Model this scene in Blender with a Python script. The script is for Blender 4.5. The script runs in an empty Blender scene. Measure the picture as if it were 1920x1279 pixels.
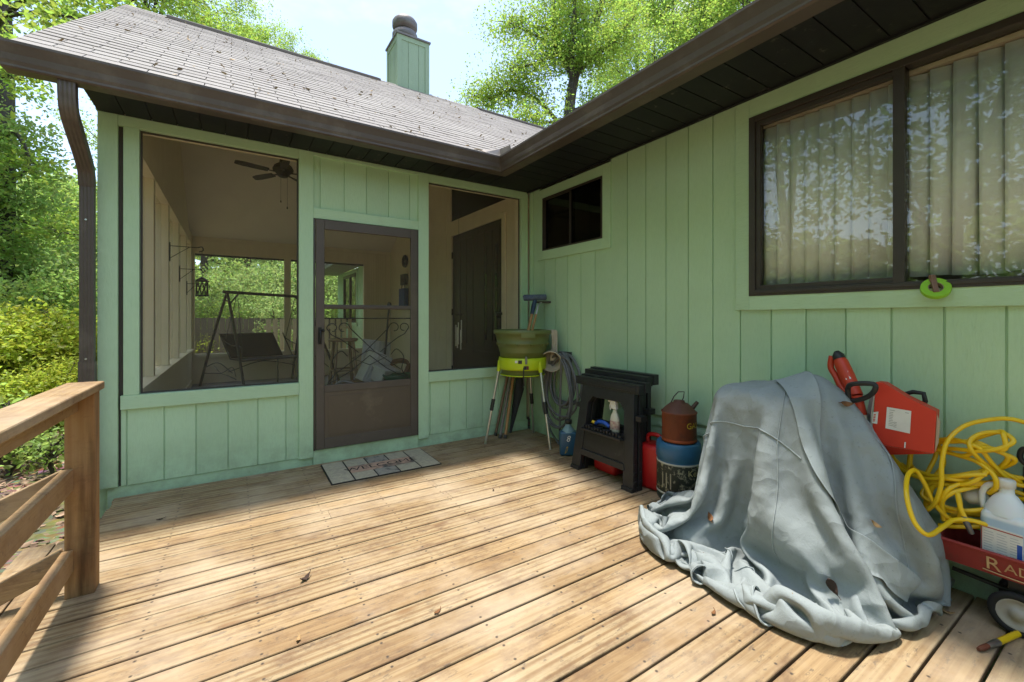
import bpy, math, random
import numpy as np
from mathutils import Vector, Matrix, Quaternion
random.seed(7)
scene = bpy.context.scene
COL = scene.collection
PI = math.pi
R = math.radians

# ------------------------------------------------------------------ mesh helper
class MB:
    def __init__(self):
        self.v = []; self.f = []; self.sm = []
    def add(self, vs, fs, smooth=False):
        o = len(self.v)
        self.v.extend([tuple(p) for p in vs])
        for f in fs:
            self.f.append([i + o for i in f]); self.sm.append(smooth)
        return self
    def box(self, x0, x1, y0, y1, z0, z1):
        if x0 > x1: x0, x1 = x1, x0
        if y0 > y1: y0, y1 = y1, y0
        if z0 > z1: z0, z1 = z1, z0
        v = [(x0,y0,z0),(x1,y0,z0),(x1,y1,z0),(x0,y1,z0),(x0,y0,z1),(x1,y0,z1),(x1,y1,z1),(x0,y1,z1)]
        return self.add(v, [(0,3,2,1),(4,5,6,7),(0,1,5,4),(1,2,6,5),(2,3,7,6),(3,0,4,7)])
    def hexa(self, v):      # 8 corners in box order
        return self.add(v, [(0,3,2,1),(4,5,6,7),(0,1,5,4),(1,2,6,5),(2,3,7,6),(3,0,4,7)])
    def bar(self, a, b, w, h, up=(0,0,1)):      # rectangular bar between two points
        a = Vector(a); b = Vector(b); d = (b-a).normalized()
        s = d.cross(Vector(up))
        if s.length < 1e-4: s = d.cross(Vector((1,0,0)))
        s.normalize(); u = s.cross(d).normalized()
        s = s*w/2; u = u*h/2
        v = [a-s-u, a+s-u, b+s-u, b-s-u, a-s+u, a+s+u, b+s+u, b-s+u]
        return self.hexa(v)
    def prism(self, pts, n):       # extrude planar polygon by vector n
        k = len(pts); n = Vector(n)
        v = [Vector(p) for p in pts] + [Vector(p)+n for p in pts]
        fs = [tuple(range(k))[::-1], tuple(range(k, 2*k))]
        for i in range(k):
            j = (i+1) % k; fs.append((i, j, j+k, i+k))
        return self.add(v, fs)
    def tube(self, pts, r, n=8, closed=False, cap=True, smooth=True):
        P = [Vector(p) for p in pts]; k = len(P)
        rr = r if isinstance(r, (list, tuple)) else [r]*k
        T = []
        for i in range(k):
            if closed: t = P[(i+1) % k]-P[i-1]
            else: t = P[min(i+1,k-1)]-P[max(i-1,0)]
            if t.length < 1e-9: t = Vector((0,0,1))
            T.append(t.normalized())
        u = T[0].orthogonal().normalized()
        vs = []; fs = []
        for i in range(k):
            u = (u - T[i]*u.dot(T[i]))
            if u.length < 1e-6: u = T[i].orthogonal()
            u.normalize(); w = T[i].cross(u)
            for j in range(n):
                a = 2*PI*j/n
                vs.append(P[i] + (u*math.cos(a)+w*math.sin(a))*rr[i])
        for i in range(k if closed else k-1):
            for j in range(n):
                a = i*n+j; b = i*n+(j+1) % n; i2 = (i+1) % k
                fs.append((a, b, i2*n+(j+1) % n, i2*n+j))
        self.add(vs, fs, smooth)
        if cap and not closed:
            self.add([vs[j] for j in range(n)][::-1], [tuple(range(n))])
            self.add([vs[(k-1)*n+j] for j in range(n)], [tuple(range(n))])
        return self
    def cyl(self, a, b, r0, r1=None, n=16, cap=True):
        return self.tube([a, b], [r0, r0 if r1 is None else r1], n, cap=cap)
    def lathe(self, prof, c=(0,0,0), n=32, smooth=True, sx=1, sy=1):
        vs = []; fs = []; k = len(prof)
        for (r, z) in prof:
            for j in range(n):
                a = 2*PI*j/n
                vs.append((c[0]+r*sx*math.cos(a), c[1]+r*sy*math.sin(a), c[2]+z))
        for i in range(k-1):
            for j in range(n):
                fs.append((i*n+j, i*n+(j+1) % n, (i+1)*n+(j+1) % n, (i+1)*n+j))
        return self.add(vs, fs, smooth)
    def sphere(self, c, r, n=16, m=10, s=(1,1,1)):
        prof = [(math.sin(PI*i/m)*r, -math.cos(PI*i/m)*r*s[2]) for i in range(m+1)]
        return self.lathe(prof, c, n, True, s[0], s[1])
    def rbox(self, c, sx, sy, sz, r=.02, n=5):     # rounded box by superellipse loft
        vs = []; fs = []
        N = 4*n
        def ring(k, z):
            o = []
            for q in range(4):
                for i in range(n):
                    a = (q + i/(n-1))*PI/2
                    cx = (sx/2-r)*(1 if q in (0,3) else -1); cy = (sy/2-r)*(1 if q in (0,1) else -1)
                    o.append((c[0]+cx+k*r*math.cos(a)-0*(1-k), c[1]+cy+k*r*math.sin(a), c[2]+z))
            return o
        lv = []
        for i in range(n):
            a = -PI/2 + i/(n-1)*PI/2
            lv.append((math.cos(a), -sz/2+r+math.sin(a)*r))
        lv += [(k, -z) for k, z in lv[::-1]]
        for k, z in lv: vs += ring(k, z)
        for i in range(len(lv)-1):
            for j in range(N): fs.append((i*N+j, i*N+(j+1) % N, (i+1)*N+(j+1) % N, (i+1)*N+j))
        self.add(vs, fs, True)
        self.add(vs[:N][::-1], [tuple(range(N))]); self.add(vs[-N:], [tuple(range(N))])
        return self
    def xf(self, M):
        self.v = [tuple(M @ Vector(p)) for p in self.v]; return self
    def build(self, name, mat, parent=None, world=True, bevel=0, seg=2, subsurf=0, solid=0):
        me = bpy.data.meshes.new(name)
        vs = self.v
        if parent is not None and world:
            Mi = chain(parent).inverted(); vs = [tuple(Mi @ Vector(p)) for p in vs]
        me.from_pydata(vs, [], self.f); me.validate()
        if len(me.polygons) == len(self.sm): me.polygons.foreach_set('use_smooth', self.sm)
        for m_ in (mat if isinstance(mat, (list, tuple)) else [mat]): me.materials.append(m_)
        o = bpy.data.objects.new(name, me); COL.objects.link(o)
        if parent is not None: o.parent = parent
        if solid:
            md = o.modifiers.new('solid', 'SOLIDIFY'); md.thickness = solid; md.offset = 0
        if bevel:
            md = o.modifiers.new('bevel', 'BEVEL'); md.width = bevel; md.segments = seg; md.limit_method = 'ANGLE'; md.angle_limit = R(40)
            md.harden_normals = False
        if subsurf:
            md = o.modifiers.new('sub', 'SUBSURF'); md.levels = subsurf; md.render_levels = subsurf
        return o

def chain(o):
    m = Matrix.LocRotScale(o.location, o.rotation_euler, o.scale)
    return chain(o.parent) @ m if o.parent else m

def tag(o, label=None, cat=None, group=None, kind=None):
    if label: o['label'] = label
    if cat: o['category'] = cat
    if group: o['group'] = group
    if kind: o['kind'] = kind
    return o
def thing(name, label, cat, loc=(0,0,0), rz=0, group=None):
    o = bpy.data.objects.new(name, None); COL.objects.link(o)
    o.location = loc; o.rotation_euler = (0,0,rz); o.empty_display_size = .1
    return tag(o, label, cat, group)
def copy_tree(o, parent=None):
    c = o.copy(); COL.objects.link(c)
    if parent is not None: c.parent = parent
    for ch in [x for x in bpy.data.objects if x.parent == o]: copy_tree(ch, c)
    return c
def bez(p, n=12):     # Catmull-Rom through points
    P = [Vector(q) for q in p]; P = [P[0]*2-P[1]] + P + [P[-1]*2-P[-2]]; out = []
    for i in range(1, len(P)-2):
        a, b, c, d = P[i-1:i+3]
        for k in range(n):
            t = k/n
            out.append(.5*((2*b)+(c-a)*t+(2*a-5*b+4*c-d)*t*t+(3*b-a-3*c+d)*t**3))
    out.append(P[-2]); return out
def text_mb(body, size, depth=.0):
    cu = bpy.data.curves.new('txt', 'FONT'); cu.body = body; cu.size = size; cu.align_x = 'CENTER'; cu.align_y = 'CENTER'; cu.extrude = depth
    cu.resolution_u = 3
    ob = bpy.data.objects.new('txt', cu); COL.objects.link(ob)
    bpy.context.view_layer.update()
    me = bpy.data.meshes.new_from_object(ob)
    m = MB(); m.add([v.co.copy() for v in me.vertices], [list(p.vertices) for p in me.polygons])
    bpy.data.objects.remove(ob); bpy.data.curves.remove(cu); bpy.data.meshes.remove(me)
    return m

# ------------------------------------------------------------------ materials
class NT:
    def __init__(self, name):
        self.m = bpy.data.materials.new(name); self.m.use_nodes = True
        self.t = self.m.node_tree; self.t.nodes.clear()
        self.out = self.n('ShaderNodeOutputMaterial')
    def n(self, typ, **kw):
        nd = self.t.nodes.new(typ)
        for k, v in kw.items():
            if k in nd.bl_rna.properties: setattr(nd, k, v)
            else: nd.inputs[k.replace('_', ' ')].default_value = v
        return nd
    def l(self, a, b): self.t.links.new(a, b)
    def coord(self, scale=(1,1,1), add=None):
        tc = self.n('ShaderNodeTexCoord'); mp = self.n('ShaderNodeMapping'); mp.inputs['Scale'].default_value = scale
        src = tc.outputs['Object']
        if add is not None:
            va = self.n('ShaderNodeVectorMath', operation='ADD'); self.l(src, va.inputs[0]); self.l(add, va.inputs[1]); src = va.outputs[0]
        self.l(src, mp.inputs['Vector']); return mp.outputs['Vector']
    def noise(self, vec, scale, detail=5, rough=.6, dist=0):
        nd = self.n('ShaderNodeTexNoise'); nd.inputs['Scale'].default_value = scale; nd.inputs['Detail'].default_value = detail
        nd.inputs['Roughness'].default_value = rough; nd.inputs['Distortion'].default_value = dist
        self.l(vec, nd.inputs['Vector']); return nd.outputs['Fac']
    def ramp(self, fac, a, b, ca=(0,0,0,1), cb=(1,1,1,1)):
        r = self.n('ShaderNodeValToRGB'); r.color_ramp.elements[0].position = a; r.color_ramp.elements[1].position = b
        r.color_ramp.elements[0].color = ca; r.color_ramp.elements[1].color = cb
        self.l(fac, r.inputs[0]); return r.outputs[0]
    def mix(self, fac, a, b, mode='MIX'):
        m = self.n('ShaderNodeMix'); m.data_type = 'RGBA'; m.blend_type = mode
        for s, x in ((m.inputs[0], fac), (m.inputs[6], a), (m.inputs[7], b)):
            if isinstance(x, (int, float)): s.default_value = x
            elif isinstance(x, (tuple, list)): s.default_value = (*x[:3], 1)
            else: self.l(x, s)
        return m.outputs[2]
    def math(self, op, a, b=0.0, clamp=False):
        m = self.n('ShaderNodeMath', operation=op); m.use_clamp = clamp
        for s, x in ((m.inputs[0], a), (m.inputs[1], b)):
            if isinstance(x, (int, float)): s.default_value = x
            else: self.l(x, s)
        return m.outputs[0]
    def bump(self, h, dist=.005, strength=.6, prev=None):
        b = self.n('ShaderNodeBump'); b.inputs['Distance'].default_value = dist; b.inputs['Strength'].default_value = strength
        self.l(h, b.inputs['Height'])
        if prev is not None: self.l(prev, b.inputs['Normal'])
        return b.outputs['Normal']
    def bsdf(self, col, rough=.6, metal=0, normal=None, spec=.4, **kw):
        b = self.n('ShaderNodeBsdfPrincipled')
        for nm, x in (('Base Color', col), ('Roughness', rough), ('Metallic', metal), ('Specular IOR Level', spec)):
            if isinstance(x, (tuple, list)): b.inputs[nm].default_value = (*x[:3], 1)
            elif isinstance(x, (int, float)): b.inputs[nm].default_value = x
            else: self.l(x, b.inputs[nm])
        for k, v in kw.items(): b.inputs[k.replace('_', ' ')].default_value = v
        if normal is not None: self.l(normal, b.inputs['Normal'])
        self.l(b.outputs[0], self.out.inputs[0]); return b
    def island(self): return self.n('ShaderNodeNewGeometry').outputs['Random Per Island']

def simple(name, col, rough=.55, col2=None, scale=6, stretch=(1,1,1), bump=.15, bscale=60, metal=0, isl=0, spec=.4, dirt=None, dirt_lo=.55, dirt_hi=.75, dscale=3, dist=.003, **kw):
    t = NT(name); v = t.coord(stretch)
    if col2 is None: col2 = tuple(c*.82 for c in col)
    c = t.mix(t.ramp(t.noise(v, scale), .3, .7), col, col2)
    if isl:
        k = t.math('ADD', t.math('MULTIPLY', t.island(), 2*isl), 1-isl)
        hv = t.n('ShaderNodeHueSaturation'); t.l(k, hv.inputs['Value']); t.l(c, hv.inputs['Color']); c = hv.outputs[0]
    if dirt: c = t.mix(t.ramp(t.noise(t.coord(), dscale, 8, .7), dirt_lo, dirt_hi), c, dirt)
    nrm = t.bump(t.noise(v, bscale, 6), dist, bump) if bump else None
    t.bsdf(c, rough, metal, nrm, spec, **kw)
    return t.m

MT = {}
# painted rough-sawn plywood siding, mint green
def green_paint(name, stretch, c1=(.485,.675,.455), c2=(.445,.63,.415)):
    t = NT(name); v = t.coord(stretch)
    big = t.noise(t.coord(), 1.3, 4)
    c = t.mix(t.ramp(big, .35, .7), c1, c2)
    c = t.mix(t.ramp(t.noise(v, 14, 8, .7), .62, .8), c, (.375,.56,.34))
    c = t.mix(t.math('MULTIPLY', t.ramp(t.noise(t.coord(tuple(q*7 for q in stretch)), 4, 5, .7), .45, .75), .30), c, (.33,.52,.32))
    hv = t.n('ShaderNodeHueSaturation'); t.l(t.math('ADD', t.math('MULTIPLY', t.island(), .10), .95), hv.inputs['Value']); t.l(c, hv.inputs['Color']); c = hv.outputs[0]
    tcz = t.n('ShaderNodeTexCoord'); sz_ = t.n('ShaderNodeSeparateXYZ'); t.l(tcz.outputs['Object'], sz_.inputs[0])
    splash = t.math('MULTIPLY', t.ramp(sz_.outputs[2], .02, .42, (1,1,1,1), (0,0,0,1)), t.ramp(t.noise(t.coord(), 5, 8, .75), .42, .66))
    c = t.mix(t.math('MULTIPLY', splash, .55), c, (.23,.27,.17))
    c = t.mix(t.math('MULTIPLY', t.ramp(t.noise(t.coord((1,1,.25)), 3.2, 7, .7), .58, .75), .35), c, (.42,.54,.36))
    chips = t.ramp(t.noise(t.coord((1,1,1)), 26, 6, .75), .705, .73)
    c = t.mix(t.math('MULTIPLY', chips, .8), c, (.10,.13,.085))
    n1 = t.bump(t.noise(v, 30, 8, .75), .004, .55)
    n2 = t.bump(t.noise(t.coord(), 5, 3), .006, .35, n1)
    t.bsdf(c, .62, 0, n2, .3); return t.m
MT['green_v'] = green_paint('green_siding_paint', (3,3,.55))
MT['green_h'] = green_paint('green_trim_paint', (.7,.7,4))
MT['cream'] = simple('cream_interior_paint', (.80,.71,.52), .6, (.74,.64,.46), 3, (2,2,.5), .3, 30)
MT['ceil'] = simple('porch_ceiling_paint', (.80,.74,.64), .7, (.76,.70,.60), 2, bump=.1)
MT['brown'] = simple('brown_enamel', (.080,.062,.052), .42, (.094,.074,.063), 3, bump=.06, bscale=20, spec=.5, dirt=(.17,.145,.12), dirt_lo=.5, dirt_hi=.8)
MT['bronze'] = simple('bronze_aluminium', (.040,.032,.027), .4, (.052,.042,.035), 8, bump=.05, spec=.5)
MT['doorframe'] = simple('dull_bronze_door', (.105,.085,.070), .5, (.085,.07,.057), 5, bump=.1, dirt=(.15,.12,.09))
MT['kick'] = simple('kick_panel_metal', (.095,.075,.055), .38, (.08,.062,.046), 6, (1,1,.4), .12, 25, spec=.5, dirt=(.16,.13,.09), dirt_lo=.58, dirt_hi=.8)
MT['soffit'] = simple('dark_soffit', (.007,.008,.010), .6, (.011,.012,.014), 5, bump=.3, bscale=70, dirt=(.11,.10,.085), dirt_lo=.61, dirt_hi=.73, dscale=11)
MT['gap'] = simple('dark_gap_shade_and_fittings', (.07,.06,.052), .7)
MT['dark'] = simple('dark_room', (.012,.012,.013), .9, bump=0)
MT['black'] = simple('black_plastic', (.018,.018,.019), .42, (.026,.026,.027), 20, bump=.25, bscale=120, dirt=(.10,.10,.095), dirt_lo=.62, dirt_hi=.85, dscale=9)
MT['blackmetal'] = simple('black_iron', (.022,.02,.018), .5, bump=.2)
MT['alu'] = simple('brushed_aluminium', (.62,.62,.60), .32, (.5,.5,.48), 30, bump=.1, metal=.9)
MT['steel'] = simple('steel', (.45,.44,.42), .35, (.3,.28,.26), 30, bump=.1, metal=.9)
MT['door_in'] = simple('dark_stained_door', (.045,.030,.021), .4, (.03,.02,.015), 5, (2,2,.3), .2)

def glass(name, ior=1.6, tint=(.9,.93,.9), rough=.015):
    t = NT(name); fr = t.n('ShaderNodeFresnel'); bk = t.n('ShaderNodeNewGeometry').outputs['Backfacing']
    t.l(t.math('ADD', ior, t.math('MULTIPLY', bk, 1/ior-ior)), fr.inputs['IOR'])
    a = t.n('ShaderNodeBsdfTransparent'); a.inputs['Color'].default_value = (*tint, 1)
    g = t.n('ShaderNodeBsdfGlossy'); g.inputs['Roughness'].default_value = rough
    t.l(t.bump(t.noise(t.coord(), .9, 1), .02, .012), g.inputs['Normal'])
    m = t.n('ShaderNodeMixShader'); t.l(fr.outputs[0], m.inputs[0]); t.l(a.outputs[0], m.inputs[1]); t.l(g.outputs[0], m.inputs[2])
    t.l(m.outputs[0], t.out.inputs[0]); return t.m
MT['glass'] = glass('window_glass', 1.6, (.97,.98,.97))
MT['glass_dark'] = glass('dark_window_glass', 1.5, (.35,.36,.36))
def screenmat(name, fac=.095, col=(.20,.175,.13)):
    t = NT(name)
    a = t.n('ShaderNodeBsdfTransparent'); d = t.n('ShaderNodeBsdfDiffuse'); d.inputs['Color'].default_value = (*col, 1)
    f = t.math('ADD', t.math('MULTIPLY', t.noise(t.coord(), 2.2, 5), .10), fac-.05)
    m = t.n('ShaderNodeMixShader'); t.l(f, m.inputs[0]); t.l(a.outputs[0], m.inputs[1]); t.l(d.outputs[0], m.inputs[2])
    t.l(m.outputs[0], t.out.inputs[0]); return t.m
MT['screen'] = screenmat('insect_screen')
MT['screen_heavy'] = screenmat('solar_screen', .78, (.012,.012,.013))

def deckmat(name, warm=0.0, along=0):
    t = NT(name)
    isl = t.island()
    cv = t.n('ShaderNodeCombineXYZ')
    t.l(t.math('MULTIPLY', isl, 37.0), cv.inputs[0]); t.l(t.math('MULTIPLY', isl, 91.0), cv.inputs[1]); t.l(t.math('MULTIPLY', isl, 53.0), cv.inputs[2])
    st = (.55, 7, 7) if along == 0 else ((7, .55, 7) if along == 1 else (7, 7, .55))
    v = t.coord(st, cv.outputs[0])
    base = t.mix(isl, (.375,.26,.135), (.285,.185,.09))
    isl2 = t.math('FRACT', t.math('MULTIPLY', isl, 7.31))
    base = t.mix(t.math('MULTIPLY', isl2, .55), base, (.385,.32,.195))
    # growth rings, distorted bands along the board
    w = t.n('ShaderNodeTexWave'); w.wave_type = 'BANDS'; w.bands_direction = 'Y' if along == 0 else 'X'
    w.inputs['Scale'].default_value = 1.15; w.inputs['Distortion'].default_value = 6.5; w.inputs['Detail'].default_value = 3; w.inputs['Detail Scale'].default_value = .55
    t.l(v, w.inputs['Vector'])
    g = t.math('MULTIPLY', t.ramp(w.outputs['Fac'], .45, .95), t.math('ADD', t.math('MULTIPLY', isl2, .5), .25))
    c = t.mix(g, base, (.185,.10,.042))
    fine = t.noise(t.coord((1.5,60,60) if along == 0 else ((60,1.5,60) if along == 1 else (60,60,1.5)), cv.outputs[0]), 2, 4, .6)
    c = t.mix(t.math('MULTIPLY', t.ramp(fine, .42, .72), .5), c, (.15,.09,.045))
    # knots
    vo = t.n('ShaderNodeTexVoronoi'); vo.inputs['Scale'].default_value = 1.0
    t.l(t.coord((2.2,7.5,7.5) if along == 0 else ((7.5,2.2,7.5) if along == 1 else (7.5,7.5,2.2)), cv.outputs[0]), vo.inputs['Vector'])
    k = t.ramp(vo.outputs['Distance'], .05, .16, (1,1,1,1), (0,0,0,1))
    c = t.mix(t.math('MULTIPLY', k, .75), c, (.20,.105,.045))
    # weathering stains: greyed, darker and greenish patches
    sp = t.noise(t.coord((1.0,2.2,2) if along == 0 else (2,1,2)), 4.2, 9, .72)
    c = t.mix(t.math('MULTIPLY', t.ramp(sp, .49, .64), .72), c, (.15,.088,.05))
    sp2 = t.noise(t.coord((1.5,4,4)), 9, 8, .75)
    c = t.mix(t.math('MULTIPLY', t.ramp(sp2, .56, .63), .8), c, (.115,.085,.06))
    pale = t.noise(t.coord((1,1.3,1)), 1.7, 5, .6)
    c = t.mix(t.math('MULTIPLY', t.ramp(pale, .45, .68), .5), c, (.54,.44,.31))
    if warm: c = t.mix(warm, c, (.34,.17,.06))
    if along == 2: c = t.mix(t.math('MULTIPLY', t.ramp(t.noise(t.coord((6,6,.5)), 1.6, 5, .6), .48, .66), .8), c, (.055,.026,.012))
    if along == 0 and name == 'weathered_pine_boards':
        tcs = t.n('ShaderNodeTexCoord'); sp_ = t.n('ShaderNodeSeparateXYZ'); t.l(tcs.outputs['Object'], sp_.inputs[0])
        fx = t.math('MULTIPLY', t.math('ABSOLUTE', t.math('SUBTRACT', t.math('FRACT', t.math('MULTIPLY', t.math('ADD', sp_.outputs[0], 20.1), 1/.406)), .5)), .406)
        fy = t.math('FRACT', t.math('MULTIPLY', t.math('ADD', sp_.outputs[1], 3.255+.1375*60), 1/.1375))
        fy = t.math('MULTIPLY', t.math('ABSOLUTE', t.math('SUBTRACT', t.math('ABSOLUTE', t.math('SUBTRACT', fy, .5)), .3)), .1375)
        rr_ = t.math('SQRT', t.math('ADD', t.math('MULTIPLY', fx, fx), t.math('MULTIPLY', fy, fy)))
        c = t.mix(t.ramp(rr_, .0036, .0052, (1,1,1,1), (0,0,0,1)), c, (.05,.04,.035))
    n1 = t.bump(w.outputs['Fac'], .002, .3)
    n2 = t.bump(fine, .002, .55, n1)
    t.bsdf(c, .72, 0, n2, .25); return t.m
MT['deck'] = deckmat('weathered_pine_boards')
MT['deck_y'] = deckmat('weathered_pine_crossboards', 0, 1)
MT['post'] = deckmat('pine_post', .62, 2)
MT['railw'] = deckmat('pine_rail', .35, 1)
MT['railx'] = deckmat('pine_stair_rail', .1, 0)

def roofmat():
    t = NT('asphalt_shingles')
    c = t.mix(t.island(), (.225,.215,.205), (.32,.305,.29))
    c = t.mix(t.ramp(t.noise(t.coord(), 1.1, 6, .65), .4, .7), c, (.19,.175,.17))
    g = t.noise(t.coord(), 160, 3)
    c = t.mix(t.ramp(g, .35, .7), c, (.36,.335,.31))
    c = t.mix(t.math('MULTIPLY', t.ramp(t.noise(t.coord((2,1,1)), 5, 8, .75), .66, .74), .6), c, (.42,.37,.29))
    t.bsdf(c, .85, 0, t.bump(g, .004, .6), .25); return t.m
MT['roof'] = roofmat()
MT['ridge'] = simple('ridge_vent', (.05,.045,.042), .8)

# ------------------------------------------------------------------ HOUSE
house = thing('house', 'mint green plywood sided house with screened porch, dark eaves and brown gutters', 'house')
GZ = -.5     # soil level beside the deck

def siding_x(rects, grooves, x=0.0):       # wall facing -X ; rects (y0,y1,z0,z1)
    m = MB()
    for (y0, y1, z0, z1) in rects:
        y0, y1 = min(y0,y1), max(y0,y1)
        m.box(x+.010, x+.05, y0, y1, z0, z1)
        cuts = sorted([g for g in grooves if y0+.01 < g < y1-.01])
        e = [y0] + cuts + [y1]
        for i in range(len(e)-1):
            a = e[i] + (.005 if i else 0); b = e[i+1] - (.005 if i < len(e)-2 else 0)
            m.box(x, x+.0097, a, b, z0+.001, z1-.001)
    return m
def siding_y(rects, grooves, y=0.0, face=-1):       # wall facing -Y (face=-1) or +Y
    m = MB()
    for (x0, x1, z0, z1) in rects:
        m.box(x0, x1, y-face*.010, y-face*.04, z0, z1)
        cuts = sorted([g for g in grooves if x0+.01 < g < x1-.01])
        e = [x0] + cuts + [x1]
        for i in range(len(e)-1):
            a = e[i] + (.005 if i else 0); b = e[i+1] - (.005 if i < len(e)-2 else 0)
            m.box(a, b, y, y-face*.0097, z0+.001, z1-.001)
    return m

ZS = 2.776
gR = [-1.731-.2033*k for k in range(26)] + [-1.527,-1.324,-1.12,-.917,-.714,-.51,-.307,-.1]
YE = -6.6
rw = siding_x([(-.222, -.02, .12, ZS), (-1.328, -.222, .12 if 0 else .12, 1.96), (-2.534, -1.328, .505, ZS), (-2.534, -4.26, .505, 1.362), (YE, -4.26, .505, ZS)], gR)
rw.box(.010, .05, -1.328, -1.15, .505, .506)
o = rw.build('wall', MT['green_v'], house)
# lower lap boards under the sheet siding, each stepping back
m = MB()
for i, (za, zb) in enumerate(((.42,.50),(.325,.415),(.22,.32),(.10,.215),(-.6,.095))):
    m.hexa([(.004,YE,za),(.06,YE,za),(.06,-1.33,za),(.004,-1.33,za),(.022,YE,zb),(.06,YE,zb),(.06,-1.33,zb),(.022,-1.33,zb)])
m.build('lap_board', MT['green_h'], house)
m = MB(); m.box(.012, .06, -1.33, -.02, -.6, .118); m.build('base_board', MT['green_h'], house)
# window trim
def casing_x(y0, y1, z0, z1, w, x=-.02, top=None):
    m = MB(); t = w if top is None else top
    m.box(x, -.0005, y0+w, y0, z0-w, z1+t); m.box(x, -.0005, y1, y1-w, z0-w, z1+t)
    m.box(x-.001, -.0005, y1+.0005, y0-.0005, z0-w, z0); m.box(x-.001, -.0005, y1+.0005, y0-.0005, z1, z1+t)
    return m
def window_x(name, y0, y1, z0, z1, mull, fw, label, glassmat):
    w = MB()
    w.box(-.026, .05, y0, y0-fw, z0, z1); w.box(-.026, .05, y1+fw, y1, z0, z1)
    w.box(-.0265, .05, y0-fw, y1+fw, z1-fw, z1); w.box(-.0265, .05, y0-fw, y1+fw, z0, z0+fw)
    w.box(-.032, .0, y0-fw, y1+fw, z0+fw*.35, z0+fw*.8)          # track lip
    mw = fw*(.6 if fw > .03 else .25)
    w.box(-.0255, .049, mull-mw, mull+mw, z0+fw, z1-fw)
    # inner sash of one leaf
    s = fw*(.7 if fw > .03 else .35); mw = fw*(.6 if fw > .03 else .25)
    w.box(-.012, .03, y0-fw, y0-fw-s, z0+fw, z1-fw); w.box(-.0125, .03, y0-fw-s, mull+mw, z1-fw-s, z1-fw); w.box(-.0125, .03, y0-fw-s, mull+mw, z0+fw, z0+fw+s)
    f = w.build('window', MT['bronze'], house, bevel=.002); f['label'] = label
    p = MB(); p.box(.012, .016, y0-fw-s, mull+mw, z0+fw+s, z1-fw-s); p.build('pane', glassmat, f)
    p = MB(); p.box(-.004, .0, mull-mw, y1+fw, z0+fw, z1-fw); p.build('pane', glassmat, f)
    return f
casing_x(-.303, -1.236, 2.055, 2.643, .1).build('window_trim', MT['green_h'], house, bevel=.002)
sw = window_x('window', -.303, -1.236, 2.055, 2.643, -.77, .016, 'small dark horizontal sliding window', MT['glass_dark'])
casing_x(-2.614, -4.17, 1.449, 2.645, .093, top=.128).build('window_trim', MT['green_h'], house, bevel=.002)
bw = window_x('window', -2.614, -4.17, 1.449, 2.645, -3.393, .04, 'wide sliding window with cream vertical blinds', MT['glass'])
# blinds : headrail and slats hanging inside the pane
blind_mat = simple('cream_vinyl_slats', (.88,.91,.90), .5, (.84,.87,.86), 3, (25,25,.2), .12, 40, isl=.06)
m = MB(); m.box(.06, .12, -2.66, -4.12, 2.582, 2.604); m.build('headrail', simple('headrail_tan', (.6,.52,.40), .6), bw)
rs = random.Random(3)
yy = -2.665; i = 0
while yy > -4.12:
    m = MB(); ang = R(rs.uniform(12, 24)); wd = .092; n = 5; z0, z1 = 1.515+rs.uniform(-.006,.006), 2.576
    if i == 1: ang = R(30)
    vs = []; fs = []
    sway = rs.uniform(-.006, .006)
    for k in range(2):
        for j in range(n+1):
            u = (j/n-.5)*wd; b = .006*(1-(2*j/n-1)**2)
            zz = z1 if k else z0
            yo = sway*(1-k)
            vs.append((.09 - b*math.cos(ang) + u*math.sin(ang), yy-.04 - u*math.cos(ang)+yo, zz))
    for j in range(n): fs.append((j, j+1, n+2+j, n+1+j))
    m.add(vs, fs, True)
    m.build('slat', blind_mat, bw, solid=.0012)
    yy -= .0825 if yy > -3.36 else .086; i += 1
# closed dark rooms behind the two windows
m = MB(); m.box(.9, .95, -6.6, -.02, -.4, 2.9); m.box(.06, .95, -6.6, -6.55, -.4, 2.9); m.box(.06,.9,-2.2,-2.15,-.4,2.9); m.box(.06,.9,-.07,-.02,-.4,2.9); m.box(.06,.9,-6.5,-.1,2.87,2.9); m.box(.06,.9,-6.5,-.1,-.4,-.35)
m.build('room_lining', simple('pale_room', (.7,.67,.6), .8), house)
# hidden rest of the right wing so the house is solid from the side
m = MB(); m.box(.96, 8.0, -6.6, -6.5, -.6, 2.8); m.box(7.9, 8.0, -6.5, 11, -.6, 2.8); m.box(0.0, 8.0, 11, 11.1, -.6, 2.8)
m.build('outer_wall', MT['green_v'], house)

# ---- porch front (faces -Y)
T = MT['green_h']; TV = MT['green_v']
for rc_, lb_ in (((-3.625, -2.455, .075, .64),'low green panel under the wide porch screen'), ((-1.258, -.03, .105, .65),'low green panel under the corner porch screen'), ((-2.34, -1.369, 2.275, 2.76),'green panel above the screen door')):
    m = siding_y([rc_], [-3.592,-3.377,-3.182,-2.972,-2.764,-2.556, -1.236,-1.017,-.822,-.619,-.414,-.21,  -2.283,-2.078,-1.876,-1.667,-1.455])
    m.build('wall', TV, house)['label'] = lb_
m = MB(); m.box(-3.748, -3.639, -.022, .09, .08, ZS); m.build('corner_post', TV, house, bevel=.003)
m = MB(); m.box(-3.6385, -3.6105, .012, .05, .05, 2.72); m.build('shadow_strip', MT['gap'], house)  # dark filler coloured as the shade in the gap between post and stud
m = MB()
m.box(-3.61, -3.52, -.02, .03, .737, 2.70)
m.box(-2.455, -2.34, -.021, .03, .066, ZS)
m.box(-1.369, -1.258, -.021, .03, .08, ZS)
m.box(-.114, -.0225, -.0195, .03, .75, 2.70)
m.build('stud', TV, house, bevel=.003)
m = MB(); m.box(-3.625, -2.4555, -.026, .06, .634, .7365); m.build('sill', T, house, bevel=.003)
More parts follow.
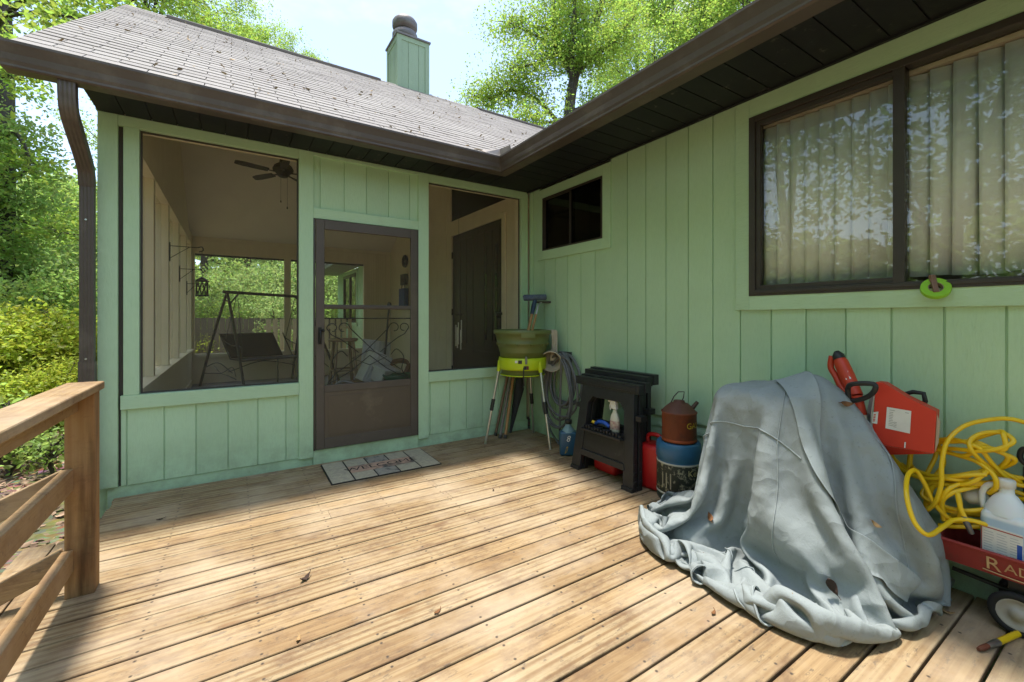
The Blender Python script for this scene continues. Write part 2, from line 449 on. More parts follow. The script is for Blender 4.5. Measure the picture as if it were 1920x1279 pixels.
m = MB(); m.box(-1.2575, -.0225, -.026, .06, .648, .7495); m.build('sill', T, house, bevel=.003)
m = MB(); m.box(-3.638, -2.4555, -.02, .03, 2.7005, ZS); m.box(-1.2575, -.0225, -.02, .03, 2.7005, ZS); m.box(-2.3395, -1.3695, -.0215, .03, 2.19, 2.282); m.box(-2.3395,-1.3695,-.018,.03,2.745,ZS)
m.build('header', T, house, bevel=.003)
m = MB(); m.box(-3.70, -2.3405, .008, .06, -.4, .073); m.box(-2.3395, -1.3695, -.012, .06, -.4, .123); m.box(-1.369, -.005, .008, .06, -.4, .103)
m.build('base_board', T, house, bevel=.003)
# cream studs behind
m = MB()
for a, b, z0, z1 in ((-3.74,-3.521,.12,2.77),(-2.455,-2.34,.12,2.77),(-1.369,-1.258,.12,2.77),(-.115,-.01,.12,2.77)):
    m.box(a+.001, b-.001, .0305, .115, z0, z1)
for a, b, za in ((-3.52,-2.456,.735),(-1.257,-.116,.748)):
    m.box(a, b, .0612, .115, za-.06, za-.002); m.box(a, b, .0308, .112, 2.702, 2.77); m.box(a,b,.062,.10,.13,za-.062)
m.box(-2.339, -1.37, .0308, .114, 2.20, 2.77)
m.build('inner_frame', MT['cream'], house)
def screen_panel(x0, x1, z0, z1, y=.026):
    f = MB(); w = .012
    f.box(x0, x0+w, y-.006, y+.006, z0, z1); f.box(x1-w, x1, y-.006, y+.006, z0, z1); f.box(x0+w, x1-w, y-.006, y+.006, z1-w, z1); f.box(x0+w, x1-w, y-.006, y+.006, z0, z0+w)
    o = f.build('screen_frame', MT['gap'], house)
    s = MB(); s.box(x0+w, x1-w, y-.0008, y+.0008, z0+w, z1-w); s.build('screen', MT['screen'], o)
screen_panel(-3.519, -2.4556, .738, 2.70); screen_panel(-1.2575, -.1145, .751, 2.70)

# ---- screen door
D0, D1, DZ0, DZ1 = -2.325, -1.377, .125, 2.188
m = MB()   # outer jamb (dark line)
m.box(-2.339, D0, -.024, .03, DZ0-.001, DZ1+.0015); m.box(D1, -1.3695, -.024, .03, DZ0-.001, DZ1+.0015)
sd = m.build('screen_door', MT['bronze'], house); sd['label'] = 'bronze screen door with iron scrolls and solid kick panel'
m = MB(); st = .075
m.box(D0+.004, D0+st, -.036, -.008, DZ0+.006, DZ1-.004); m.box(D1-st, D1-.004, -.036, -.008, DZ0+.006, DZ1-.004)
m.box(D0+st, D1-st, -.0355, -.0085, DZ1-.09, DZ1-.0045); m.box(D0+st, D1-st, -.0355, -.0085, DZ0+.0065, DZ0+.10)
m.box(D0+st, D1-st, -.034, -.010, .635, .70)
m.build('door_frame', MT['doorframe'], sd, bevel=.004)
m = MB(); m.box(D0+st, D1-st, -.034, -.012, 1.385, 1.425); m.box(D0+st, D1-st, -.040, -.030, 1.395, 1.415); m.build('crossbar', MT['doorframe'], sd, bevel=.003)
m = MB(); m.box(D0+st, D1-st, -.030, -.014, DZ0+.10, .635); m.prism([(D0+st+.03,-.0305,.25),(D1-st-.03,-.0305,.25),(D1-st-.03,-.0305,.60),(D0+st+.03,-.0305,.60)], (0,-.003,0)); m.build('kick_panel', MT['kick'], sd, bevel=.002)
m = MB(); m.box(D0+st, D1-st, -.0208, -.0195, .70, DZ1-.09); m.build('screen', MT['screen'], sd)
m = MB()     # iron scroll work
cx = (D0+D1)/2; yg = -.026; r = .006
m.tube([(D0+st, yg, 1.30), (D1-st, yg, 1.30)], .005, 6)
def scroll(x0, z0, s, up=1, mir=1):
    P = []
    for k in range(17):
        a = k/16*1.55*PI; q = .055*(1-.45*k/16)
        P.append((x0+mir*(q*math.cos(a)-.055)*s, yg, z0+up*q*math.sin(a)*s))
    return P
for sx in (-1, 1):
    a = scroll(cx+sx*.18, 1.21, 1.0, 1, -sx); m.tube([(cx-sx*.30, yg, .80)] + [(cx-sx*.05, yg, .98)] + a, .0042, 6)
    a = scroll(cx+sx*.38, 1.21, .9, 1, sx); m.tube(bez([(cx+sx*.10,yg,.98),(cx+sx*.25,yg,1.10),(cx+sx*.36,yg,1.16)],5)[:-1] + a, .0042, 6)
    m.tube([(cx+sx*v_[0], yg, v_[1]) for v_ in ((.0,.95),(.16,.82),(.30,.74),(.38,.705))], .0042, 6)
    m.tube(bez([(cx+sx*.37,yg,.72),(cx+sx*.31,yg,.80),(cx+sx*.33,yg,.92),(cx+sx*.26,yg,1.0),(cx+sx*.20,yg,.95)],6), .0042, 6)
m.tube([(cx-.16, yg, .93), (cx, yg, 1.0), (cx+.16, yg, .93), (cx, yg, .86)], .0042, 6, closed=True)
m.build('scroll_grille', MT['blackmetal'], sd)
m = MB(); m.box(D0+.02, D0+.05, -.044, -.036, 1.07, 1.22); m.tube([(D0+.035,-.05,1.19),(D0+.035,-.075,1.17),(D0+.035,-.078,1.10),(D0+.035,-.05,1.085)], .008, 8); m.sphere((D0+.06,-.055,1.19), .014); m.build('handle', MT['blackmetal'], sd)

# ---- eaves
def gutter_profile(d_in, d_out, sgn=1):   # returns (offset, z) polyline, K-style
    return [(d_in,2.885),(d_in,2.748),(d_out-.012,2.745),(d_out-.002,2.752),(d_out-.002,2.765),(d_out+.006,2.785),(d_out+.012,2.82),(d_out+.026,2.855),(d_out+.034,2.872),(d_out+.034,2.887),(d_out+.022,2.887)]
m = MB()
xi = .61; yi = .44    # inner bottom edges (distance from the walls)
pR = gutter_profile(xi, .715); pB = gutter_profile(yi, .545)
k = len(pR)
A = [(-d, YE, z) for d, z in pR]; Bc = [(-dr, -db, z) for (dr, z), (db, _) in zip(pR, pB)]; Cc = [(-4.055, -d, z) for d, z in pB]
th = .004
for S, E_ in ((A, Bc), (Bc, Cc)):
    for i in range(k-1): m.add([S[i], S[i+1], E_[i+1], E_[i]], [(0,1,2,3)], False)
m.add(Cc[:-1], [tuple(range(k-1))])
g = m.build('gutter', MT['brown'], house, solid=.003)
# inner corner seam strap
m = MB(); m.tube([Bc[3], Bc[5], Bc[7], Bc[9]], .004, 6); m.build('gutter_seam', MT['brown'], house)
# fascia
m = MB(); m.box(-xi+.03, -xi+.006, YE, -yi+.006, 2.70 if 0 else 2.76, 2.90); m.box(-4.04, -xi+.03, -yi+.006, -yi+.03, 2.76, 2.90); m.build('fascia', MT['brown'], house)
# soffit: vented panels with seams
m = MB()
yv = -.42; 
edges = [-3.214-.157*0 + .152*kk for kk in range(-24, 25)]
ys = sorted([e for e in edges if YE < e < -.45] + [YE, -.0225])
for a, b in zip(ys[:-1], ys[1:]): m.box(-xi+.032, -.0005, a+.004, b-.004, ZS+.0003, ZS+.012)
xs = [-3.75 + .152*kk for kk in range(0, 22)]; xs = [x for x in xs if x < -xi+.02] + [-xi+.028]
for a, b in zip(xs[:-1], xs[1:]): m.box(a+.003, b-.003, -yi+.032, -.0225 if b < 0 else -.0225, ZS+.0003, ZS+.012)
m.box(-xi+.03, -.001, YE, -.024, ZS+.010, ZS+.02); m.box(-3.75, -xi+.03, -yi+.03, -.024, ZS+.0095, ZS+.0195)
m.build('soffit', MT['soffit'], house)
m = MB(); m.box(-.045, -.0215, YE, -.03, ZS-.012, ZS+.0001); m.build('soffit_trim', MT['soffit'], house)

# ---- porch roof with shingle courses
SL = .674; y_e, z_e = -.545, 2.892; y_r = 2.68; z_r = z_e + SL*(y_r-y_e); ang = math.atan(SL)
L = (y_r-y_e)/math.cos(ang)
def on_roof(s, h): return (y_e + s*math.cos(ang) - h*math.sin(ang), z_e + s*math.sin(ang) + h*math.cos(ang))
m = MB(); rr = random.Random(5); XL = -4.02; XR = 3.4
nC = int(L/.118); ex = L/nC
for i in range(nC):
    s0 = i*ex - (.02 if i == 0 else 0); s1 = (i+1)*ex + .03
    x = XL - (0 if i % 2 == 0 else 0); first = True
    xc = XL
    while xc < XR:
        w = (.305 if not first else .305*((i*.5) % 1 or 1)); first = False
        xe = min(xc + w, XR)
        h0 = .0075 + rr.uniform(0, .003)
        a = on_roof(s0, h0); b = on_roof(s1, .003); c = on_roof(s0, -.004)
        g = .003
        m.add([(xc+g, *a), (xe-g, *a), (xe-g, *b), (xc+g, *b), (xc+g, *c), (xe-g, *c)], [(0,1,2,3), (4,5,1,0), (0,3,4), (1,5,2)])
        xc = xe
m.build('roof', MT['roof'], house)
m = MB()
a = on_roof(-.01, -.005); b = on_roof(L, -.005); a2 = on_roof(0, -.07)
m.add([(XL+.01,*a),(XR,*a),(XR,*b),(XL+.01,*b),(XL+.01,a[0],a[1]-.05),(XR,a[0],a[1]-.05),(XR,b[0],b[1]-.05),(XL+.01,b[0],b[1]-.05)], [(0,1,2,3),(7,6,5,4),(0,4,5,1),(0,3,7,4)])
yb2 = 2*y_r - y_e     # rear slope
m.add([(XL,y_r,z_r),(XR,y_r,z_r),(XR,yb2,z_e),(XL,yb2,z_e),(XL,y_r,z_r-.05),(XR,y_r,z_r-.05),(XR,yb2,z_e-.05),(XL,yb2,z_e-.05)], [(0,1,2,3),(7,6,5,4),(0,3,7,4),(3,2,6,7)])
m.build('roof_deck', MT['roof'], house)
for a, b in ((-3.62,-1.02),(.75,3.2)):
    m = MB(); m.hexa([(a,y_r-.17,z_r-.10),(b,y_r-.17,z_r-.10),(b,y_r+.17,z_r-.10),(a,y_r+.17,z_r-.10),(a,y_r-.16,z_r-.062),(b,y_r-.16,z_r-.062),(b,y_r+.02,z_r+.045),(a,y_r+.02,z_r+.045)])
    m.build('ridge_vent', MT['ridge'], house)
# rake board at the left gable
m = MB()
for (ya, za), (yb, zb) in (((y_e,z_e-.02),(y_r,z_r-.02)),((yb2,z_e-.02),(y_r,z_r-.02))):
    m.hexa([(XL+.012,ya,za-.12),(XL+.04,ya,za-.12),(XL+.04,yb,zb-.12),(XL+.012,yb,zb-.12),(XL+.012,ya,za),(XL+.04,ya,za),(XL+.04,yb,zb),(XL+.012,yb,zb)])
m.build('rake_board', MT['brown'], house)
# main roof over the right wing (rises away from the eave, only its edge shows)
m = MB(); xe_, ze_ = -.715, 2.892
m.hexa([(xe_,YE,ze_-.05),(4.2,YE,ze_-.05+SL*4.9),(4.2,11.5,ze_-.05+SL*4.9),(xe_,11.5,ze_-.05),(xe_,YE,ze_),(4.2,YE,ze_+SL*4.9),(4.2,11.5,ze_+SL*4.9),(xe_,11.5,ze_)])
m.v = [(x, y, z-.012) for x, y, z in m.v]
m.hexa([(4.2,YE,ze_-.06+SL*4.9),(9.1,YE,ze_-.06),(9.1,11.5,ze_-.06),(4.2,11.5,ze_-.06+SL*4.9),(4.2,YE,ze_-.012+SL*4.9),(9.1,YE,ze_-.012),(9.1,11.5,ze_-.012),(4.2,11.5,ze_-.012+SL*4.9)])
# keep it clear of the porch corner: notch handled by trimming vertices in front of porch
m2 = MB()
for (ya, yb, xa) in ((YE,-.50,xe_),(yb2,11.5,xe_)):
    m2.hexa([(xa,ya,ze_-.055),(4.2,ya,ze_-.055+SL*(4.2-xe_)),(4.2,yb,ze_-.055+SL*(4.2-xe_)),(xa,yb,ze_-.055),(xa,ya,ze_-.012),(4.2,ya,ze_-.012+SL*(4.2-xe_)),(4.2,yb,ze_-.012+SL*(4.2-xe_)),(xa,yb,ze_-.012)])
m2.add([(xe_,-.5,ze_-.012),(xe_+.05,-.5,ze_-.012+.034),(xe_+.05+3.2,2.68,ze_-.012+SL*3.25),(4.2,2.68,ze_-.012+SL*(4.2-xe_)),(4.2,-.5,ze_-.012+SL*(4.2-xe_))], [(0,1,2,3,4)])
m2.add([(xe_+.05,yb2,ze_-.012+.034),(4.2,yb2,ze_-.012+SL*(4.2-xe_)),(4.2,2.68,ze_-.012+SL*(4.2-xe_)),(xe_+3.25,2.68,ze_-.012+SL*3.25)], [(0,1,2,3)])
m2.hexa([(4.2,YE,ze_-.06+SL*4.9),(9.1,YE,ze_-.06),(9.1,11.5,ze_-.06),(4.2,11.5,ze_-.06+SL*4.9),(4.2,YE,ze_-.012+SL*4.9),(9.1,YE,ze_-.012),(9.1,11.5,ze_-.012),(4.2,11.5,ze_-.012+SL*4.9)])
m2.build('roof', MT['roof'], house)['label'] = 'main wing roof rising behind the right gutter'
# bent splash guard in the valley corner
m = MB()
m.add([(-.95,-.535,2.885),(-.70,-.535,2.885),(-.70,-.50,2.99),(-.92,-.50,2.935)], [(0,1,2,3)])
m.add([(-.70,-.535,2.885),(-.70,-.72,2.885),(-.705,-.70,2.965),(-.70,-.50,2.99)], [(0,1,2,3)])
m.build('splash_guard', simple('galvanised_flashing', (.30,.27,.24), .5, (.22,.2,.18), 9, metal=.4), house, solid=.003)
m = MB(); m.tube(bez([(-1.02,-.52,2.90),(-.95,-.50,2.93),(-.88,-.53,2.90),(-.80,-.50,2.92)],5), .012, 6); m.build('leaf_clump', simple('wet_leaves', (.16,.12,.07), .9, bump=.8), house)

# ---- chimney
ch = MB(); CX0, CX1, CY0, CY1, CZ0, CZ1 = -.735, -.193, 2.60, 3.17, 4.75, 5.86
ch.box(CX0+.02, CX1-.02, CY0+.02, CY1-.02, CZ0, CZ1)
e = [CX0+.02, CX0+.185, CX0+.36, CX1-.02]
for i in range(3): ch.box(e[i]+.004, e[i+1]-.004, CY0+.012, CY0+.0195, CZ0, CZ1-.002)
e = [CY0+.02, CY0+.2, CY0+.38, CY1-.02]
for i in range(3): ch.box(CX0+.012, CX0+.0195, e[i]+.004, e[i+1]-.004, CZ0, CZ1-.002); ch.box(CX1-.0195, CX1-.012, e[i]+.004, e[i+1]-.004, CZ0, CZ1-.002)
chg = green_paint('chimney_paint', (3,3,.6), (.33,.43,.30), (.30,.40,.28))
cho = ch.build('chimney', chg, house)
m = MB(); tw = .07
for x in (CX0, CX1-tw): m.box(x, x+tw, CY0, CY0+.012, CZ0, CZ1-.001)
m.box(CX0+tw, CX1-tw, CY0+.0005, CY0+.012, CZ1-.075, CZ1-.001); m.box(CX0+tw, CX1-tw, CY0+.0005, CY0+.012, 4.955, 5.03)
for y in (CY0+.0122, CY1-tw): m.box(CX0, CX0+.012, y, y+tw, CZ0, CZ1-.001)
m.box(CX0+.0005, CX0+.012, CY0+tw+.012, CY1-tw, CZ1-.075, CZ1-.001)
m.build('chimney_trim', chg, cho)
m = MB(); m.hexa([(CX0-.02,CY0-.02,CZ1),(CX1+.02,CY0-.02,CZ1),(CX1+.02,CY1+.02,CZ1),(CX0-.02,CY1+.02,CZ1),(CX0-.02,CY0-.02,CZ1+.03),(CX1+.02,CY0-.02,CZ1+.03),(CX1+.02,CY1+.02,CZ1+.03),(CX0-.02,CY1+.02,CZ1+.03)])
capm = simple('grey_galvanised', (.20,.19,.185), .5, (.15,.14,.135), 7, bump=.15, metal=.3, dirt=(.12,.08,.06))
m.build('chase_cover', capm, cho, bevel=.004)
m = MB(); fx, fy = (CX0+CX1)/2-.05, (CY0+CY1)/2
m.lathe([(.10,0),(.10,.05),(.19,.06),(.205,.10),(.205,.16),(.185,.19),(.13,.20),(.13,.235),(.19,.245),(.205,.28),(.205,.36),(.18,.40),(.10,.42),(0,.425)], (fx,fy,CZ1+.03), 28)
m.build('chimney_cap', capm, cho)
m = MB(); m.hexa([(CX0-.03,CY0-.04,4.925),(CX1+.03,CY0-.04,4.925),(CX1+.03,CY0+.02,4.975),(CX0-.03,CY0+.02,4.975),(CX0-.03,CY0-.04,4.94),(CX1+.03,CY0-.04,4.94),(CX1+.03,CY0-.003,5.0),(CX0-.03,CY0-.003,5.0)]); m.build('chimney_flashing', MT['ridge'], cho)

# ---- downspout
def rect_tube(pts, w, d, xdir=(1,0,0)):
    mm = MB(); P = [Vector(p) for p in pts]; vs = []
    # ribbed rectangular section in (xdir, other)
    sec = []
    nr = 4
    for j in range(nr*2+1): sec.append((-w/2 + w*j/(nr*2), -d/2 - (.004 if j % 2 else 0)))
    for j in range(nr*2+1): sec.append((w/2 - w*j/(nr*2), d/2 + (.004 if j % 2 else 0)))
    n = len(sec)
    for i, p in enumerate(P):
        t = (P[min(i+1,len(P)-1)]-P[max(i-1,0)]).normalized(); u = Vector(xdir); u = (u - t*u.dot(t)).normalized(); v = t.cross(u)
        for a, b in sec: vs.append(p+u*a+v*b)
    fs = [(i*n+j, i*n+(j+1)%n, (i+1)*n+(j+1)%n, (i+1)*n+j) for i in range(len(P)-1) for j in range(n)]
    mm.add(vs, fs); return mm
pts = bez([(-3.79,-.49,2.76),(-3.79,-.485,2.66),(-3.79,-.44,2.56),(-3.79,-.22,2.42),(-3.79,-.10,2.33),(-3.79,-.065,2.22)], 7)
m = rect_tube(pts, .080, .062)
ds = m.build('downspout', MT['brown'], house)
m = rect_tube([(-3.79,-.062,2.29),(-3.79,-.062,.94)], .074, .058); m.build('downspout_pipe', MT['brown'], ds)
m = rect_tube([(-3.79,-.062,1.0),(-3.79,-.062,-.35)], .084, .066); m.build('downspout_pipe', MT['brown'], ds)
for zq in (1.02, 1.98): m = MB(); m.cyl((-3.79,-.1,zq),(-3.79,-.107,zq),.006,n=10); m.build('screw', MT['alu'], ds)

# ---- porch interior
m = MB(); m.box(-3.70, 0, .062, 5.45, .02, .13); m.build('porch_floor', simple('grey_porch_floor', (.30,.29,.29), .5, (.25,.24,.24), 3, bump=.1), house)
m = MB()   # left side wall: knee wall, posts, header, gable
m.box(-3.70, -3.55, .116, 5.35, .13, .72)
for y in (1.05, 2.15, 3.25, 4.35): m.box(-3.69, -3.56, y-.05, y+.05, .7605, 2.599)
m.box(-3.70, -3.55, .116, 5.35, 2.60, 2.78)
m.box(-3.695, -3.555, 5.2, 5.349, .72, 2.6)
zc = 4.42
m.prism([(-3.70,.10,2.78),(-3.70,5.26,2.78),(-3.70,2.68,zc+.12)], (.12,0,0))
m.build('inner_wall', MT['cream'], house)
m = MB(); m.box(-3.72, -3.52, .116, 5.34, .7202, .76); m.box(-3.5505,-3.535,.116,5.34,.1305,.23); m.build('ledge', MT['cream'], house, bevel=.004)
m = MB(); m.box(-3.76, -3.701, .1, 5.45, -.5, .72); m.box(-3.76,-3.701,.1,5.45,2.6,2.80)
m.prism([(-3.76,-.02,2.79),(-3.76,5.4,2.79),(-3.76,2.68,4.75)], (.055,0,0)); m.build('outer_wall', MT['green_v'], house)
m = MB()
for a, b in ((.116,1.0),(1.1,2.1),(2.2,3.2),(3.3,4.3),(4.4,5.2)): m.box(-3.626, -3.6245, a, b, .761, 2.599)
m.build('screen', MT['screen'], house)
gB = [-3.5+.2*kk for kk in range(-1, 19)]
m = siding_y([(-3.55,-.0,2.50,2.86),(-3.55,0,.13,.60),(-.572,0,.60,2.50)], [g_ for g_ in gB] + [-.47,-.42,-.37,-.32,-.27,-.22,-.17,-.12], 5.35)
m.build('inner_wall', MT['cream'], house)
m = MB(); m.box(-3.55,-3.514,5.33,5.42,.60,2.50); m.box(-2.095,-1.983,5.325,5.42,.6605,2.4595); m.box(-3.514,-.577,5.325,5.42,2.46,2.50); m.box(-.577,-.572,5.33,5.42,.66,2.5); m.box(-3.514,-.577,5.30,5.42,.60,.66); m.box(-3.55,-.01,5.32,5.349,2.70,2.76)
m.build('inner_frame', MT['cream'], house)
m = MB(); m.box(-3.514,-2.095,5.385,5.3865,.66,2.46); m.box(-1.983,-.577,5.385,5.3865,.66,2.46); m.build('screen', MT['screen'], house)
m = MB(); m.box(-3.51,-2.1,5.36,5.38,2.425,2.459); m.box(-1.98,-.58,5.36,5.38,2.425,2.459); m.build('shadow_strip', MT['gap'], house)  # dark strips coloured as shade under the heads of the openings
m = MB(); m.box(-3.8,.0,5.43,5.5,-.5,.6); m.box(-3.8,0,5.43,5.5,2.5,2.85); m.box(-.55,0,5.43,5.5,.6,2.5); m.box(-3.8,-3.55,5.43,5.5,.6,2.5); m.build('outer_wall', MT['green_v'], house)
# ceiling, two slopes
m = MB()
m.add([(-3.61,.03,2.74),(.06,.03,2.74),(.06,2.68,zc),(-3.61,2.68,zc),(-3.61,.03,2.79),(.06,.03,2.79),(.06,2.68,zc+.06),(-3.61,2.68,zc+.06)], [(0,1,2,3),(7,6,5,4),(0,4,5,1)])
m.add([(-3.61,5.36,2.74),(.06,5.36,2.74),(.06,2.68,zc),(-3.61,2.68,zc),(-3.61,5.36,2.80),(.06,5.36,2.80),(.06,2.68,zc+.06),(-3.61,2.68,zc+.06)], [(0,3,2,1),(4,5,6,7),(0,1,5,4)])
m.build('ceiling', MT['ceil'], house)
# right inner wall with door and high window
m = MB()
wy = [(.03,.50),(2.2,5.35)]
def cz(y): return 2.74+(4.42-2.74)*(1-abs(y-2.68)/2.65)+.02
for a, b in wy:
    pts = [(.005,a,.13),(.005,b,.13),(.005,b,cz(b))] + ([(.005,2.68,cz(2.68))] if a < 2.68 < b else []) + [(.005,a,cz(a))]
    m.prism(pts, (.055,0,0))
m.box(.005,.06,.50,2.2,2.66,2.78); m.prism([(.005,1.6,3.40),(.005,2.2,3.75),(.005,2.2,cz(2.2)),(.005,.5,cz(.5)),(.005,.5,2.99)], (.055,0,0))
m.prism([(.005,.5,2.781),(.005,2.2,2.781),(.005,2.2,2.85),(.005,.5,2.83)], (.055,0,0))
for y in (2.35,2.5,2.65,2.8,2.95,3.1): m.box(-.001,.005,y,y+.145,.13,3.4)
m.build('inner_wall', MT['cream'], house)
m = MB(); m.box(-.02,.004,.50,.585,.13,2.66); m.box(-.02,.004,2.115,2.2,.13,2.66); m.box(-.0205,.004,.585,2.115,2.60,2.68); m.build('door_casing', MT['cream'], house, bevel=.003)
m = MB(); m.box(.012,.05,.588,2.112,.14,2.598)
for y0_, y1_ in ((.66,1.28),(1.42,2.04)):
    for q in range(3):
        a = y0_ + (y1_-y0_)*q/3; b = a+(y1_-y0_)/3
        m.box(.004,.0125,a+.005,a+.03,.9,2.5); 
    m.box(.0042,.0125,y0_,y1_,.28,.32); m.box(.0042,.0125,y0_,y1_,.80,.84); m.box(.0042,.0125,y0_,y1_,1.7,1.72); m.box(.0042,.0125,y0_,y1_,2.5,2.54)
di = m.build('door', MT['door_in'], house); di['label'] = 'dark stained glazed door inside the porch'
m = MB()
for a, b in ((.74,.79),(.86,.90),(1.02,1.06)): m.box(.006,.0122,a,b,1.0,2.3)
m.build('pane', glass('door_glass', 1.8, (.2,.2,.2)), di)
m = MB(); m.box(-.02,.012,.615,.64,1.30,1.42); m.sphere((-.045,.63,1.33),.028); m.cyl((-.03,.56,1.36),(-.03,.70,1.36),.018); m.build('handle', MT['blackmetal'], di)
for z in (.5, 1.4, 2.3): m = MB(); m.cyl((-.004,2.113,z-.05),(-.004,2.113,z+.05),.012,n=8); m.build('hinge', MT['blackmetal'], di)
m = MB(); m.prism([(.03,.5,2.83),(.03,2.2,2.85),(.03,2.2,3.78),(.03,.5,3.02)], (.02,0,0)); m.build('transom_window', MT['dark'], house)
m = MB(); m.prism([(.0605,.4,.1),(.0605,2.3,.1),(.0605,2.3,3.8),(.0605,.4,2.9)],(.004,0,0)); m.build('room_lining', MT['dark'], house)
m = MB(); m.box(-.008,.0048,2.62,2.74,.95,1.07); m.build('outlet_cover', MT['cream'], house, bevel=.003)
# wall of the wing beyond the porch with its window, and eave
m = siding_x([(5.5,8.45,-.5,2.62+.1),(10.15,11.0,-.5,2.72),(8.45,10.15,-.5,1.18),(8.45,10.15,2.6,2.72)], [5.6+.2033*kk for kk in range(27)])
m.build('wall', MT['green_v'], house)['label'] = 'rear green wall seen through the porch'
m = MB(); 
for a in (8.45, 10.07): m.box(-.02,-.001,a-.09 if a<9 else a+.08,a if a<9 else a+.17,1.09,2.70)
m.box(-.021,-.001,8.36,10.24,1.085,1.18); m.box(-.021,-.001,8.36,10.24,2.6,2.70); m.build('window_trim', MT['green_h'], house)
m = MB(); m.box(-.025,.04,8.45,8.52,1.18,2.6); m.box(-.025,.04,10.08,10.15,1.18,2.6); m.box(-.026,.04,8.52,10.08,2.53,2.6); m.box(-.026,.04,8.52,10.08,1.18,1.25); m.box(-.024,.039,9.26,9.34,1.25,2.53)
bw2 = m.build('window', MT['bronze'], house); bw2['label'] = 'rear window seen through the screen door'
m = MB(); m.box(.01,.014,8.52,10.08,1.25,2.53); m.build('pane', glass('rear_glass', 1.8, (.5,.5,.5)), bw2)
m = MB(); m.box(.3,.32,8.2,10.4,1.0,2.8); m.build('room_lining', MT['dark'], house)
m = MB(); m.box(-.66,-.001,5.9,11.3,2.73,2.76); m.build('soffit', simple('pale_soffit', (.30,.32,.28), .7), house)
m = MB(); m.box(-.70,-.66,5.9,11.4,2.73,2.90); m.build('fascia', MT['brown'], house)

# ------------------------------------------------------------------ DECK, GROUND, RAILING
m = MB(); rd = random.Random(11)
P = .1375; y = -3.255 + P*24
def plank_x(m, x0, x1, y0, y1, z, dz=0):
    # rounded top edge plank along X, lightly cupped / uneven
    r = .005; zz = z
    sec = [(y0,zz-.026),(y0,zz-r),(y0+r*.3,zz-r*.3),(y0+r,zz),(y1-r,zz),(y1-r*.3,zz-r*.3),(y1,zz-r),(y1,zz-.026)]
    n = len(sec); vs = []
    xs_ = [x0 + (x1-x0)*q/6 for q in range(7)]
    for xx in xs_:
        j = rd.uniform(-.0012,.0012); k = rd.uniform(-.0012,.0012)
        for (yy, zq) in sec: vs.append((xx, yy+k, zq+j+dz))
    fs = [(i*n+q, (i+1)*n+q, (i+1)*n+(q+1)%n, i*n+(q+1)%n) for i in range(6) for q in range(n)]
    fs += [tuple(range(n)), tuple(range(6*n, 7*n))[::-1]]
    m.add(vs, fs)
k = 0; yt = -.004
edges_y = [-3.255 - P*q for q in range(-24, 27)]
edges_y = [e for e in edges_y if e < -.02]
tops = [-.012] + edges_y
for a, b in zip(tops[:-1], tops[1:]):
    gap = .0052
    if a - b < .03: continue
    xl = -3.66 + rd.uniform(-.01, .01); xr = -.015
    js = []
    if rd.random() < .12: js = [rd.choice([-2.4,-1.6,-.8])]
    e = [xl] + js + [xr]
    for x0, x1 in zip(e[:-1], e[1:]):
        plank_x(m, x0+.001, x1-.001, b+gap, a-gap, 0, rd.uniform(-.0015,.0015))
deck = m.build('deck', MT['deck']); tag(deck, 'weathered pine board deck in front of the green house', kind='structure')
m = MB()
for x0, x1 in ((-3.935,-3.805),(-3.797,-3.67)):
    m.box(x0, x1, -6.6, -.64, -.032, -.006)
m.build('cross_board', MT['deck_y'], deck, bevel=.004)
m = MB()
for yj in [-.6-.6*q for q in range(10)]: m.box(-3.62, -.05, yj-.02, yj+.02, -.2, -.034)
m.box(-3.93,-3.89,-6.6,-.66,-.24,-.034); m.box(-3.66,-3.625,-6.6,-.03,-.24,-.034)
m.build('joist', MT['post'], deck)

# soil sheet with leaf litter relief
def ground_h(x, y):
    d = max(0, math.hypot(x+2, y-2)-7)
    return -.52 + .05*math.sin(x*.9+1)*math.cos(y*.7) + .03*math.sin(x*2.3+y*1.9) + min(d*.02, 1.2)*.5
m = MB(); N = 110; vs = []
def gx(i): u = i/N*2-1; return math.copysign(abs(u)**2.2*160, u) - 4
def gy(j): u = j/N*2-1; return math.copysign(abs(u)**2.2*160, u) + 2
for j in range(N+1):
    for i in range(N+1):
        X, Y = gx(i), gy(j); vs.append((X, Y, ground_h(X, Y)))
fs = [(j*(N+1)+i, j*(N+1)+i+1, (j+1)*(N+1)+i+1, (j+1)*(N+1)+i) for j in range(N) for i in range(N)]
m.add(vs, fs, True)
t = NT('forest_soil'); v = t.coord()
c = t.mix(t.ramp(t.noise(v, 3, 8, .7), .4, .65), (.17,.125,.088), (.25,.19,.135))
vo = t.n('ShaderNodeTexVoronoi'); vo.inputs['Scale'].default_value = 14; t.l(t.coord((1,1.6,1)), vo.inputs['Vector'])
c = t.mix(.55, c, vo.outputs['Color'], 'SOFT_LIGHT')
c = t.mix(t.math('MULTIPLY', t.ramp(t.noise(v, .35, 5, .6), .45, .62), .75), c, (.075,.11,.03))
t.bsdf(c, .9, 0, t.bump(vo.outputs['Distance'], .03, .9), .15)
gr = m.build('ground', t.m); tag(gr, 'leaf covered woodland soil', kind='structure')

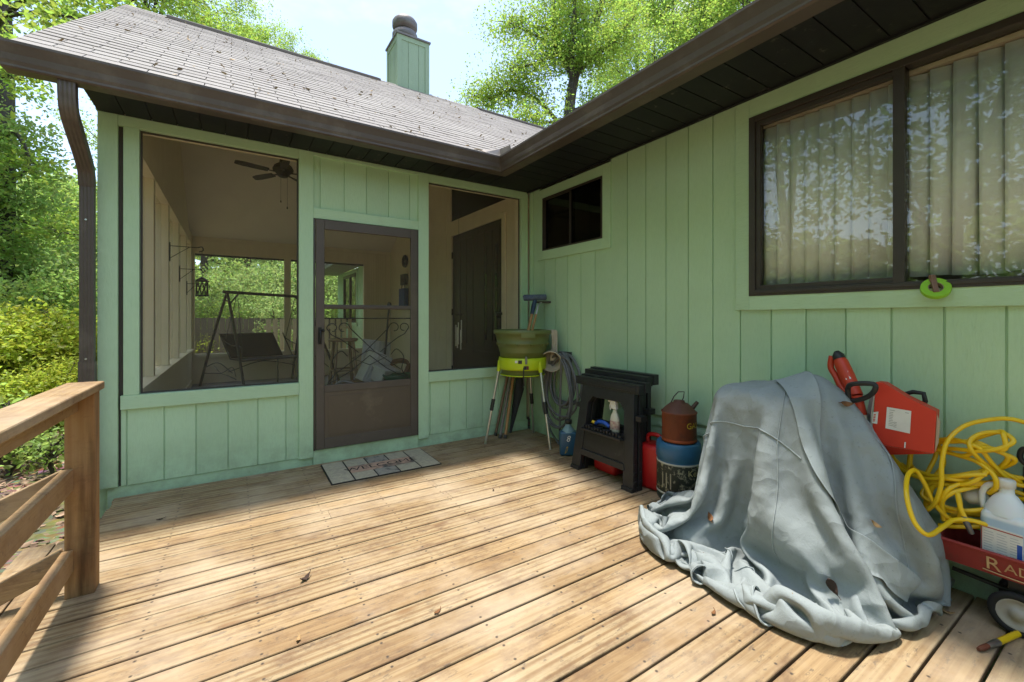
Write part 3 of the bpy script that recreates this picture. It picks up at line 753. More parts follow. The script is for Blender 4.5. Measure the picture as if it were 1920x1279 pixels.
# fallen leaves on the soil beside the deck
def leaf_cloud(pos, nrm_up, size, rng, curl=.25, aspect=.5):
    n = len(pos)
    a = rng.normal(size=(n,3)); a[:,2] *= (1-nrm_up); a /= np.linalg.norm(a,axis=1)[:,None]+1e-9
    b = rng.normal(size=(n,3)); b[:,2] *= (1-nrm_up)
    b -= a*(a*b).sum(1)[:,None]; b /= np.linalg.norm(b,axis=1)[:,None]+1e-9
    c = np.cross(a,b); s = (size*rng.uniform(.6,1.3,n))[:,None]
    V = np.empty((n,6,3))
    k = curl*s*c
    V[:,0] = pos; V[:,1] = pos + a*s*.30 + b*s*aspect*.5 + k*.5; V[:,2] = pos + a*s*.68 + b*s*aspect*.42 + k*.6
    V[:,3] = pos + a*s; V[:,4] = pos + a*s*.68 - b*s*aspect*.42 + k*.6; V[:,5] = pos + a*s*.30 - b*s*aspect*.5 + k*.5
    return V.reshape(-1,3)
def leaf_mesh(name, V, mat, parent=None, four=True):
    me = bpy.data.meshes.new(name); nf = len(V)//6
    me.vertices.add(len(V)); me.vertices.foreach_set('co', V.astype(np.float32).ravel())
    idx = np.arange(nf)[:,None]*6
    # two quads folded along the midrib
    q = np.concatenate([idx+np.array([[0,1,2,3]]), idx+np.array([[0,3,4,5]])], 1).ravel()
    me.loops.add(len(q)); me.loops.foreach_set('vertex_index', q.astype(np.int32))
    me.polygons.add(nf*2); me.polygons.foreach_set('loop_start', (np.arange(nf*2)*4).astype(np.int32)); me.polygons.foreach_set('loop_total', np.full(nf*2,4,np.int32))
    me.update(); me.validate(); me.materials.append(mat)
    o = bpy.data.objects.new(name, me); COL.objects.link(o)
    if parent is not None: o.parent = parent
    return o
rng = np.random.default_rng(4)
litter = simple('dry_leaf_litter', (.36,.25,.17), .8, (.20,.125,.085), 2, bump=0, isl=.55)
n = 9000
px = rng.uniform(-8.5,-3.72,n); py = -2.5+rng.uniform(0,1,n)**1.3*13
keep = ~((px > -3.95) & (py < -.55)) & ~((px > -3.77)&(py>-.1))
px, py = px[keep], py[keep]
pz = np.array([ground_h(a,b) for a,b in zip(px,py)]) + rng.uniform(.0,.035,len(px))
lo = leaf_mesh('leaf_litter', leaf_cloud(np.stack([px,py,pz],1), .75, np.full(len(px),.085), rng), litter)
tag(lo, 'brown fallen leaves lying on the soil beside the deck', 'leaf litter', kind='stuff')

# ---- railing
rl = thing('wooden_railing', 'pine deck railing with a flat cap ending at a stained post', 'railing', (-3.54,-1.36,0))
m = MB(); m.box(-3.592,-3.488,-1.406,-1.314,0.001,.950); m.build('post', MT['post'], rl, bevel=.005)
m = MB(); m.box(-3.592,-3.488,-3.95,-3.85,0.001,.950); m.build('post', MT['post'], rl, bevel=.005)
m = MB(); m.box(-3.612,-3.474,-6.6,-1.29,.952,.990); m.build('top_rail', deckmat('grey_pine_cap', .12, 1), rl, bevel=.006)
m = MB(); m.box(-3.585,-3.545,-6.6,-1.295,.865,.9515); m.build('rail', MT['railw'], rl, bevel=.004)
m = MB(); m.box(-3.600,-3.560,-6.6,-1.407,.500,.603); m.build('rail', MT['railw'], rl, bevel=.004)
m = MB(); m.box(-3.600,-3.560,-6.6,-1.407,.125,.228); m.build('rail', MT['railw'], rl, bevel=.004)
for z0 in (.595, .228):
    m = MB(); a = Vector((-3.594,-1.36,z0-.045)); b = a + Vector((-2.2,-.05,-1.06)); m.bar(a, b, .036, .09); m.build('stair_rail', MT['railx'], rl, bevel=.004)
m = MB(); m.box(-5.84,-5.75,-1.455,-1.365,-1.2,-.42); m.build('post', MT['post'], rl)

# ------------------------------------------------------------------ THINGS INSIDE THE PORCH
fan = thing('ceiling_fan', 'dark ceiling fan hanging from the porch ridge', 'ceiling fan', (-2.345,2.68,3.35))
m = MB(); m.cyl((-2.345,2.68,3.5),(-2.345,2.68,4.40),.016,n=10); m.lathe([(.06,0),(.05,.08),(.02,.1)], (-2.345,2.68,4.30)); m.lathe([(.02,.1),(.045,.06),(.05,0)],(-2.345,2.68,3.47),16); m.build('downrod', MT['blackmetal'], fan)
m = MB(); m.lathe([(0,.14),(.06,.135),(.11,.10),(.135,.05),(.13,.02),(.09,-.01),(.075,-.04),(.05,-.06),(0,-.065)], (-2.345,2.68,3.35), 24); m.build('motor', MT['blackmetal'], fan)
for kq in range(5):
    a = R(196+72*kq); d = Vector((math.cos(a), math.sin(a), 0)); s = Vector((-d.y, d.x, 0)); c0 = Vector((-2.345,2.68,3.345))
    m = MB(); m.bar(c0+d*.11, c0+d*.22, .03, .008)
    p = []
    for u, w in ((.19,.035),(.30,.048),(.50,.055),(.57,.045),(.60,.025)): p.append((u, w))
    pts = [c0+d*u+s*w+Vector((0,0,.012)) for u, w in p] + [c0+d*u-s*w+Vector((0,0,-.012)) for u, w in p[::-1]]
    m.prism(pts, (0,0,.007)); m.build('blade', MT['blackmetal'], fan)
for dx, zl in ((-.03,.34),(.05,.42)):
    m = MB(); m.cyl((-2.345+dx,2.66,3.30),(-2.345+dx,2.66,3.30-zl),.0022,n=5); m.lathe([(0,0),(.010,.012),(.006,.035),(0,.04)], (-2.345+dx,2.66,3.26-zl), 8); m.build('pull_chain', MT['blackmetal'], fan)

sg = thing('porch_swing', 'dark metal A frame porch swing with sling bench', 'porch swing', (-2.5,4.55,.13))
swm = simple('swing_frame_bronze', (.075,.062,.048), .5, bump=.15); slm = simple('dark_sling_fabric', (.060,.050,.042), .8, (.05,.04,.034), 3, bump=.3, bscale=150)
AL = Vector((-3.02,4.35,1.735)); AR = Vector((-1.83,4.75,1.70))
m = MB(); m.tube([AL+Vector((-.06,-.02,0)), AR+Vector((.06,.02,0))], .026, 10); m.build('top_bar', swm, sg)
for A, feet in ((AL, ((-3.42,5.0,.13),(-2.78,3.75,.13))), (AR, ((-1.98,5.15,.13),(-1.30,4.15,.13)))):
    for i, f_ in enumerate(feet):
        F = Vector(f_); mid = (A+F)/2 + Vector((0,(.05 if i==0 else -.05)*-1,.06))
        m = MB(); m.tube(bez([A, mid, F], 10), .021, 10); m.build('leg', swm, sg)
    m = MB(); m.tube([(A+(Vector(feet[0])-A)*.09), (A+(Vector(feet[1])-A)*.09)], .012, 8); m.tube([A+(AR-AL if A is AL else AL-AR)*.14, A+(Vector(feet[1])-A)*.13], .012, 8); m.build('brace', swm, sg)
d = (AR-AL).normalized(); nrm = Vector((d.y,-d.x,0))    # towards the camera side
c0 = AL + (AR-AL)*.5; 
def SP(u, v, z): p = c0 + d*u + nrm*v; return Vector((p.x, p.y, z))
m = MB(); m.hexa([SP(-.52,-.16,.625),SP(.32,-.16,.625),SP(.32,-.15,.64),SP(-.52,-.15,.64),SP(-.62,-.33,1.02),SP(.22,-.33,1.02),SP(.22,-.32,1.025),SP(-.62,-.32,1.025)]); m.build('backrest', slm, sg)
m = MB(); m.hexa([SP(-.52,.32,.60),SP(.50,.32,.60),SP(.46,-.16,.60),SP(-.52,-.16,.60),SP(-.52,.32,.622),SP(.50,.32,.622),SP(.46,-.16,.622),SP(-.52,-.16,.622)]); m.build('seat', slm, sg)
m = MB()
m.tube([SP(-.53,.33,.61),SP(.51,.33,.61)], .016, 8); m.tube([SP(-.64,-.335,1.03),SP(.24,-.335,1.03)], .011, 8)
for u, b in ((-.53,-.63),(.50,.40)):
    m.tube(bez([SP(b,-.28,.95),SP(u,-.1,.84),SP(u,.15,.85),SP(u,.34,.80),SP(u,.34,.61)],5), .009, 6)
    m.tube([SP(b,-.335,1.03),SP(u,-.16,.61),SP(u,.33,.61)], .011, 6)
m.build('seat_frame', swm, sg)
for u, A in ((-.52, AL), (.47, AR)):
    m = MB(); t_ = A + (AR-AL if A is AL else AL-AR)*.12
    m.tube([t_, SP(u,.32,.81)], .005, 5); m.tube([t_, SP(u-.04,-.28,.95)], .006, 5); m.build('hanging_rod', swm, sg)
m = MB()
m.tube(bez([(-3.36,4.85,.45),(-3.15,4.5,.56),(-2.95,4.1,.42)],6), .008, 6); m.tube(bez([(-3.38,4.9,.36),(-3.1,4.45,.38),(-2.9,3.95,.33)],6), .008, 6)
m.tube(bez([(-3.2,4.6,.50),(-3.1,4.4,.40),(-2.95,4.2,.5),(-2.9,4.05,.36)],6), .006, 5)
m.tube(bez([(-3.0,4.3,.42),(-2.5,4.6,.55),(-1.95,4.95,.42)],8), .008, 6); m.tube(bez([(-1.95,5.0,.55),(-1.7,4.6,.62),(-1.45,4.35,.40)],6), .008, 6)
m.build('scroll_stretcher', swm, sg)
m = MB(); m.tube([SP(.03,.33,.60),SP(.03,.33,.15)], .010, 6); m.box(SP(.03,.33,0).x-.03,SP(.03,.33,0).x+.03,SP(.03,.33,0).y-.03,SP(.03,.33,0).y+.03,.1305,.15); m.build('leg', swm, sg)

# wall hooks on the left inner wall
def bracket(y, z, L_, lab):
    b = thing('plant_bracket', lab, 'plant bracket', (-3.55,y,z))
    m = MB(); m.tube([(-3.548,y,z),(-3.55+L_,y,z)], .0045, 6); m.tube([(-3.548,y,z-.14),(-3.55+L_*.7,y,z)], .004, 6)
    m.tube(bez([(-3.55+L_,y,z),(-3.55+L_+.04,y,z+.01),(-3.55+L_+.05,y,z-.03),(-3.55+L_+.01,y,z-.05)],5), .006, 6); m.build('arm', MT['blackmetal'], b)
    m = MB(); m.box(-3.5595,-3.5475,y-.012,y+.012,z-.18,z+.04); m.build('backplate', MT['blackmetal'], b)
bracket(2.15, 2.14, .26, 'black iron plant bracket on the inner post, nearest the deck')
bracket(3.25, 1.98, .22, 'black iron plant bracket on the inner wall, middle one')
bracket(4.35, 1.85, .18, 'black iron plant bracket on the inner wall nearest the swing')
lt = thing('hanging_lantern', 'black filigree lantern hanging in the porch corner by the swing', 'lantern', (-3.40,5.20,1.75))
m = MB(); c_ = (-3.40,5.20)
for q in range(8):
    a = q*PI/4; m.tube([(c_[0]+.085*math.cos(a),c_[1]+.085*math.sin(a),1.70),(c_[0]+.085*math.cos(a+.4),c_[1]+.085*math.sin(a+.4),1.83),(c_[0]+.085*math.cos(a),c_[1]+.085*math.sin(a),1.96)], .011, 5)
m.lathe([(.095,0),(.10,.012),(.095,.024)], (c_[0],c_[1],1.69), 20); m.lathe([(.10,0),(.105,.01),(.05,.06),(0,.085)], (c_[0],c_[1],1.95), 20); m.build('cage', MT['blackmetal'], lt)
m = MB(); m.cyl((c_[0],c_[1],2.03),(c_[0],c_[1],2.49),.004,n=6); m.tube([(c_[0],c_[1],2.035),(c_[0]+.02,c_[1],2.05),(c_[0],c_[1],2.07)],.004,5); m.build('hook', MT['blackmetal'], lt)

# heap of stored things behind the screen door
wht = simple('dusty_white_plastic', (.50,.50,.47), .5, (.40,.40,.37), 6, bump=.15)
tan = simple('tan_wood', (.30,.22,.13), .6, (.22,.15,.085), 6, (1,1,6), .2)
chs = thing('wooden_stool', 'tan wooden stool in the porch behind the screen door', 'stool', (-1.55,1.15,.13))
m = MB(); m.lathe([(0,0),(.15,0),(.165,.015),(.16,.035),(0,.04)], (-1.55,1.15,1.03), 24); m.build('seat', tan, chs)
for sx in (-1,1):
    for sy in (-1,1): m = MB(); m.cyl((-1.55+.09*sx,1.15+.09*sy,1.03),(-1.55+.16*sx,1.15+.16*sy,.13),.018,n=8); m.build('leg', tan, chs)
m = MB()
for z in (.45,.70):
    q = .13 if z > .6 else .145
    for s in (-1,1): m.cyl((-1.55-q*1,1.15+q*s,z),(-1.55+q,1.15+q*s,z),.011,n=6); m.cyl((-1.55+q*s,1.15-q,z),(-1.55+q*s,1.15+q,z),.011,n=6)
m.v = []; m.f = []; m.sm = []
for z in (.45,.70):
    q = .13 if z > .6 else .145
    for s in (-1,1):
        m = MB(); m.cyl((-1.55-q,1.15+q*s,z),(-1.55+q,1.15+q*s,z),.011,n=6); m.build('stretcher', tan, chs)
        m = MB(); m.cyl((-1.55+q*s,1.15-q,z),(-1.55+q*s,1.15+q,z),.011,n=6); m.build('stretcher', tan, chs)
def tilt_box(name, label, cat, c, size, rot, mat, extra=None, bev=.008):
    o = thing(name, label, cat, c); o.rotation_euler = rot
    sx, sy, sz = size
    m = MB(); m.box(-sx/2,sx/2,-sy/2,sy/2,-sz/2,sz/2); m.build('body', mat, o, world=False, bevel=bev)
    if extra: extra(o, sx, sy, sz)
    return o
def lidded(o, sx, sy, sz):
    m = MB(); m.box(-sx/2-.012,sx/2+.012,-sy/2-.012,sy/2+.012,sz/2,sz/2+.03); m.build('lid', wht, o, world=False, bevel=.006)
    m = MB(); m.box(-.05,.05,-sy/2-.02,-sy/2-.001,-.02,.02); m.build('latch', MT['black'], o, world=False)
def ribbed(o, sx, sy, sz):
    m = MB()
    for q in range(5): m.box(-sx/2+.03+q*(sx-.06)/5, -sx/2+.03+(q+.7)*(sx-.06)/5, -sy/2-.008, -sy/2, -sz/2+.02, sz/2-.02)
    m.build('ribs', wht, o, world=False)
tilt_box('storage_bin', 'low white storage bin on the porch floor behind the screen door', 'storage bin', (-1.38,.62,.30), (.42,.30,.30), (0,0,.25), wht, lidded)
tilt_box('plastic_crate', 'tilted white ribbed plastic crate in the middle of the porch heap', 'crate', (-1.13,.75,.74), (.24,.16,.36), (.12,.45,.3), wht, ribbed)
tilt_box('leaning_board', 'square white panel leaning at the back of the porch heap', 'panel', (-1.02,1.00,.87), (.34,.02,.34), (-.2,.16,.1), wht, ribbed)
tilt_box('white_tub', 'small white tub lying near the front of the porch heap', 'tub', (-.92,.62,.66), (.22,.18,.14), (.3,.1,.5), wht, lidded)
cbx = tilt_box('moving_box', 'brown cardboard box carrying the porch heap', 'box', (-.98,.82,.36), (.66,.42,.46), (0,0,.08), simple('brown_cardboard', (.20,.13,.075), .8), None)
m = MB(); m.box(-.04,.04,-.2105,.2105,.2302,.2312); m.build('tape', tan, cbx, world=False)
rp = thing('rope_coil', 'coil of brown rope lying on the right of the porch heap', 'rope', (-.72,.75,.75))
m = MB(); pts = []
for q in range(150):
    a = q/150*2*PI*6; rr_ = .15+.025*math.sin(q*.33); pts.append((-.72+rr_*math.cos(a), .75+.6*rr_*math.sin(a), .70+.10*math.sin(a+.6)+.02*math.sin(q*.17)))
m.tube(pts, .014, 6); m.build('coil', simple('brown_rope', (.17,.085,.045), .9, bump=.5, bscale=90), rp)
hs = thing('grey_tubing', 'loop of grey tubing standing at the left of the porch heap', 'tubing', (-1.55,.45,.2))
m = MB(); m.tube(bez([(-1.40,.36,.60),(-1.62,.40,.66),(-1.72,.42,.45),(-1.62,.42,.24),(-1.40,.40,.20),(-1.15,.38,.24)],8), .014, 8); m.build('loop', simple('grey_rubber', (.25,.25,.24), .5), hs)
pl = thing('black_pole', 'thin black pole with a knob standing out of the porch heap', 'pole', (-.98,.95,.5))
m = MB(); m.cyl((-1.02,.92,.62),(-.93,.98,1.44),.012,n=8); m.build('shaft', MT['blackmetal'], pl)
m = MB(); m.sphere((-.928,.982,1.46),.026,s=(1,1,1.5)); m.build('knob', MT['black'], pl)
gt = thing('green_tray', 'flat green plastic tray at the bottom right of the porch heap', 'tray', (-.62,.40,.62))
m = MB(); m.lathe([(0,0),(.17,0),(.20,.05),(.205,.05),(.172,-.006),(0,-.006)], (-.70,.42,.645), 24, True, 1, .6); m.build('dish', simple('dark_green_plastic', (.02,.10,.05), .5), gt)
m = MB(); m.box(-.86,-.52,.30,.54,.13,.638); gbx = m.build('stand_box', simple('dark_carton', (.06,.05,.045), .8), gt)

for nm_, dx_ in (('wooden_stool',-.30),('storage_bin',-.50),('plastic_crate',-.47),('leaning_board',-.49),('white_tub',-.60),('moving_box',-.57),('rope_coil',-.63),('grey_tubing',-.42),('black_pole',-.43),('green_tray',-.70)):
    bpy.data.objects[nm_].location.x += dx_
wc = thing('wind_chime', 'silver wind chime tubes hanging by the inner door', 'wind chime', (-.55,.7,1.5))
m = MB()
for q in range(5):
    a = q*2*PI/5; m.cyl((-.62+.035*math.cos(a),.60+.035*math.sin(a),1.28-.03*q),(-.62+.035*math.cos(a),.60+.035*math.sin(a),1.0-.02*q),.008,n=8)
m.build('tube', MT['alu'], wc)
m = MB(); m.lathe([(0,0),(.05,0),(.05,.012),(0,.012)], (-.62,.60,1.34), 16); m.cyl((-.62,.60,1.35),(-.62,.60,3.1),.002,n=4)
for q in range(5):
    a = q*2*PI/5; m.cyl((-.62+.035*math.cos(a),.60+.035*math.sin(a),1.28-.03*q),(-.62+.035*math.cos(a),.60+.035*math.sin(a),1.345),.0012,n=4)
m.build('top_disc', MT['blackmetal'], wc)
dn = thing('dark_ornament', 'small dark ring ornament hanging high beside the inner door', 'ornament', (-.05,3.7,2.2))
m = MB(); m.tube([(-.03,4.3+.10*math.cos(q*PI/8),2.45+.10*math.sin(q*PI/8)) for q in range(16)], .03, 8, closed=True); m.build('ring', MT['blackmetal'], dn)
b2 = tilt_box('blue_bag', 'blue bag hanging on the inner porch wall', 'bag', (-.06,4.3,1.72), (.08,.34,.36), (0,0,0), simple('blue_nylon', (.02,.07,.25), .6), None)
m = MB(); m.tube(bez([(0,-.1,.18),(0,-.06,.30),(0,.06,.30),(0,.1,.18)],5), .01, 6); m.build('strap', MT['black'], b2, world=False)
b3 = tilt_box('dark_tool_pouch', 'dark tool pouch hanging above the blue bag', 'pouch', (-.05,4.3,2.08), (.06,.28,.22), (0,0,.0), MT['black'], None)
m = MB(); m.box(-.036,-.031,-.10,.10,-.06,.02); m.build('pocket', MT['gap'], b3, world=False)

# bits of leaf and twig caught on the porch roof
rng = np.random.default_rng(12); n = 240
sx_ = rng.uniform(XL+.1, 1.0, n); ss_ = rng.uniform(.02, 1, n)**1.2*L
pz_ = np.array([on_roof(s_, .014) for s_ in ss_])
ro = leaf_mesh('roof_litter', leaf_cloud(np.stack([sx_, pz_[:,0], pz_[:,1]],1), .55, np.full(n,.042), rng, .3, .35), simple('pale_leaf_litter', (.42,.33,.20), .8, (.25,.17,.09), 2, bump=0, isl=.4))
tag(ro, 'small dry leaves and twigs scattered on the porch shingles', 'leaf litter', kind='stuff')

# ------------------------------------------------------------------ THINGS ON THE DECK
# welcome mat
mat_ = thing('doormat', 'stone patterned doormat reading welcome below the screen door', 'doormat', (-1.835,-.355,0), R(-.6))
m = MB(); m.box(-.46,.46,-.265,.265,.001,.009); m.build('backing', simple('black_rubber', (.02,.019,.018), .7), mat_, world=False, bevel=.003)
cell = simple('mat_stone_print', (.50,.44,.31), .9, (.36,.32,.25), 30, bump=.7, bscale=120, isl=.18, dirt=(.50,.46,.31), dirt_lo=.52, dirt_hi=.68, dscale=45)
soot = simple('mat_stone_soiled', (.36,.33,.27), .9, (.26,.24,.20), 30, bump=.7, bscale=120, dirt=(.07,.07,.065), dirt_lo=.5, dirt_hi=.65, dscale=12)
xs_ = [-.455,-.278,-.094,.092,.276,.455]; ys_ = [-.26,-.095,.075,.26]
for i in range(5):
    for j in range(3):
        if j == 1 and 1 <= i <= 3: continue
        g = .006; gy = .002 if i in (0,4) else .003
        m = MB(); m.box(xs_[i]+g, xs_[i+1]-g, ys_[j]+gy, ys_[j+1]-gy, .0088, .0125); m.build('stone_tile', soot if i == 2 else cell, mat_, world=False, bevel=.001)
m = MB(); m.box(xs_[1]+.006, xs_[4]-.006, ys_[1]+.002, ys_[2]-.002, .0088, .0128)
m.build('band', simple('mat_terracotta_band', (.52,.33,.23), .9, (.42,.28,.2), 25, bump=.6, bscale=120, dirt=(.10,.095,.085), dirt_lo=.50, dirt_hi=.63, dscale=5), mat_, world=False)
m = text_mb('WELCOME', .115); m.v = [(x*1.12, y-.010, .0131) for x, y, z in m.v]; m.build('lettering', simple('mat_dark_lettering', (.055,.04,.035), .9), mat_, world=False)

# mulcher on three legs
olive = simple('olive_green_plastic', (.14,.165,.050), .42, (.125,.15,.044), 3, bump=.08, spec=.5, dirt=(.14,.14,.07), dirt_lo=.6, dirt_hi=.85)
lime = simple('lime_plastic', (.50,.62,.012), .38, (.44,.55,.01), 3, bump=.05, spec=.5)
MX, MY = -.385, -.44
mu = thing('leaf_mulcher', 'olive and lime electric leaf mulcher on three silver legs in the deck corner', 'leaf mulcher', (MX,MY,0))
m = MB(); m.lathe([(.245,.955),(.250,.99),(.262,1.03),(.272,1.035),(.274,1.05),(.268,1.055),(.285,1.135),(.300,1.14),(.303,1.15),(.303,1.178),(.296,1.182),(.288,1.178),(.265,1.05),(.24,.95),(.20,.90)], (MX,MY,0), 48); m.build('hopper', olive, mu)
m = MB()
for q in range(24):
    a = 2*PI*q/24; 
    if q % 2: m.cyl((MX+.262*math.cos(a),MY+.262*math.sin(a),1.028),(MX+.276*math.cos(a),MY+.276*math.sin(a),1.045),.012,n=6)
m.build('hopper_lugs', olive, mu)
fd = Vector((-2.55,-3.75,0)).normalized(); sd_ = Vector((fd.y,-fd.x,0))*-1    # towards the deck, and to its right
m = MB(); 
def mu_p(u, r, z): 
    a = u; v = fd*math.cos(a) + sd_*math.sin(a); return Vector((MX,MY,z)) + v*r
def patch(a0, a1, z0, z1, r0, r1, n=10):
    mm = MB(); vs = []; fs = []
    for k in range(n+1):
        a = a0+(a1-a0)*k/n
        vs += [mu_p(a,r0,z0), mu_p(a,r0,z1), mu_p(a,r1,z0), mu_p(a,r1,z1)]
    for k in range(n):
        b = 4*k; fs += [(b+2,b+6,b+7,b+3),(b+3,b+7,b+5,b+1),(b,b+4,b+6,b+2),(b,b+1,b+5,b+4)]
    fs += [(0,2,3,1),(4*n,4*n+1,4*n+3,4*n+2)]
    return mm.add(vs, fs)
patch(-.05, .42, 1.105, 1.165, .28, .312).build('grip_lip', olive, mu, bevel=.004)
m = MB(); m.lathe([(.20,.90),(.236,.895),(.240,.955),(.246,.958)], (MX,MY,0), 40); m.build('neck', olive, mu)
m = MB(); m.lathe([(.235,.775),(.246,.778),(.250,.80),(.252,.87),(.246,.897),(.236,.899)], (MX,MY,0), 48); m.build('band', lime, mu)
m = MB(); m.lathe([(0,.70),(.14,.695),(.205,.705),(.222,.72),(.226,.775),(.235,.777)], (MX,MY,0), 40); m.build('lower_bowl', olive, mu)
m = MB(); m.lathe([(.222,.712),(.236,.716),(.236,.722),(.222,.724)], (MX,MY,0), 40); m.build('rim_ring', lime, mu)
sticker = simple('white_sticker', (.75,.75,.72), .5, bump=0)
patch(-.30,-.20,.855,.878,.249,.2535,3).build('label', sticker, mu)
patch(-.17,-.02,.848,.882,.249,.2535,4).build('label', MT['black'], mu)
patch(.10,.18,.845,.92,.235,.268,2).build('latch', simple('grey_latch', (.20,.20,.16), .5), mu, bevel=.004)
patch(.05,.16,.79,.825,.249,.258,3).build('switch', MT['black'], mu); patch(.17,.24,.79,.825,.249,.256,3).build('switch', simple('maroon_button', (.16,.03,.03), .5), mu)
m = MB(); m.tube(bez([mu_p(.05,.256,.81),mu_p(.04,.262,.76),mu_p(.045,.258,.70),mu_p(.06,.245,.63)],6), .006, 6); m.build('cord', MT['black'], mu)
for fx_, fy_ in ((-.748,-.292),(-.306,-.813),(-.075,-.205)):
    v = Vector((fx_-MX, fy_-MY, 0)).normalized(); top = Vector((MX,MY,.80))+v*.246; foot = Vector((fx_,fy_,.004))
    m = MB(); m.tube([top, foot], .0135, 12); lg = m.build('leg', MT['alu'], mu)
    a = top+(foot-top)*.42; b = top+(foot-top)*.57
    m = MB(); m.tube([a+(b-a)*q/8 for q in range(9)], [.021 if q % 2 else .0185 for q in range(9)], 12); m.build('grip', MT['black'], lg)
    m = MB(); m.tube([top+Vector((0,0,.06))-v*.01, top, top+(foot-top)*.06], [.026,.024,.019], 10); m.build('socket', lime, lg)

# two window tools standing in the hopper
wood = simple('varnished_handle_wood', (.45,.24,.09), .4, (.36,.18,.06), 8, (6,6,1), .2)
navy = simple('navy_plastic', (.03,.055,.11), .5); fuzz = simple('blue_grey_fleece', (.13,.16,.22), .95, (.07,.09,.14), 40, bump=1.0, bscale=160)
hd = Vector((.84,-.54,0))
bs = thing('window_scrubber', 'blue headed window scrubber with wooden handle in the mulcher hopper', 'window scrubber', (-.36,-.42,1.0))
a = Vector((-.36,-.44,.98)); b = Vector((-.165,-.36,1.50))
m = MB(); m.tube([a, a+(b-a)*.72], .016, 10); m.build('handle', wood, bs)
m = MB(); m.tube([a+(b-a)*.70, a+(b-a)*.85, b], [.020,.026,.022], 10); m.build('neck', navy, bs)
m = MB(); m.tube([b-hd*.13+Vector((0,0,.022)), b-hd*.12+Vector((0,0,.024)), b+hd*.115+Vector((0,0,.03)), b+hd*.125+Vector((0,0,.03))], [.02,.034,.034,.022], 12); m.build('sleeve', fuzz, bs)
sq = thing('squeegee', 'squeegee with bent silver neck and wooden handle beside the scrubber', 'squeegee', (-.33,-.44,1.0))
a = Vector((-.335,-.46,.98)); b = Vector((-.15,-.385,1.40))
m = MB(); m.tube([a, a+(b-a)*.86], .014, 10); m.build('handle', wood, sq)
m = MB(); m.tube(bez([a+(b-a)*.84, a+(b-a)*1.0, Vector((-.12,-.37,1.455)), Vector((-.085,-.375,1.475))],5), .009, 8); m.build('neck', MT['alu'], sq)
m = MB(); m.bar(Vector((-.085,-.375,1.478))-hd*.07, Vector((-.085,-.375,1.478))+hd*.10, .012, .022); m.build('blade', MT['gap'], sq)

# poles leaning in the corner below
for i, (lab, p0, p1, r, mt) in enumerate((('light wood pole leaning behind the mulcher legs', (-0.462,-0.217,0.000), (-.235,-.05,.72), .017, wood),
    ('grey pole between the two wooden poles behind the mulcher', (-0.510,-0.185,0.000), (-.27,-.05,.72), .016, simple('grey_weathered_pole', (.22,.19,.16), .7)),
    ('dull brown pole, leftmost behind the mulcher legs', (-0.495,-0.068,0.000), (-.31,-.05,.72), .015, simple('brown_pole', (.20,.12,.07), .6)))):
    o = thing('pole', lab, 'pole', p0, 0, 'poles leaning in the corner')
    a = Vector(p0)+Vector((0,0,.0)); b = Vector(p1); 
    m = MB(); m.tube([a, a+(b-a)*1.0], r, 10); m.build('shaft', mt, o)
    m = MB(); m.tube([a+Vector((0,0,0)), a+(b-a)*.05], r+.003, 10); m.build('tip', MT['gap'], o)
gb = thing('thick_grey_rod', 'dark grey thick tapered umbrella leaning in the corner behind the mulcher', 'rod', (-.25,-.10,0))  # unidentified dark grey shape, built as a thick tapered rod
m = MB(); m.tube([(-0.296,-0.064,0.000), (-.20,-.10,.50), (-.165,-.07,.70)], [.012,.055,.03], 10); m.build('rod_body', simple('dark_grey_matte', (.045,.045,.047), .85, bump=.5), gb)
m = MB(); m.tube([(-.168,-.075,.69),(-.14,-.05,.85)], .01, 8); m.build('handle', MT['black'], gb)

# rag over the hopper rim
rg = MB(); vs = []; fs = []
nu, nv = 7, 16
base = Vector((-.150,-.615,1.187)); tang = Vector((.84,-.54,0)); outv = Vector((.50,-.86,0)).normalized()
for j in range(nv):
    t_ = j/(nv-1)
    for i in range(nu):
        u = (i/(nu-1)-.5)*(.10 - .045*math.sin(t_*2.6)) ; fold = .014*math.sin(i*2.1+t_*2)
        if t_ < .18: p = base - outv*(.05*(1-t_/.18)) + Vector((0,0,.012-.05*(1-t_/.18)))
        else: p = base + outv*(.022+.015*math.sin(t_*3)) + Vector((0,0,-(t_-.18)*.40))
        vs.append(p + tang*u + outv*fold)
for j in range(nv-1):
    for i in range(nu-1): fs.append((j*nu+i, j*nu+i+1, (j+1)*nu+i+1, (j+1)*nu+i))
rg.add(vs, fs, True)
o = rg.build('rag', simple('beige_cotton', (.52,.45,.37), .95, (.42,.36,.29), 20, bump=.6, bscale=150), solid=.006, subsurf=1); tag(o, 'beige rag hanging over the mulcher rim', 'rag')

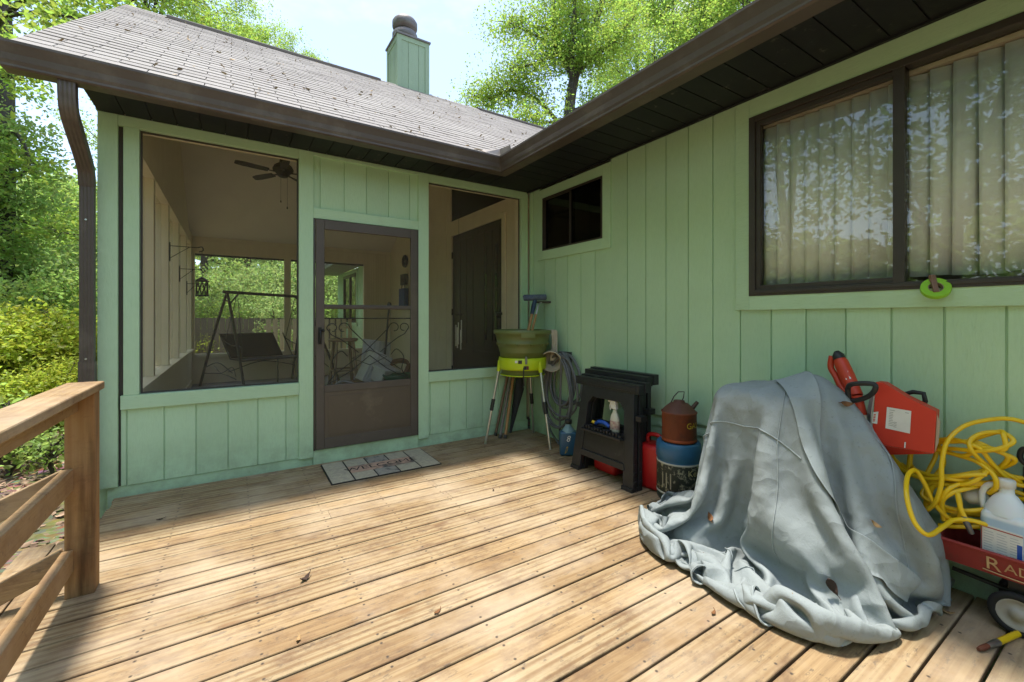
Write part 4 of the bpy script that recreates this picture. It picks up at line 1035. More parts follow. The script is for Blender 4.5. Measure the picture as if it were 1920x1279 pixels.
# grey garden hose coiled on the wall
gh = thing('garden_hose', 'grey garden hose coiled on a wall hook in the corner', 'hose', (-.06,-.70,.9))
hosem = simple('grey_hose_rubber', (.155,.155,.16), .5, (.12,.12,.125), 5, bump=.1, dirt=(.24,.23,.21), dirt_lo=.6, dirt_hi=.8)
rr = random.Random(8)
m = MB(); pts = []
for q in range(9):
    yc = -.70+rr.uniform(-.07,.05); ry = .20+rr.uniform(-.05,.05); rz = .30+rr.uniform(-.07,.09); top = .93+rr.uniform(-.02,.02); xd = -.035-.012*q+rr.uniform(-.008,.008)
    for k in range(14):
        a = k/14*2*PI
        pts.append((xd - .02*math.sin(a*.5), yc+ry*math.sin(a)*(1-.25*math.cos(a)), top-rz+rz*math.cos(a)))
m.tube(bez(pts, 3), .0115, 8); m.build('coil', hosem, gh)
m = MB(); m.tube(bez([pts[-1], (-0.100,-0.709,0.016), (-0.160,-0.883,0.015), (-0.080,-0.950,0.114)],8), .0115, 8); m.tube(bez([(-0.090,-0.441,0.761), (-0.080,-0.447,0.472), (-0.060,-0.478,0.128), (-0.120,-0.716,0.005)],8), .0115, 8); m.build('loose_end', hosem, gh)
m = MB(); m.box(-.015,-.0005,-.78,-.60,.84,.95); m.tube([(-.01,-.70,.90),(-.14,-.70,.91),(-.15,-.70,.95)], .012, 8); m.build('hook', MT['gap'], gh)
hb = thing('canvas_hat', 'beige canvas hat hanging open towards the deck on the hose coil', 'hat', (-.12,-.66,.85))
ax = Vector((-.66,-.68,-.30)).normalized(); u_ = ax.orthogonal().normalized(); w_ = ax.cross(u_); c0 = Vector((-.175,-.660,.865))
m = MB(); vs = []; prof = [(0,-.13),(.05,-.135),(.075,-.12),(.088,-.05),(.098,.0),(.112,.03),(.108,.032),(.092,.0),(.08,-.05),(.065,-.11),(0,-.12)]
for (r, h) in prof:
    for k in range(24):
        a = 2*PI*k/24; vs.append(c0+ax*(h+.012*math.cos(2*a+.5)*(r/.1))+(u_*math.cos(a)+w_*math.sin(a))*r)
m.add(vs, [(i*24+k, i*24+(k+1)%24, (i+1)*24+(k+1)%24, (i+1)*24+k) for i in range(len(prof)-1) for k in range(24)], True)
m.build('crown', simple('tan_canvas', (.50,.43,.33), .9, (.40,.34,.26), 10, bump=.4, bscale=150), hb)
m = MB(); m.tube([c0+ax*.031+(u_*math.cos(2*PI*k/24)+w_*math.sin(2*PI*k/24))*.110 for k in range(24)], .006, 6, closed=True); m.build('brim_band', simple('tan_piping', (.52,.46,.36), .9), hb)

# folding sawhorses, one in front of the other
def sawhorse(label, loc, rz, lean):
    o = thing('folding_sawhorse', label, 'sawhorse', loc, rz, 'black plastic sawhorses')
    # local: u along x, depth along y (0 front, + back), z up ; length .70
    def lz(y, z): return y + z*lean
    for part, y0, y1 in (('front_frame', 0, .045), ('rear_frame', .062, .105)):
        m = MB()
        def pr(poly, ya, yb):
            v = [(x, lz(ya, z), z) for x, z in poly]; w = [(x, lz(yb, z), z) for x, z in poly]; k = len(poly)
            m.add(v+w, [tuple(range(k)), tuple(range(k, 2*k))[::-1]] + [(i, i+k, (i+1) % k+k, (i+1) % k) for i in range(k)])
        pr([(.0,.0),(.105,.0),(.150,.62),(.06,.70)], y0, y1)
        pr([(.70,.0),(.595,.0),(.550,.62),(.64,.70)], y0+.0005, y1-.0005)
        pr([(.058,.699),(.140,.57),(.195,.635),(.505,.635),(.56,.57),(.642,.699),(.642,.73),(.058,.73)], y0+.001, y1-.001)
        pr([(.112,.16),(.588,.16),(.570,.375),(.130,.375)], y0+.008, y1-.004)
        pr([(.098,.135),(.602,.135),(.592,.185),(.108,.185)], y0-.006, y1-.002)
        # stiffening ribs and feet
        pr([(.0,.0),(.11,.0),(.11,.03),(.003,.03)], y0-.012, y0+.0)
        pr([(.70,.0),(.59,.0),(.59,.03),(.697,.03)], y0-.012, y0+.0)
        for q in range(9):
            zz = .06+q*.063; sh = .0 + .145*0
            for s in (0, 1):
                xo = .0 + .085*zz/.7; 
                if s == 0: pr([(xo-.010,zz),(xo+.002,zz),(xo+.003,zz+.02),(xo-.009,zz+.02)], y0+.006, y1-.006)
                else: pr([(.70-xo+.010,zz),(.70-xo-.002,zz),(.70-xo-.003,zz+.02),(.70-xo+.009,zz+.02)], y0+.006, y1-.006)
        m.build(part, MT['black'], o, world=False, bevel=.004)
    m = MB()   # toothed tray between the legs
    for q in range(13): m.box(.135+q*.034, .135+q*.034+.02, lz(-.030,.38), lz(.02,.38), .372, .392+.006*(q % 3))
    m.box(.125,.575,lz(-.045,.365),lz(.11,.365),.355,.372); m.build('tray', MT['black'], o, world=False, bevel=.003)
    m = MB(); yy_ = .76*lean
    m.box(-.025,.69, -.008+yy_, .055+yy_, .722, .792); m.box(.0,.66,-.014+yy_,-.0075+yy_,.738,.776)
    for q in (.06,.60): m.cyl((q,-.0165+yy_,.757),(q,-.0135+yy_,.757),.012,n=10)
    m.box(-.02,.70,.0555+yy_,.115+yy_,.730,.806); m.build('top_rail', MT['black'], o, world=False, bevel=.004)
    m = MB(); m.box(.66,.715,.02+yy_*.6,.09+yy_*.6,.52,.56); m.box(-.012,.04,.02+yy_*.6,.09+yy_*.6,.52,.56); m.build('hinge_latch', MT['black'], o, world=False, bevel=.003)
    return o
sawhorse('black plastic folding sawhorse in front, its tray facing the deck', (-.445,-1.285,0), R(-90), .11)
s2 = sawhorse('black plastic folding sawhorse behind, nearer the wall', (-.300,-1.245,0), R(-90), .11); s2.scale = (1,1,1.06)

red = simple('red_can_plastic', (.48,.012,.012), .38, (.40,.01,.012), 4, bump=.06, spec=.5, dirt=(.25,.05,.04), dirt_lo=.6, dirt_hi=.85)
yel = simple('yellow_spout_plastic', (.70,.46,.02), .4, bump=.05)
def gas_can(label, loc, rz, s, spout):
    o = thing('fuel_can', label, 'fuel can', loc, rz, 'red plastic fuel cans')
    sx, sy, sz = s
    m = MB(); m.rbox((0,0,sz/2), sx, sy, sz, .035); m.build('body', red, o, world=False)
    m = MB(); m.tube(bez([(-sx*.30,0,sz-.01),(-sx*.28,0,sz+.05),(0,0,sz+.065),(sx*.26,0,sz+.045),(sx*.28,0,sz-.01)],5), .016, 8); m.build('handle', red, o, world=False)
    m = MB(); m.cyl((sx*.36,0,sz-.02),(sx*.40,0,sz+.04),.028,n=14); m.build('neck', red, o, world=False)
    if spout: 
        m = MB(); n_ = 16; P_ = [Vector((sx*.40,0,sz+.04)) + (Vector(spout)-Vector((sx*.40,0,sz+.04)))*q/n_ for q in range(n_+1)]
        m.tube(P_, [.030-.010*q/n_+(.003 if q % 2 else 0) for q in range(n_+1)], 12); m.build('spout', yel, o, world=False)
    else:
        m = MB(); m.cyl((sx*.40,0,sz+.038),(sx*.41,0,sz+.07),.030,n=14); m.build('cap', MT['black'], o, world=False)
    return o
gas_can('small red fuel can lying low under the front sawhorse', (-.24,-1.555,.0), R(90), (.25,.17,.135), None)
gas_can('tall red fuel can with yellow ribbed spout beside the kerosene bucket', (-.20,-1.995,.0), R(-80), (.22,.19,.34), (.29,-.02,.45))

# jug with lettering left of the sawhorses
blu = simple('blue_jug_plastic', (.018,.075,.14), .35, (.02,.09,.16), 4, bump=.05, spec=.5)
bj = thing('blue_jug', 'dark blue jug with yellow lettering left of the sawhorses', 'jug', (-.25,-1.02,0), R(-38))
m = MB(); m.rbox((0,0,.115), .17,.12,.23,.025); m.build('body', blu, bj, world=False)
m = MB(); m.lathe([(.06,.22),(.055,.245),(.03,.275),(.028,.30)], (0,0,0), 20); m.build('shoulder', simple('pale_blue_plastic', (.20,.32,.36), .4), bj, world=False)
m = MB(); m.lathe([(0,.335),(.032,.335),(.034,.33),(.034,.298),(0,.298)], (0,0,0), 18); m.build('cap', MT['black'], bj, world=False)
m = text_mb('D', .10); m.v = [(.3*x+.95*y*.0-.02*0+y*.25-.02, -.0615, .06+ .9*y+.2*x) for x, y, z in m.v]
m.v = [(x, y, z) for x, y, z in m.v]; m.build('lettering', yel, bj, world=False)
m = text_mb('8', .09); m.v = [(x*.8+y*.2+.0, -.0616, .165+.9*y) for x, y, z in m.v]; m.build('lettering', sticker, bj, world=False)

# spray bottle and blue clamp standing on the sawhorse tray
sb = thing('spray_bottle', 'cream trigger spray bottle on the sawhorse tray', 'spray bottle', (-.335,-1.70,.375))
bt = simple('cream_bottle', (.62,.60,.48), .4, bump=.04)
m = MB(); m.lathe([(0,.0),(.034,.002),(.038,.02),(.038,.10),(.030,.14),(.016,.17),(.014,.195),(0,.195)], (-.335,-1.70,.375), 20, True, .8, 1.2); m.build('body', bt, sb)
m = MB(); m.lathe([(.039,.03),(.0395,.032),(.0395,.095),(.039,.097)], (-.335,-1.70,.375), 20, True, .8, 1.2); m.build('label', simple('bottle_label', (.62,.55,.42), .5, (.30,.10,.12), 35), sb)
m = MB(); m.hexa([(-.35,-1.725,.565),(-.32,-1.725,.565),(-.32,-1.67,.565),(-.35,-1.67,.565),(-.35,-1.715,.635),(-.32,-1.715,.635),(-.32,-1.655,.635),(-.35,-1.655,.635)]); m.tube(bez([(-.335,-1.665,.62),(-.335,-1.645,.59),(-.335,-1.65,.55)],4), .006, 6); m.bar((-.335,-1.655,.622),(-.335,-1.63,.624),.018,.018); m.build('trigger_head', sticker, sb, bevel=.004)
bc = thing('hand_clamp', 'blue and yellow hand clamp lying on the sawhorse tray', 'clamp', (-.33,-1.58,.40))
bl2 = simple('bright_blue_plastic', (.02,.09,.42), .4)
m = MB(); m.tube(bez([(-.35,-1.655,.412),(-.36,-1.60,.438),(-.36,-1.54,.432),(-.35,-1.50,.41)],6), .017, 8); m.build('handle', bl2, bc)
m = MB(); m.tube([(-.34,-1.64,.40),(-.33,-1.55,.405),(-.34,-1.49,.402)], .012, 8); m.build('jaw', MT['steel'], bc)
m = MB(); m.tube([(-.355,-1.49,.415),(-.36,-1.465,.42)], .014, 8); m.build('tip', yel, bc)

# kerosene bucket with rusty gas can on it
KX, KY = -.205, -2.20
kb = thing('kerosene_bucket', 'round blue topped kerosene can with scuffed dark label by the wall', 'kerosene can', (KX,KY,0))
kbl = simple('kerosene_blue', (.03,.13,.25), .4, (.025,.11,.21), 4, bump=.08, spec=.5, dirt=(.25,.28,.28), dirt_lo=.62, dirt_hi=.85)
m = MB(); m.lathe([(0,.405),(.125,.408),(.14,.412),(.150,.40),(.156,.37),(.157,.30),(.150,.292),(.150,.27)], (KX,KY,0), 40); m.build('shoulder', kbl, kb)
m = MB(); m.lathe([(.152,.268),(.152,.06),(.151,.058)], (KX,KY,0), 40)
m.build('label', simple('scuffed_black_label', (.035,.04,.028), .6, (.03,.032,.026), 9, bump=.2, dirt=(.30,.28,.19), dirt_lo=.53, dirt_hi=.60, dscale=26), kb)
m = MB(); m.lathe([(.149,.275),(.153,.272),(.1535,.266),(.152,.262)], (KX,KY,0), 40); m.lathe([(.152,.062),(.1545,.058),(.1545,.05),(.151,.047)], (KX,KY,0), 40); m.build('band', simple('cream_stripe', (.5,.48,.40), .6), kb)
m = MB(); m.lathe([(.151,.05),(.150,.01),(.145,.0),(0,.0)], (KX,KY,0), 40); m.build('base', simple('dark_green_paint', (.03,.06,.05), .5), kb)
def wrap(m, cx, cy, r, a0, z0):    # bend flat lettering round a can
    o = []
    for x, y, z in m.v:
        a = a0 + x/r; o.append((cx+(r)*math.cos(a), cy+(r)*math.sin(a), z0+y))
    m.v = o; return m
va = math.atan2(-4.196-KY, -2.9375-KX)
m = wrap(text_mb('Kerosene', .062), KX, KY, .1535, va+1.20, .215); m.build('lettering', simple('yellowed_lettering', (.55,.47,.22), .6), kb)
m = wrap(text_mb('|||', .12), KX, KY, .1535, va-.55, .16); m.build('lettering', simple('worn_print', (.35,.31,.22), .7), kb)
rust = simple('rusted_orange_steel', (.22,.060,.025), .65, (.13,.040,.020), 7, bump=.4, bscale=60, dirt=(.09,.045,.03), dirt_lo=.52, dirt_hi=.7, dscale=12)
GX, GY, GZ0 = -.205, -2.205, .414
gc = thing('gasoline_can', 'rusty orange round gasoline can standing on the kerosene can', 'gasoline can', (GX,GY,GZ0))
m = MB(); m.lathe([(0,0),(.112,0),(.119,.006),(.119,.20),(.124,.203),(.124,.210),(.118,.214)], (GX,GY,GZ0), 36); m.build('body', rust, gc)
m = MB(); m.lathe([(.122,.208),(.10,.235),(.062,.268),(.04,.275),(.038,.288),(0,.29)], (GX,GY,GZ0), 36); m.build('cone_top', simple('rusted_brown_steel', (.14,.055,.032), .65, (.10,.04,.025), 8, bump=.4), gc)
m = MB(); m.lathe([(.1195,.0),(.122,.003),(.122,.018),(.1195,.022)], (GX,GY,GZ0), 36); m.build('base_ring', simple('orange_rim', (.33,.07,.02), .6), gc)
hdv = Vector((.62,-.78,0)); cz_ = Vector((GX,GY,GZ0))
m = MB(); m.tube([cz_-hdv*.055+Vector((0,0,.27)), cz_-hdv*.035+Vector((0,0,.315)), cz_-hdv*.005+Vector((0,0,.35)), cz_+hdv*.035+Vector((0,0,.352)), cz_+hdv*.03+Vector((0,0,.31)), cz_+hdv*.02+Vector((0,0,.285))], .004, 6); m.build('bail_handle', MT['gap'], gc)
m = MB(); m.cyl(cz_+hdv*.085+Vector((0,0,.23)), cz_+hdv*.125+Vector((0,0,.285)), .016, .012, 10); m.build('spout', simple('rust_spout', (.10,.06,.045), .7), gc)
va = math.atan2(-4.196-GY, -2.9375-GX)
m = wrap(text_mb('GASOLINE', .058), GX, GY, .1205, va+1.55, .125+GZ0); m.build('lettering', simple('yellow_lettering', (.62,.42,.03), .6), gc)

# string trimmer shaft lying on the cover, with cardboard sleeve
orr = simple('orange_red_plastic', (.58,.050,.016), .42, (.50,.042,.014), 4, bump=.06, spec=.5, dirt=(.35,.08,.05), dirt_lo=.62, dirt_hi=.85)
tr = thing('power_trimmer', 'orange red power trimmer with black handles leaning on the grey cover', 'trimmer', (-0.200,-3.258,0.899))
A = Vector((-0.170,-3.180,1.094)); B = Vector((-0.190,-3.226,0.993)); Cc_ = Vector((-0.220,-3.274,0.898)); D = Vector((-0.230,-3.306,0.773))
m = MB(); m.tube([A, A+(B-A)*.3, B, Cc_], [.020,.034,.036,.034], 14); m.build('rear_grip', orr, tr)
m = MB(); m.tube([A+(A-B)*.25, A+(A-B)*.05, A+(B-A)*.15], [.012,.028,.029], 12); m.build('end_cap', MT['black'], tr)
off = Vector((.0,.05,-.01))
m = MB(); m.tube(bez([A+off*.6+Vector((0,.0,.005)), A+(B-A)*.5+off*1.1, B+off*1.0, B+(Cc_-B)*.6+off*.9, Cc_+off*.3],5), [.016]*21, 8); m.build('trigger_guard', orr, tr)
m = MB(); m.tube([B+(Cc_-B)*.45+off*1.0, B+(Cc_-B)*.75+off*1.15], [.014,.017], 8); m.build('trigger', simple('dark_red_plastic', (.25,.02,.015), .5), tr)
ay = (Cc_-B).normalized()
m = text_mb('M', .05); q_ = Vector((0,-.62,.0)); out_ = Vector((-.93,-.36,0)).normalized(); rt_ = ay.cross(out_).normalized()*-1
MM = [B+ay*(-.01) + ay*(x*1.5) + rt_*(y*.7) + out_*(.0375) for x, y, z in m.v]; m.v = [tuple(v) for v in MM]; m.build('logo', sticker, tr)
m = MB(); pts = [(-0.300,-3.274,0.879), (-0.310,-3.273,0.945), (-0.340,-3.306,0.973), (-0.340,-3.383,0.983), (-0.340,-3.393,0.959), (-0.320,-3.364,0.921), (-0.310,-3.317,0.892)]
m.tube(bez(pts+[pts[0]],5), .012, 10); m.build('front_handle', MT['black'], tr)
m = MB(); m.tube([Cc_, D], [.030,.026], 12); m.build('gear_housing', orr, tr)
m = MB(); m.tube([D+Vector((0,0,.035)), D+Vector((0,-.005,.0))], [.034,.034], 14); m.lathe([(.0,-.014),(.04,-.014),(.04,-.004),(.0,-.004)], tuple(D), 16); m.build('collar', MT['steel'], tr)
m = MB(); m.tube([D, (-0.200,-3.321,0.663), (-0.160,-3.335,0.550)], .02, 10); m.build('shaft', MT['black'], tr)
# black second handle behind the cardboard
m = MB(); m.tube([(-0.100,-3.469,0.863), (-0.110,-3.442,0.897), (-0.110,-3.446,0.924), (-0.110,-3.472,0.936), (-0.110,-3.511,0.934), (-0.110,-3.517,0.898), (-0.100,-3.501,0.853)], .011, 8); m.build('side_handle', MT['black'], tr)

cbm = simple('red_printed_cardboard', (.62,.045,.022), .5, (.55,.042,.02), 3, bump=.2, bscale=14, dist=.008)
cs = thing('cardboard_sleeve', 'red cardboard blade sleeve with white label beside the trimmer', 'cardboard sleeve', (-0.250,-3.465,0.807))
poly = [(-0.260,-3.370,0.985), (-0.260,-3.402,0.984), (-0.260,-3.488,0.927), (-0.260,-3.591,0.877), (-0.260,-3.582,0.684), (-0.260,-3.412,0.678), (-0.260,-3.353,0.690)]
back = [(p[0]+.10, p[1]+.012, p[2]-.004) for p in poly]; k = len(poly)
m = MB(); m.add(list(poly)+back, [tuple(range(k)), tuple(range(k, 2*k))[::-1]] + [(i, i+k, (i+1) % k+k, (i+1) % k) for i in range(k)])
# bottom flap
fl = [poly[6], poly[5], (-0.200,-3.401,0.624), (-0.180,-3.466,0.653), back[5], back[6]]
m.add([poly[6], poly[5], (-0.210,-3.402,0.623)], [(0,1,2)]); m.add([poly[5], poly[4], (-0.210,-3.402,0.623)], [(0,1,2)])
m.build('sleeve', cbm, cs, bevel=.003)
def on_face(px_list, lift=-.2625): return px_list
m = MB(); m.add([(-0.263,-3.415,0.869), (-0.263,-3.505,0.865), (-0.263,-3.500,0.758), (-0.263,-3.409,0.764)], [(0,1,2,3)]); lb = m.build('label', sticker, cs, solid=.0008)
m = MB()
def lerp2(u, v):
    a, b, c, d = [Vector(q) for q in ((-0.264,-3.415,0.869), (-0.264,-3.506,0.865), (-0.263,-3.500,0.758), (-0.264,-3.409,0.764))]
    return (a*(1-u)+b*u)*(1-v) + (d*(1-u)+c*u)*v
rr = random.Random(4)
for (u0, v0, w0) in [(.12,.10,.22),(.75,.10,.15)] + [(.12,.2+.075*q,.14+.08*rr.random()) for q in range(9)] + [(.33,.62+.07*q,.12) for q in range(4)]:
    m.add([lerp2(u0,v0), lerp2(u0+w0,v0), lerp2(u0+w0,v0+.03), lerp2(u0,v0+.03)], [(0,1,2,3)])
m.build('print', simple('grey_print', (.40,.40,.38), .6), lb)
m = MB(); m.add([(-0.263,-3.360,0.833), (-0.263,-3.382,0.840), (-0.263,-3.377,0.778), (-0.263,-3.356,0.779)], [(0,1,2,3)]); l2 = m.build('logo_patch', sticker, cs, solid=.0008)
m = MB()
for q in range(5):
    z_ = 776+q*3.4
    a = Vector((-0.264,-3.364,0.826)); b = Vector((-0.263,-3.378,0.830)); dn_ = (Vector((-0.264,-3.360,0.785))-a)/5
    m.add([a+dn_*(q+.15), b+dn_*(q+.15), b+dn_*(q+.75)-(b-a)*(.25 if q % 2 else 0), a+dn_*(q+.75)], [(0,1,2,3)])
m.build('print', cbm, l2)
m = MB(); m.add([(-0.262,-3.480,0.713), (-0.263,-3.486,0.715), (-0.263,-3.484,0.687), (-0.263,-3.479,0.685)], [(0,1,2,3)]); m.build('print', sticker, cs)
m = MB(); f0 = [(-0.262,-3.354,0.827), (-0.262,-3.371,0.970), (-0.210,-3.338,0.926), (-0.200,-3.308,0.769), (-0.220,-3.328,0.695), (-0.262,-3.354,0.696)]; m.add(f0, [tuple(range(6))]); m.build('torn_liner', simple('grey_corrugate', (.42,.40,.37), .9, bump=.4), cs, solid=.004)
m = MB(); m.add([(-0.255,-3.592,0.862), (-0.250,-3.601,0.835), (-0.240,-3.593,0.735), (-0.255,-3.584,0.691)], [(0,1,2,3)]); m.build('clear_tape', simple('dusty_tape', (.45,.36,.28), .3), cs, solid=.001)

# red wagon
wr = simple('chalky_red_enamel', (.30,.035,.030), .5, (.24,.03,.026), 5, bump=.15, dirt=(.12,.05,.035), dirt_lo=.55, dirt_hi=.75, dscale=9)
wg = thing('toy_wagon', 'old red metal toy wagon full of yellow hose against the wall', 'wagon', (-.15,-4.0,0))
WX0, WX1, WY0, WY1, WZ0, WZ1 = -.275, -.03, -4.50, -3.592, .222, .318
m = MB(); fl_ = .022; th_ = .006
m.box(WX0+fl_, WX1-.004, WY0+fl_, WY1-fl_, WZ0, WZ0+th_)
def side(a, b, c, d, n):   # a,b bottom ; c,d top
    n = Vector(n)*th_; m.hexa([Vector(a),Vector(b),Vector(b)+n,Vector(a)+n,Vector(d),Vector(c),Vector(c)+n,Vector(d)+n])
side((WX0+fl_,WY0+fl_,WZ0),(WX0+fl_,WY1-fl_,WZ0),(WX0,WY1,WZ1),(WX0,WY0,WZ1),(1,0,0))
side((WX0+fl_,WY1-fl_,WZ0),(WX1,WY1-fl_,WZ0),(WX1,WY1,WZ1),(WX0,WY1,WZ1),(0,-1,0))
side((WX1,WY0+fl_,WZ0),(WX0+fl_,WY0+fl_,WZ0),(WX0,WY0,WZ1),(WX1,WY0,WZ1),(0,1,0))
side((WX1,WY1-fl_,WZ0),(WX1,WY0+fl_,WZ0),(WX1,WY0,WZ1),(WX1,WY1,WZ1),(-1,0,0))
m.tube([(WX0,WY1,WZ1),(WX0,WY0,WZ1)], .008, 8); m.tube([(WX0,WY1,WZ1),(WX1,WY1,WZ1)], .008, 8); m.build('tray', wr, wg)
m = MB(); m.box(WX0+.06,WX1-.04,-3.86,-3.80,.12,WZ0-.001); m.box(WX0+.06,WX1-.04,-4.34,-4.28,.12,WZ0-.001); m.tube([(WX0+.03,-3.83,.088),(-.012,-3.83,.088)],.008,8); m.tube([(WX0+.03,-4.31,.088),(-.012,-4.31,.088)],.008,8); m.tube([(-.15,-3.62,.15),(-.15,-4.31,.10)],.010,8); m.build('undercarriage', MT['blackmetal'], wg)
whm = simple('cream_wheel_disc', (.42,.40,.35), .5, (.30,.27,.23), 7, bump=.2)
for (wx, wy) in ((WX0+.035,-3.83),(WX0+.035,-4.31),(-.035,-3.83),(-.035,-4.31)):
    m = MB(); m.tube([(wx,wy+.072*math.cos(q*PI/16),.088+.072*math.sin(q*PI/16)) for q in range(32)], .0155, 8, closed=True); wl = m.build('wheel', simple('black_rubber_tyre', (.018,.018,.018), .8) if wx < -.2 and wy > -4 else MT['black'], wg)
    m = MB(); pr_ = [(0,.012),(.02,.014),(.022,.006),(.05,.004),(.055,.010),(.066,.010),(.066,-.01),(0,-.01)]
    vs = []
    for r_, h_ in pr_:
        for k in range(24): a = 2*PI*k/24; vs.append((wx-h_, wy+r_*math.cos(a), .088+r_*math.sin(a)))
    m.add(vs, [(i*24+k, i*24+(k+1)%24, (i+1)*24+(k+1)%24, (i+1)*24+k) for i in range(len(pr_)-1) for k in range(24)], True); m.build('rim', whm, wl)
lt_ = simple('faded_cream_letters', (.60,.42,.22), .6, (.40,.20,.10), 14, bump=.1)
def side_text(s, size, yc, zc_):
    m = text_mb(s, size); o = []
    for x, y, z in m.v:
        zz = zc_+y; k = (zz-WZ0)/(WZ1-WZ0); o.append((WX0+fl_*(1-k)-.0035, yc-x, zz))
    m.v = o; m.f = [f[::-1] for f in m.f]; return m
side_text('R', .080, -3.765, .270).build('lettering', lt_, wg); side_text('ADIO', .056, -3.865, .272).build('lettering', lt_, wg); side_text('FLYER', .062, -4.12, .272).build('lettering', lt_, wg)
m = MB()
for s, e in ((-3.735,-3.96),): 
    P_ = [(WX0+fl_*.72-.004, s+(e-s)*q/10, .240-.006*math.sin(q/10*PI)) for q in range(11)]
    m.tube(P_, .0025, 4)
m.build('lettering', lt_, wg)

# yellow hose heaped on and beside the wagon
yh = thing('yellow_hose', 'yellow hose in loose tangled loops over the red wagon', 'hose', (-.2,-3.8,.33))
yhm = simple('yellow_hose_rubber', (.80,.53,.008), .35, (.72,.47,.008), 3, bump=.06, spec=.5, dirt=(.35,.22,.03), dirt_lo=.64, dirt_hi=.85)
H = [ [(-.086,-3.886,.795),(-.09,-3.875,.835),(-0.140,-3.800,0.869),(-0.150,-3.727,0.852),(-0.170,-3.659,0.812),(-0.220,-3.617,0.742),(-0.250,-3.606,0.643),(-0.260,-3.607,0.561),(-0.260,-3.589,0.471),(-0.240,-3.558,0.418)],
 [(-0.170,-3.800,0.390),(-0.240,-3.711,0.422),(-0.280,-3.654,0.417),(-0.380,-3.638,0.406),(-0.500,-3.619,0.396),(-0.515,-3.579,0.440),(-0.485,-3.547,0.531),(-0.380,-3.523,0.590),(-0.310,-3.531,0.603),(-0.280,-3.553,0.548),(-0.250,-3.582,0.454),(-0.220,-3.624,0.397),(-0.190,-3.652,0.386),(-0.130,-3.740,0.410)],
 [(-0.120,-3.539,0.690),(-0.130,-3.569,0.724),(-0.150,-3.627,0.743),(-0.170,-3.682,0.740),(-0.160,-3.745,0.731),(-0.140,-3.788,0.702),(-0.120,-3.754,0.638),(-0.120,-3.706,0.600)],
 [(-0.110,-3.527,0.673),(-0.160,-3.629,0.702),(-0.190,-3.702,0.716),(-0.200,-3.767,0.743),(-0.180,-3.809,0.782),(-0.160,-3.776,0.808),(-0.160,-3.721,0.795),(-0.180,-3.684,0.759),(-0.200,-3.691,0.717),(-0.160,-3.729,0.657),(-0.120,-3.785,0.601),(-0.100,-3.843,0.581)],
 [(-0.100,-3.534,0.704),(-0.140,-3.616,0.675),(-0.170,-3.699,0.666),(-0.190,-3.753,0.628),(-0.190,-3.762,0.580),(-0.160,-3.737,0.535)],
 [(-0.100,-3.425,0.564),(-0.140,-3.495,0.545),(-0.200,-3.620,0.582),(-0.140,-3.710,0.617),(-0.110,-3.784,0.617),(-0.100,-3.850,0.617)],
 [(-0.100,-3.382,0.607),(-0.130,-3.433,0.545),(-0.180,-3.525,0.539),(-0.220,-3.624,0.575),(-0.170,-3.699,0.574),(-0.120,-3.770,0.561),(-0.100,-3.843,0.547)],
 [(-0.170,-3.532,0.392),(-0.180,-3.543,0.499),(-0.200,-3.585,0.554),(-0.220,-3.658,0.600),(-0.200,-3.736,0.625)],
 [(-0.220,-3.607,0.383),(-0.240,-3.601,0.458),(-0.250,-3.622,0.528),(-0.200,-3.663,0.564),(-0.140,-3.726,0.574),(-0.100,-3.798,0.582)],
 [(-0.200,-3.654,0.397),(-0.230,-3.660,0.477),(-0.240,-3.654,0.525),(-0.250,-3.667,0.461),(-0.250,-3.681,0.427)],
 [(-0.120,-3.461,0.552),(-0.110,-3.472,0.659),(-0.090,-3.522,0.720),(-0.100,-3.553,0.652),(-0.140,-3.524,0.523),(-0.180,-3.553,0.440),(-0.200,-3.637,0.426),(-0.160,-3.761,0.474)],
 [(-0.200,-3.585,0.345),(-0.200,-3.654,0.366),(-0.160,-3.729,0.392),(-0.120,-3.739,0.421),(-0.120,-3.638,0.395),(-0.140,-3.580,0.352)] ]
m = MB(); rr = random.Random(6)
H += [[(p[0]+rr.uniform(-.012,.018), p[1]+rr.uniform(-.03,.03), max(.245, p[2]+rr.uniform(-.035,.02))) for p in H[q]] for q in (2,3,5,6,8,10,7)]
for h_ in H: m.tube(bez(h_, 9), .0094, 10)
m.build('loop', yhm, yh)
m = MB(); m.tube([(-0.250,-3.677,0.435), (-0.255,-3.685,0.411), (-0.240,-3.698,0.366)], [.0095,.012,.010], 10); m.build('fitting', simple('tarnished_fitting', (.16,.16,.17), .4, metal=.6), yh)
ce = thing('hose_end', 'yellow hose end with rusty fitting lying on the deck at the right edge', 'hose end', (-0.345,-3.804,0.015))
a = Vector((-0.383,-3.798,0.014))
m = MB(); m.tube(bez([a, (-0.211,-3.842,0.016), (0.039,-3.914,0.016), (0.333,-4.018,0.014)],6), .0115, 10); m.build('tube', yhm, ce)
b = Vector((-0.443,-3.780,0.012)); 
m = MB(); m.tube([a, a+(b-a)*.5, b], [.0125,.0125,.0095], 10); m.build('ferrule', MT['steel'], ce)
m = MB(); m.tube([b, b+(b-a)*.5, b+(b-a)*.9], [.009,.010,.007], 8); m.build('tip', rust, ce)

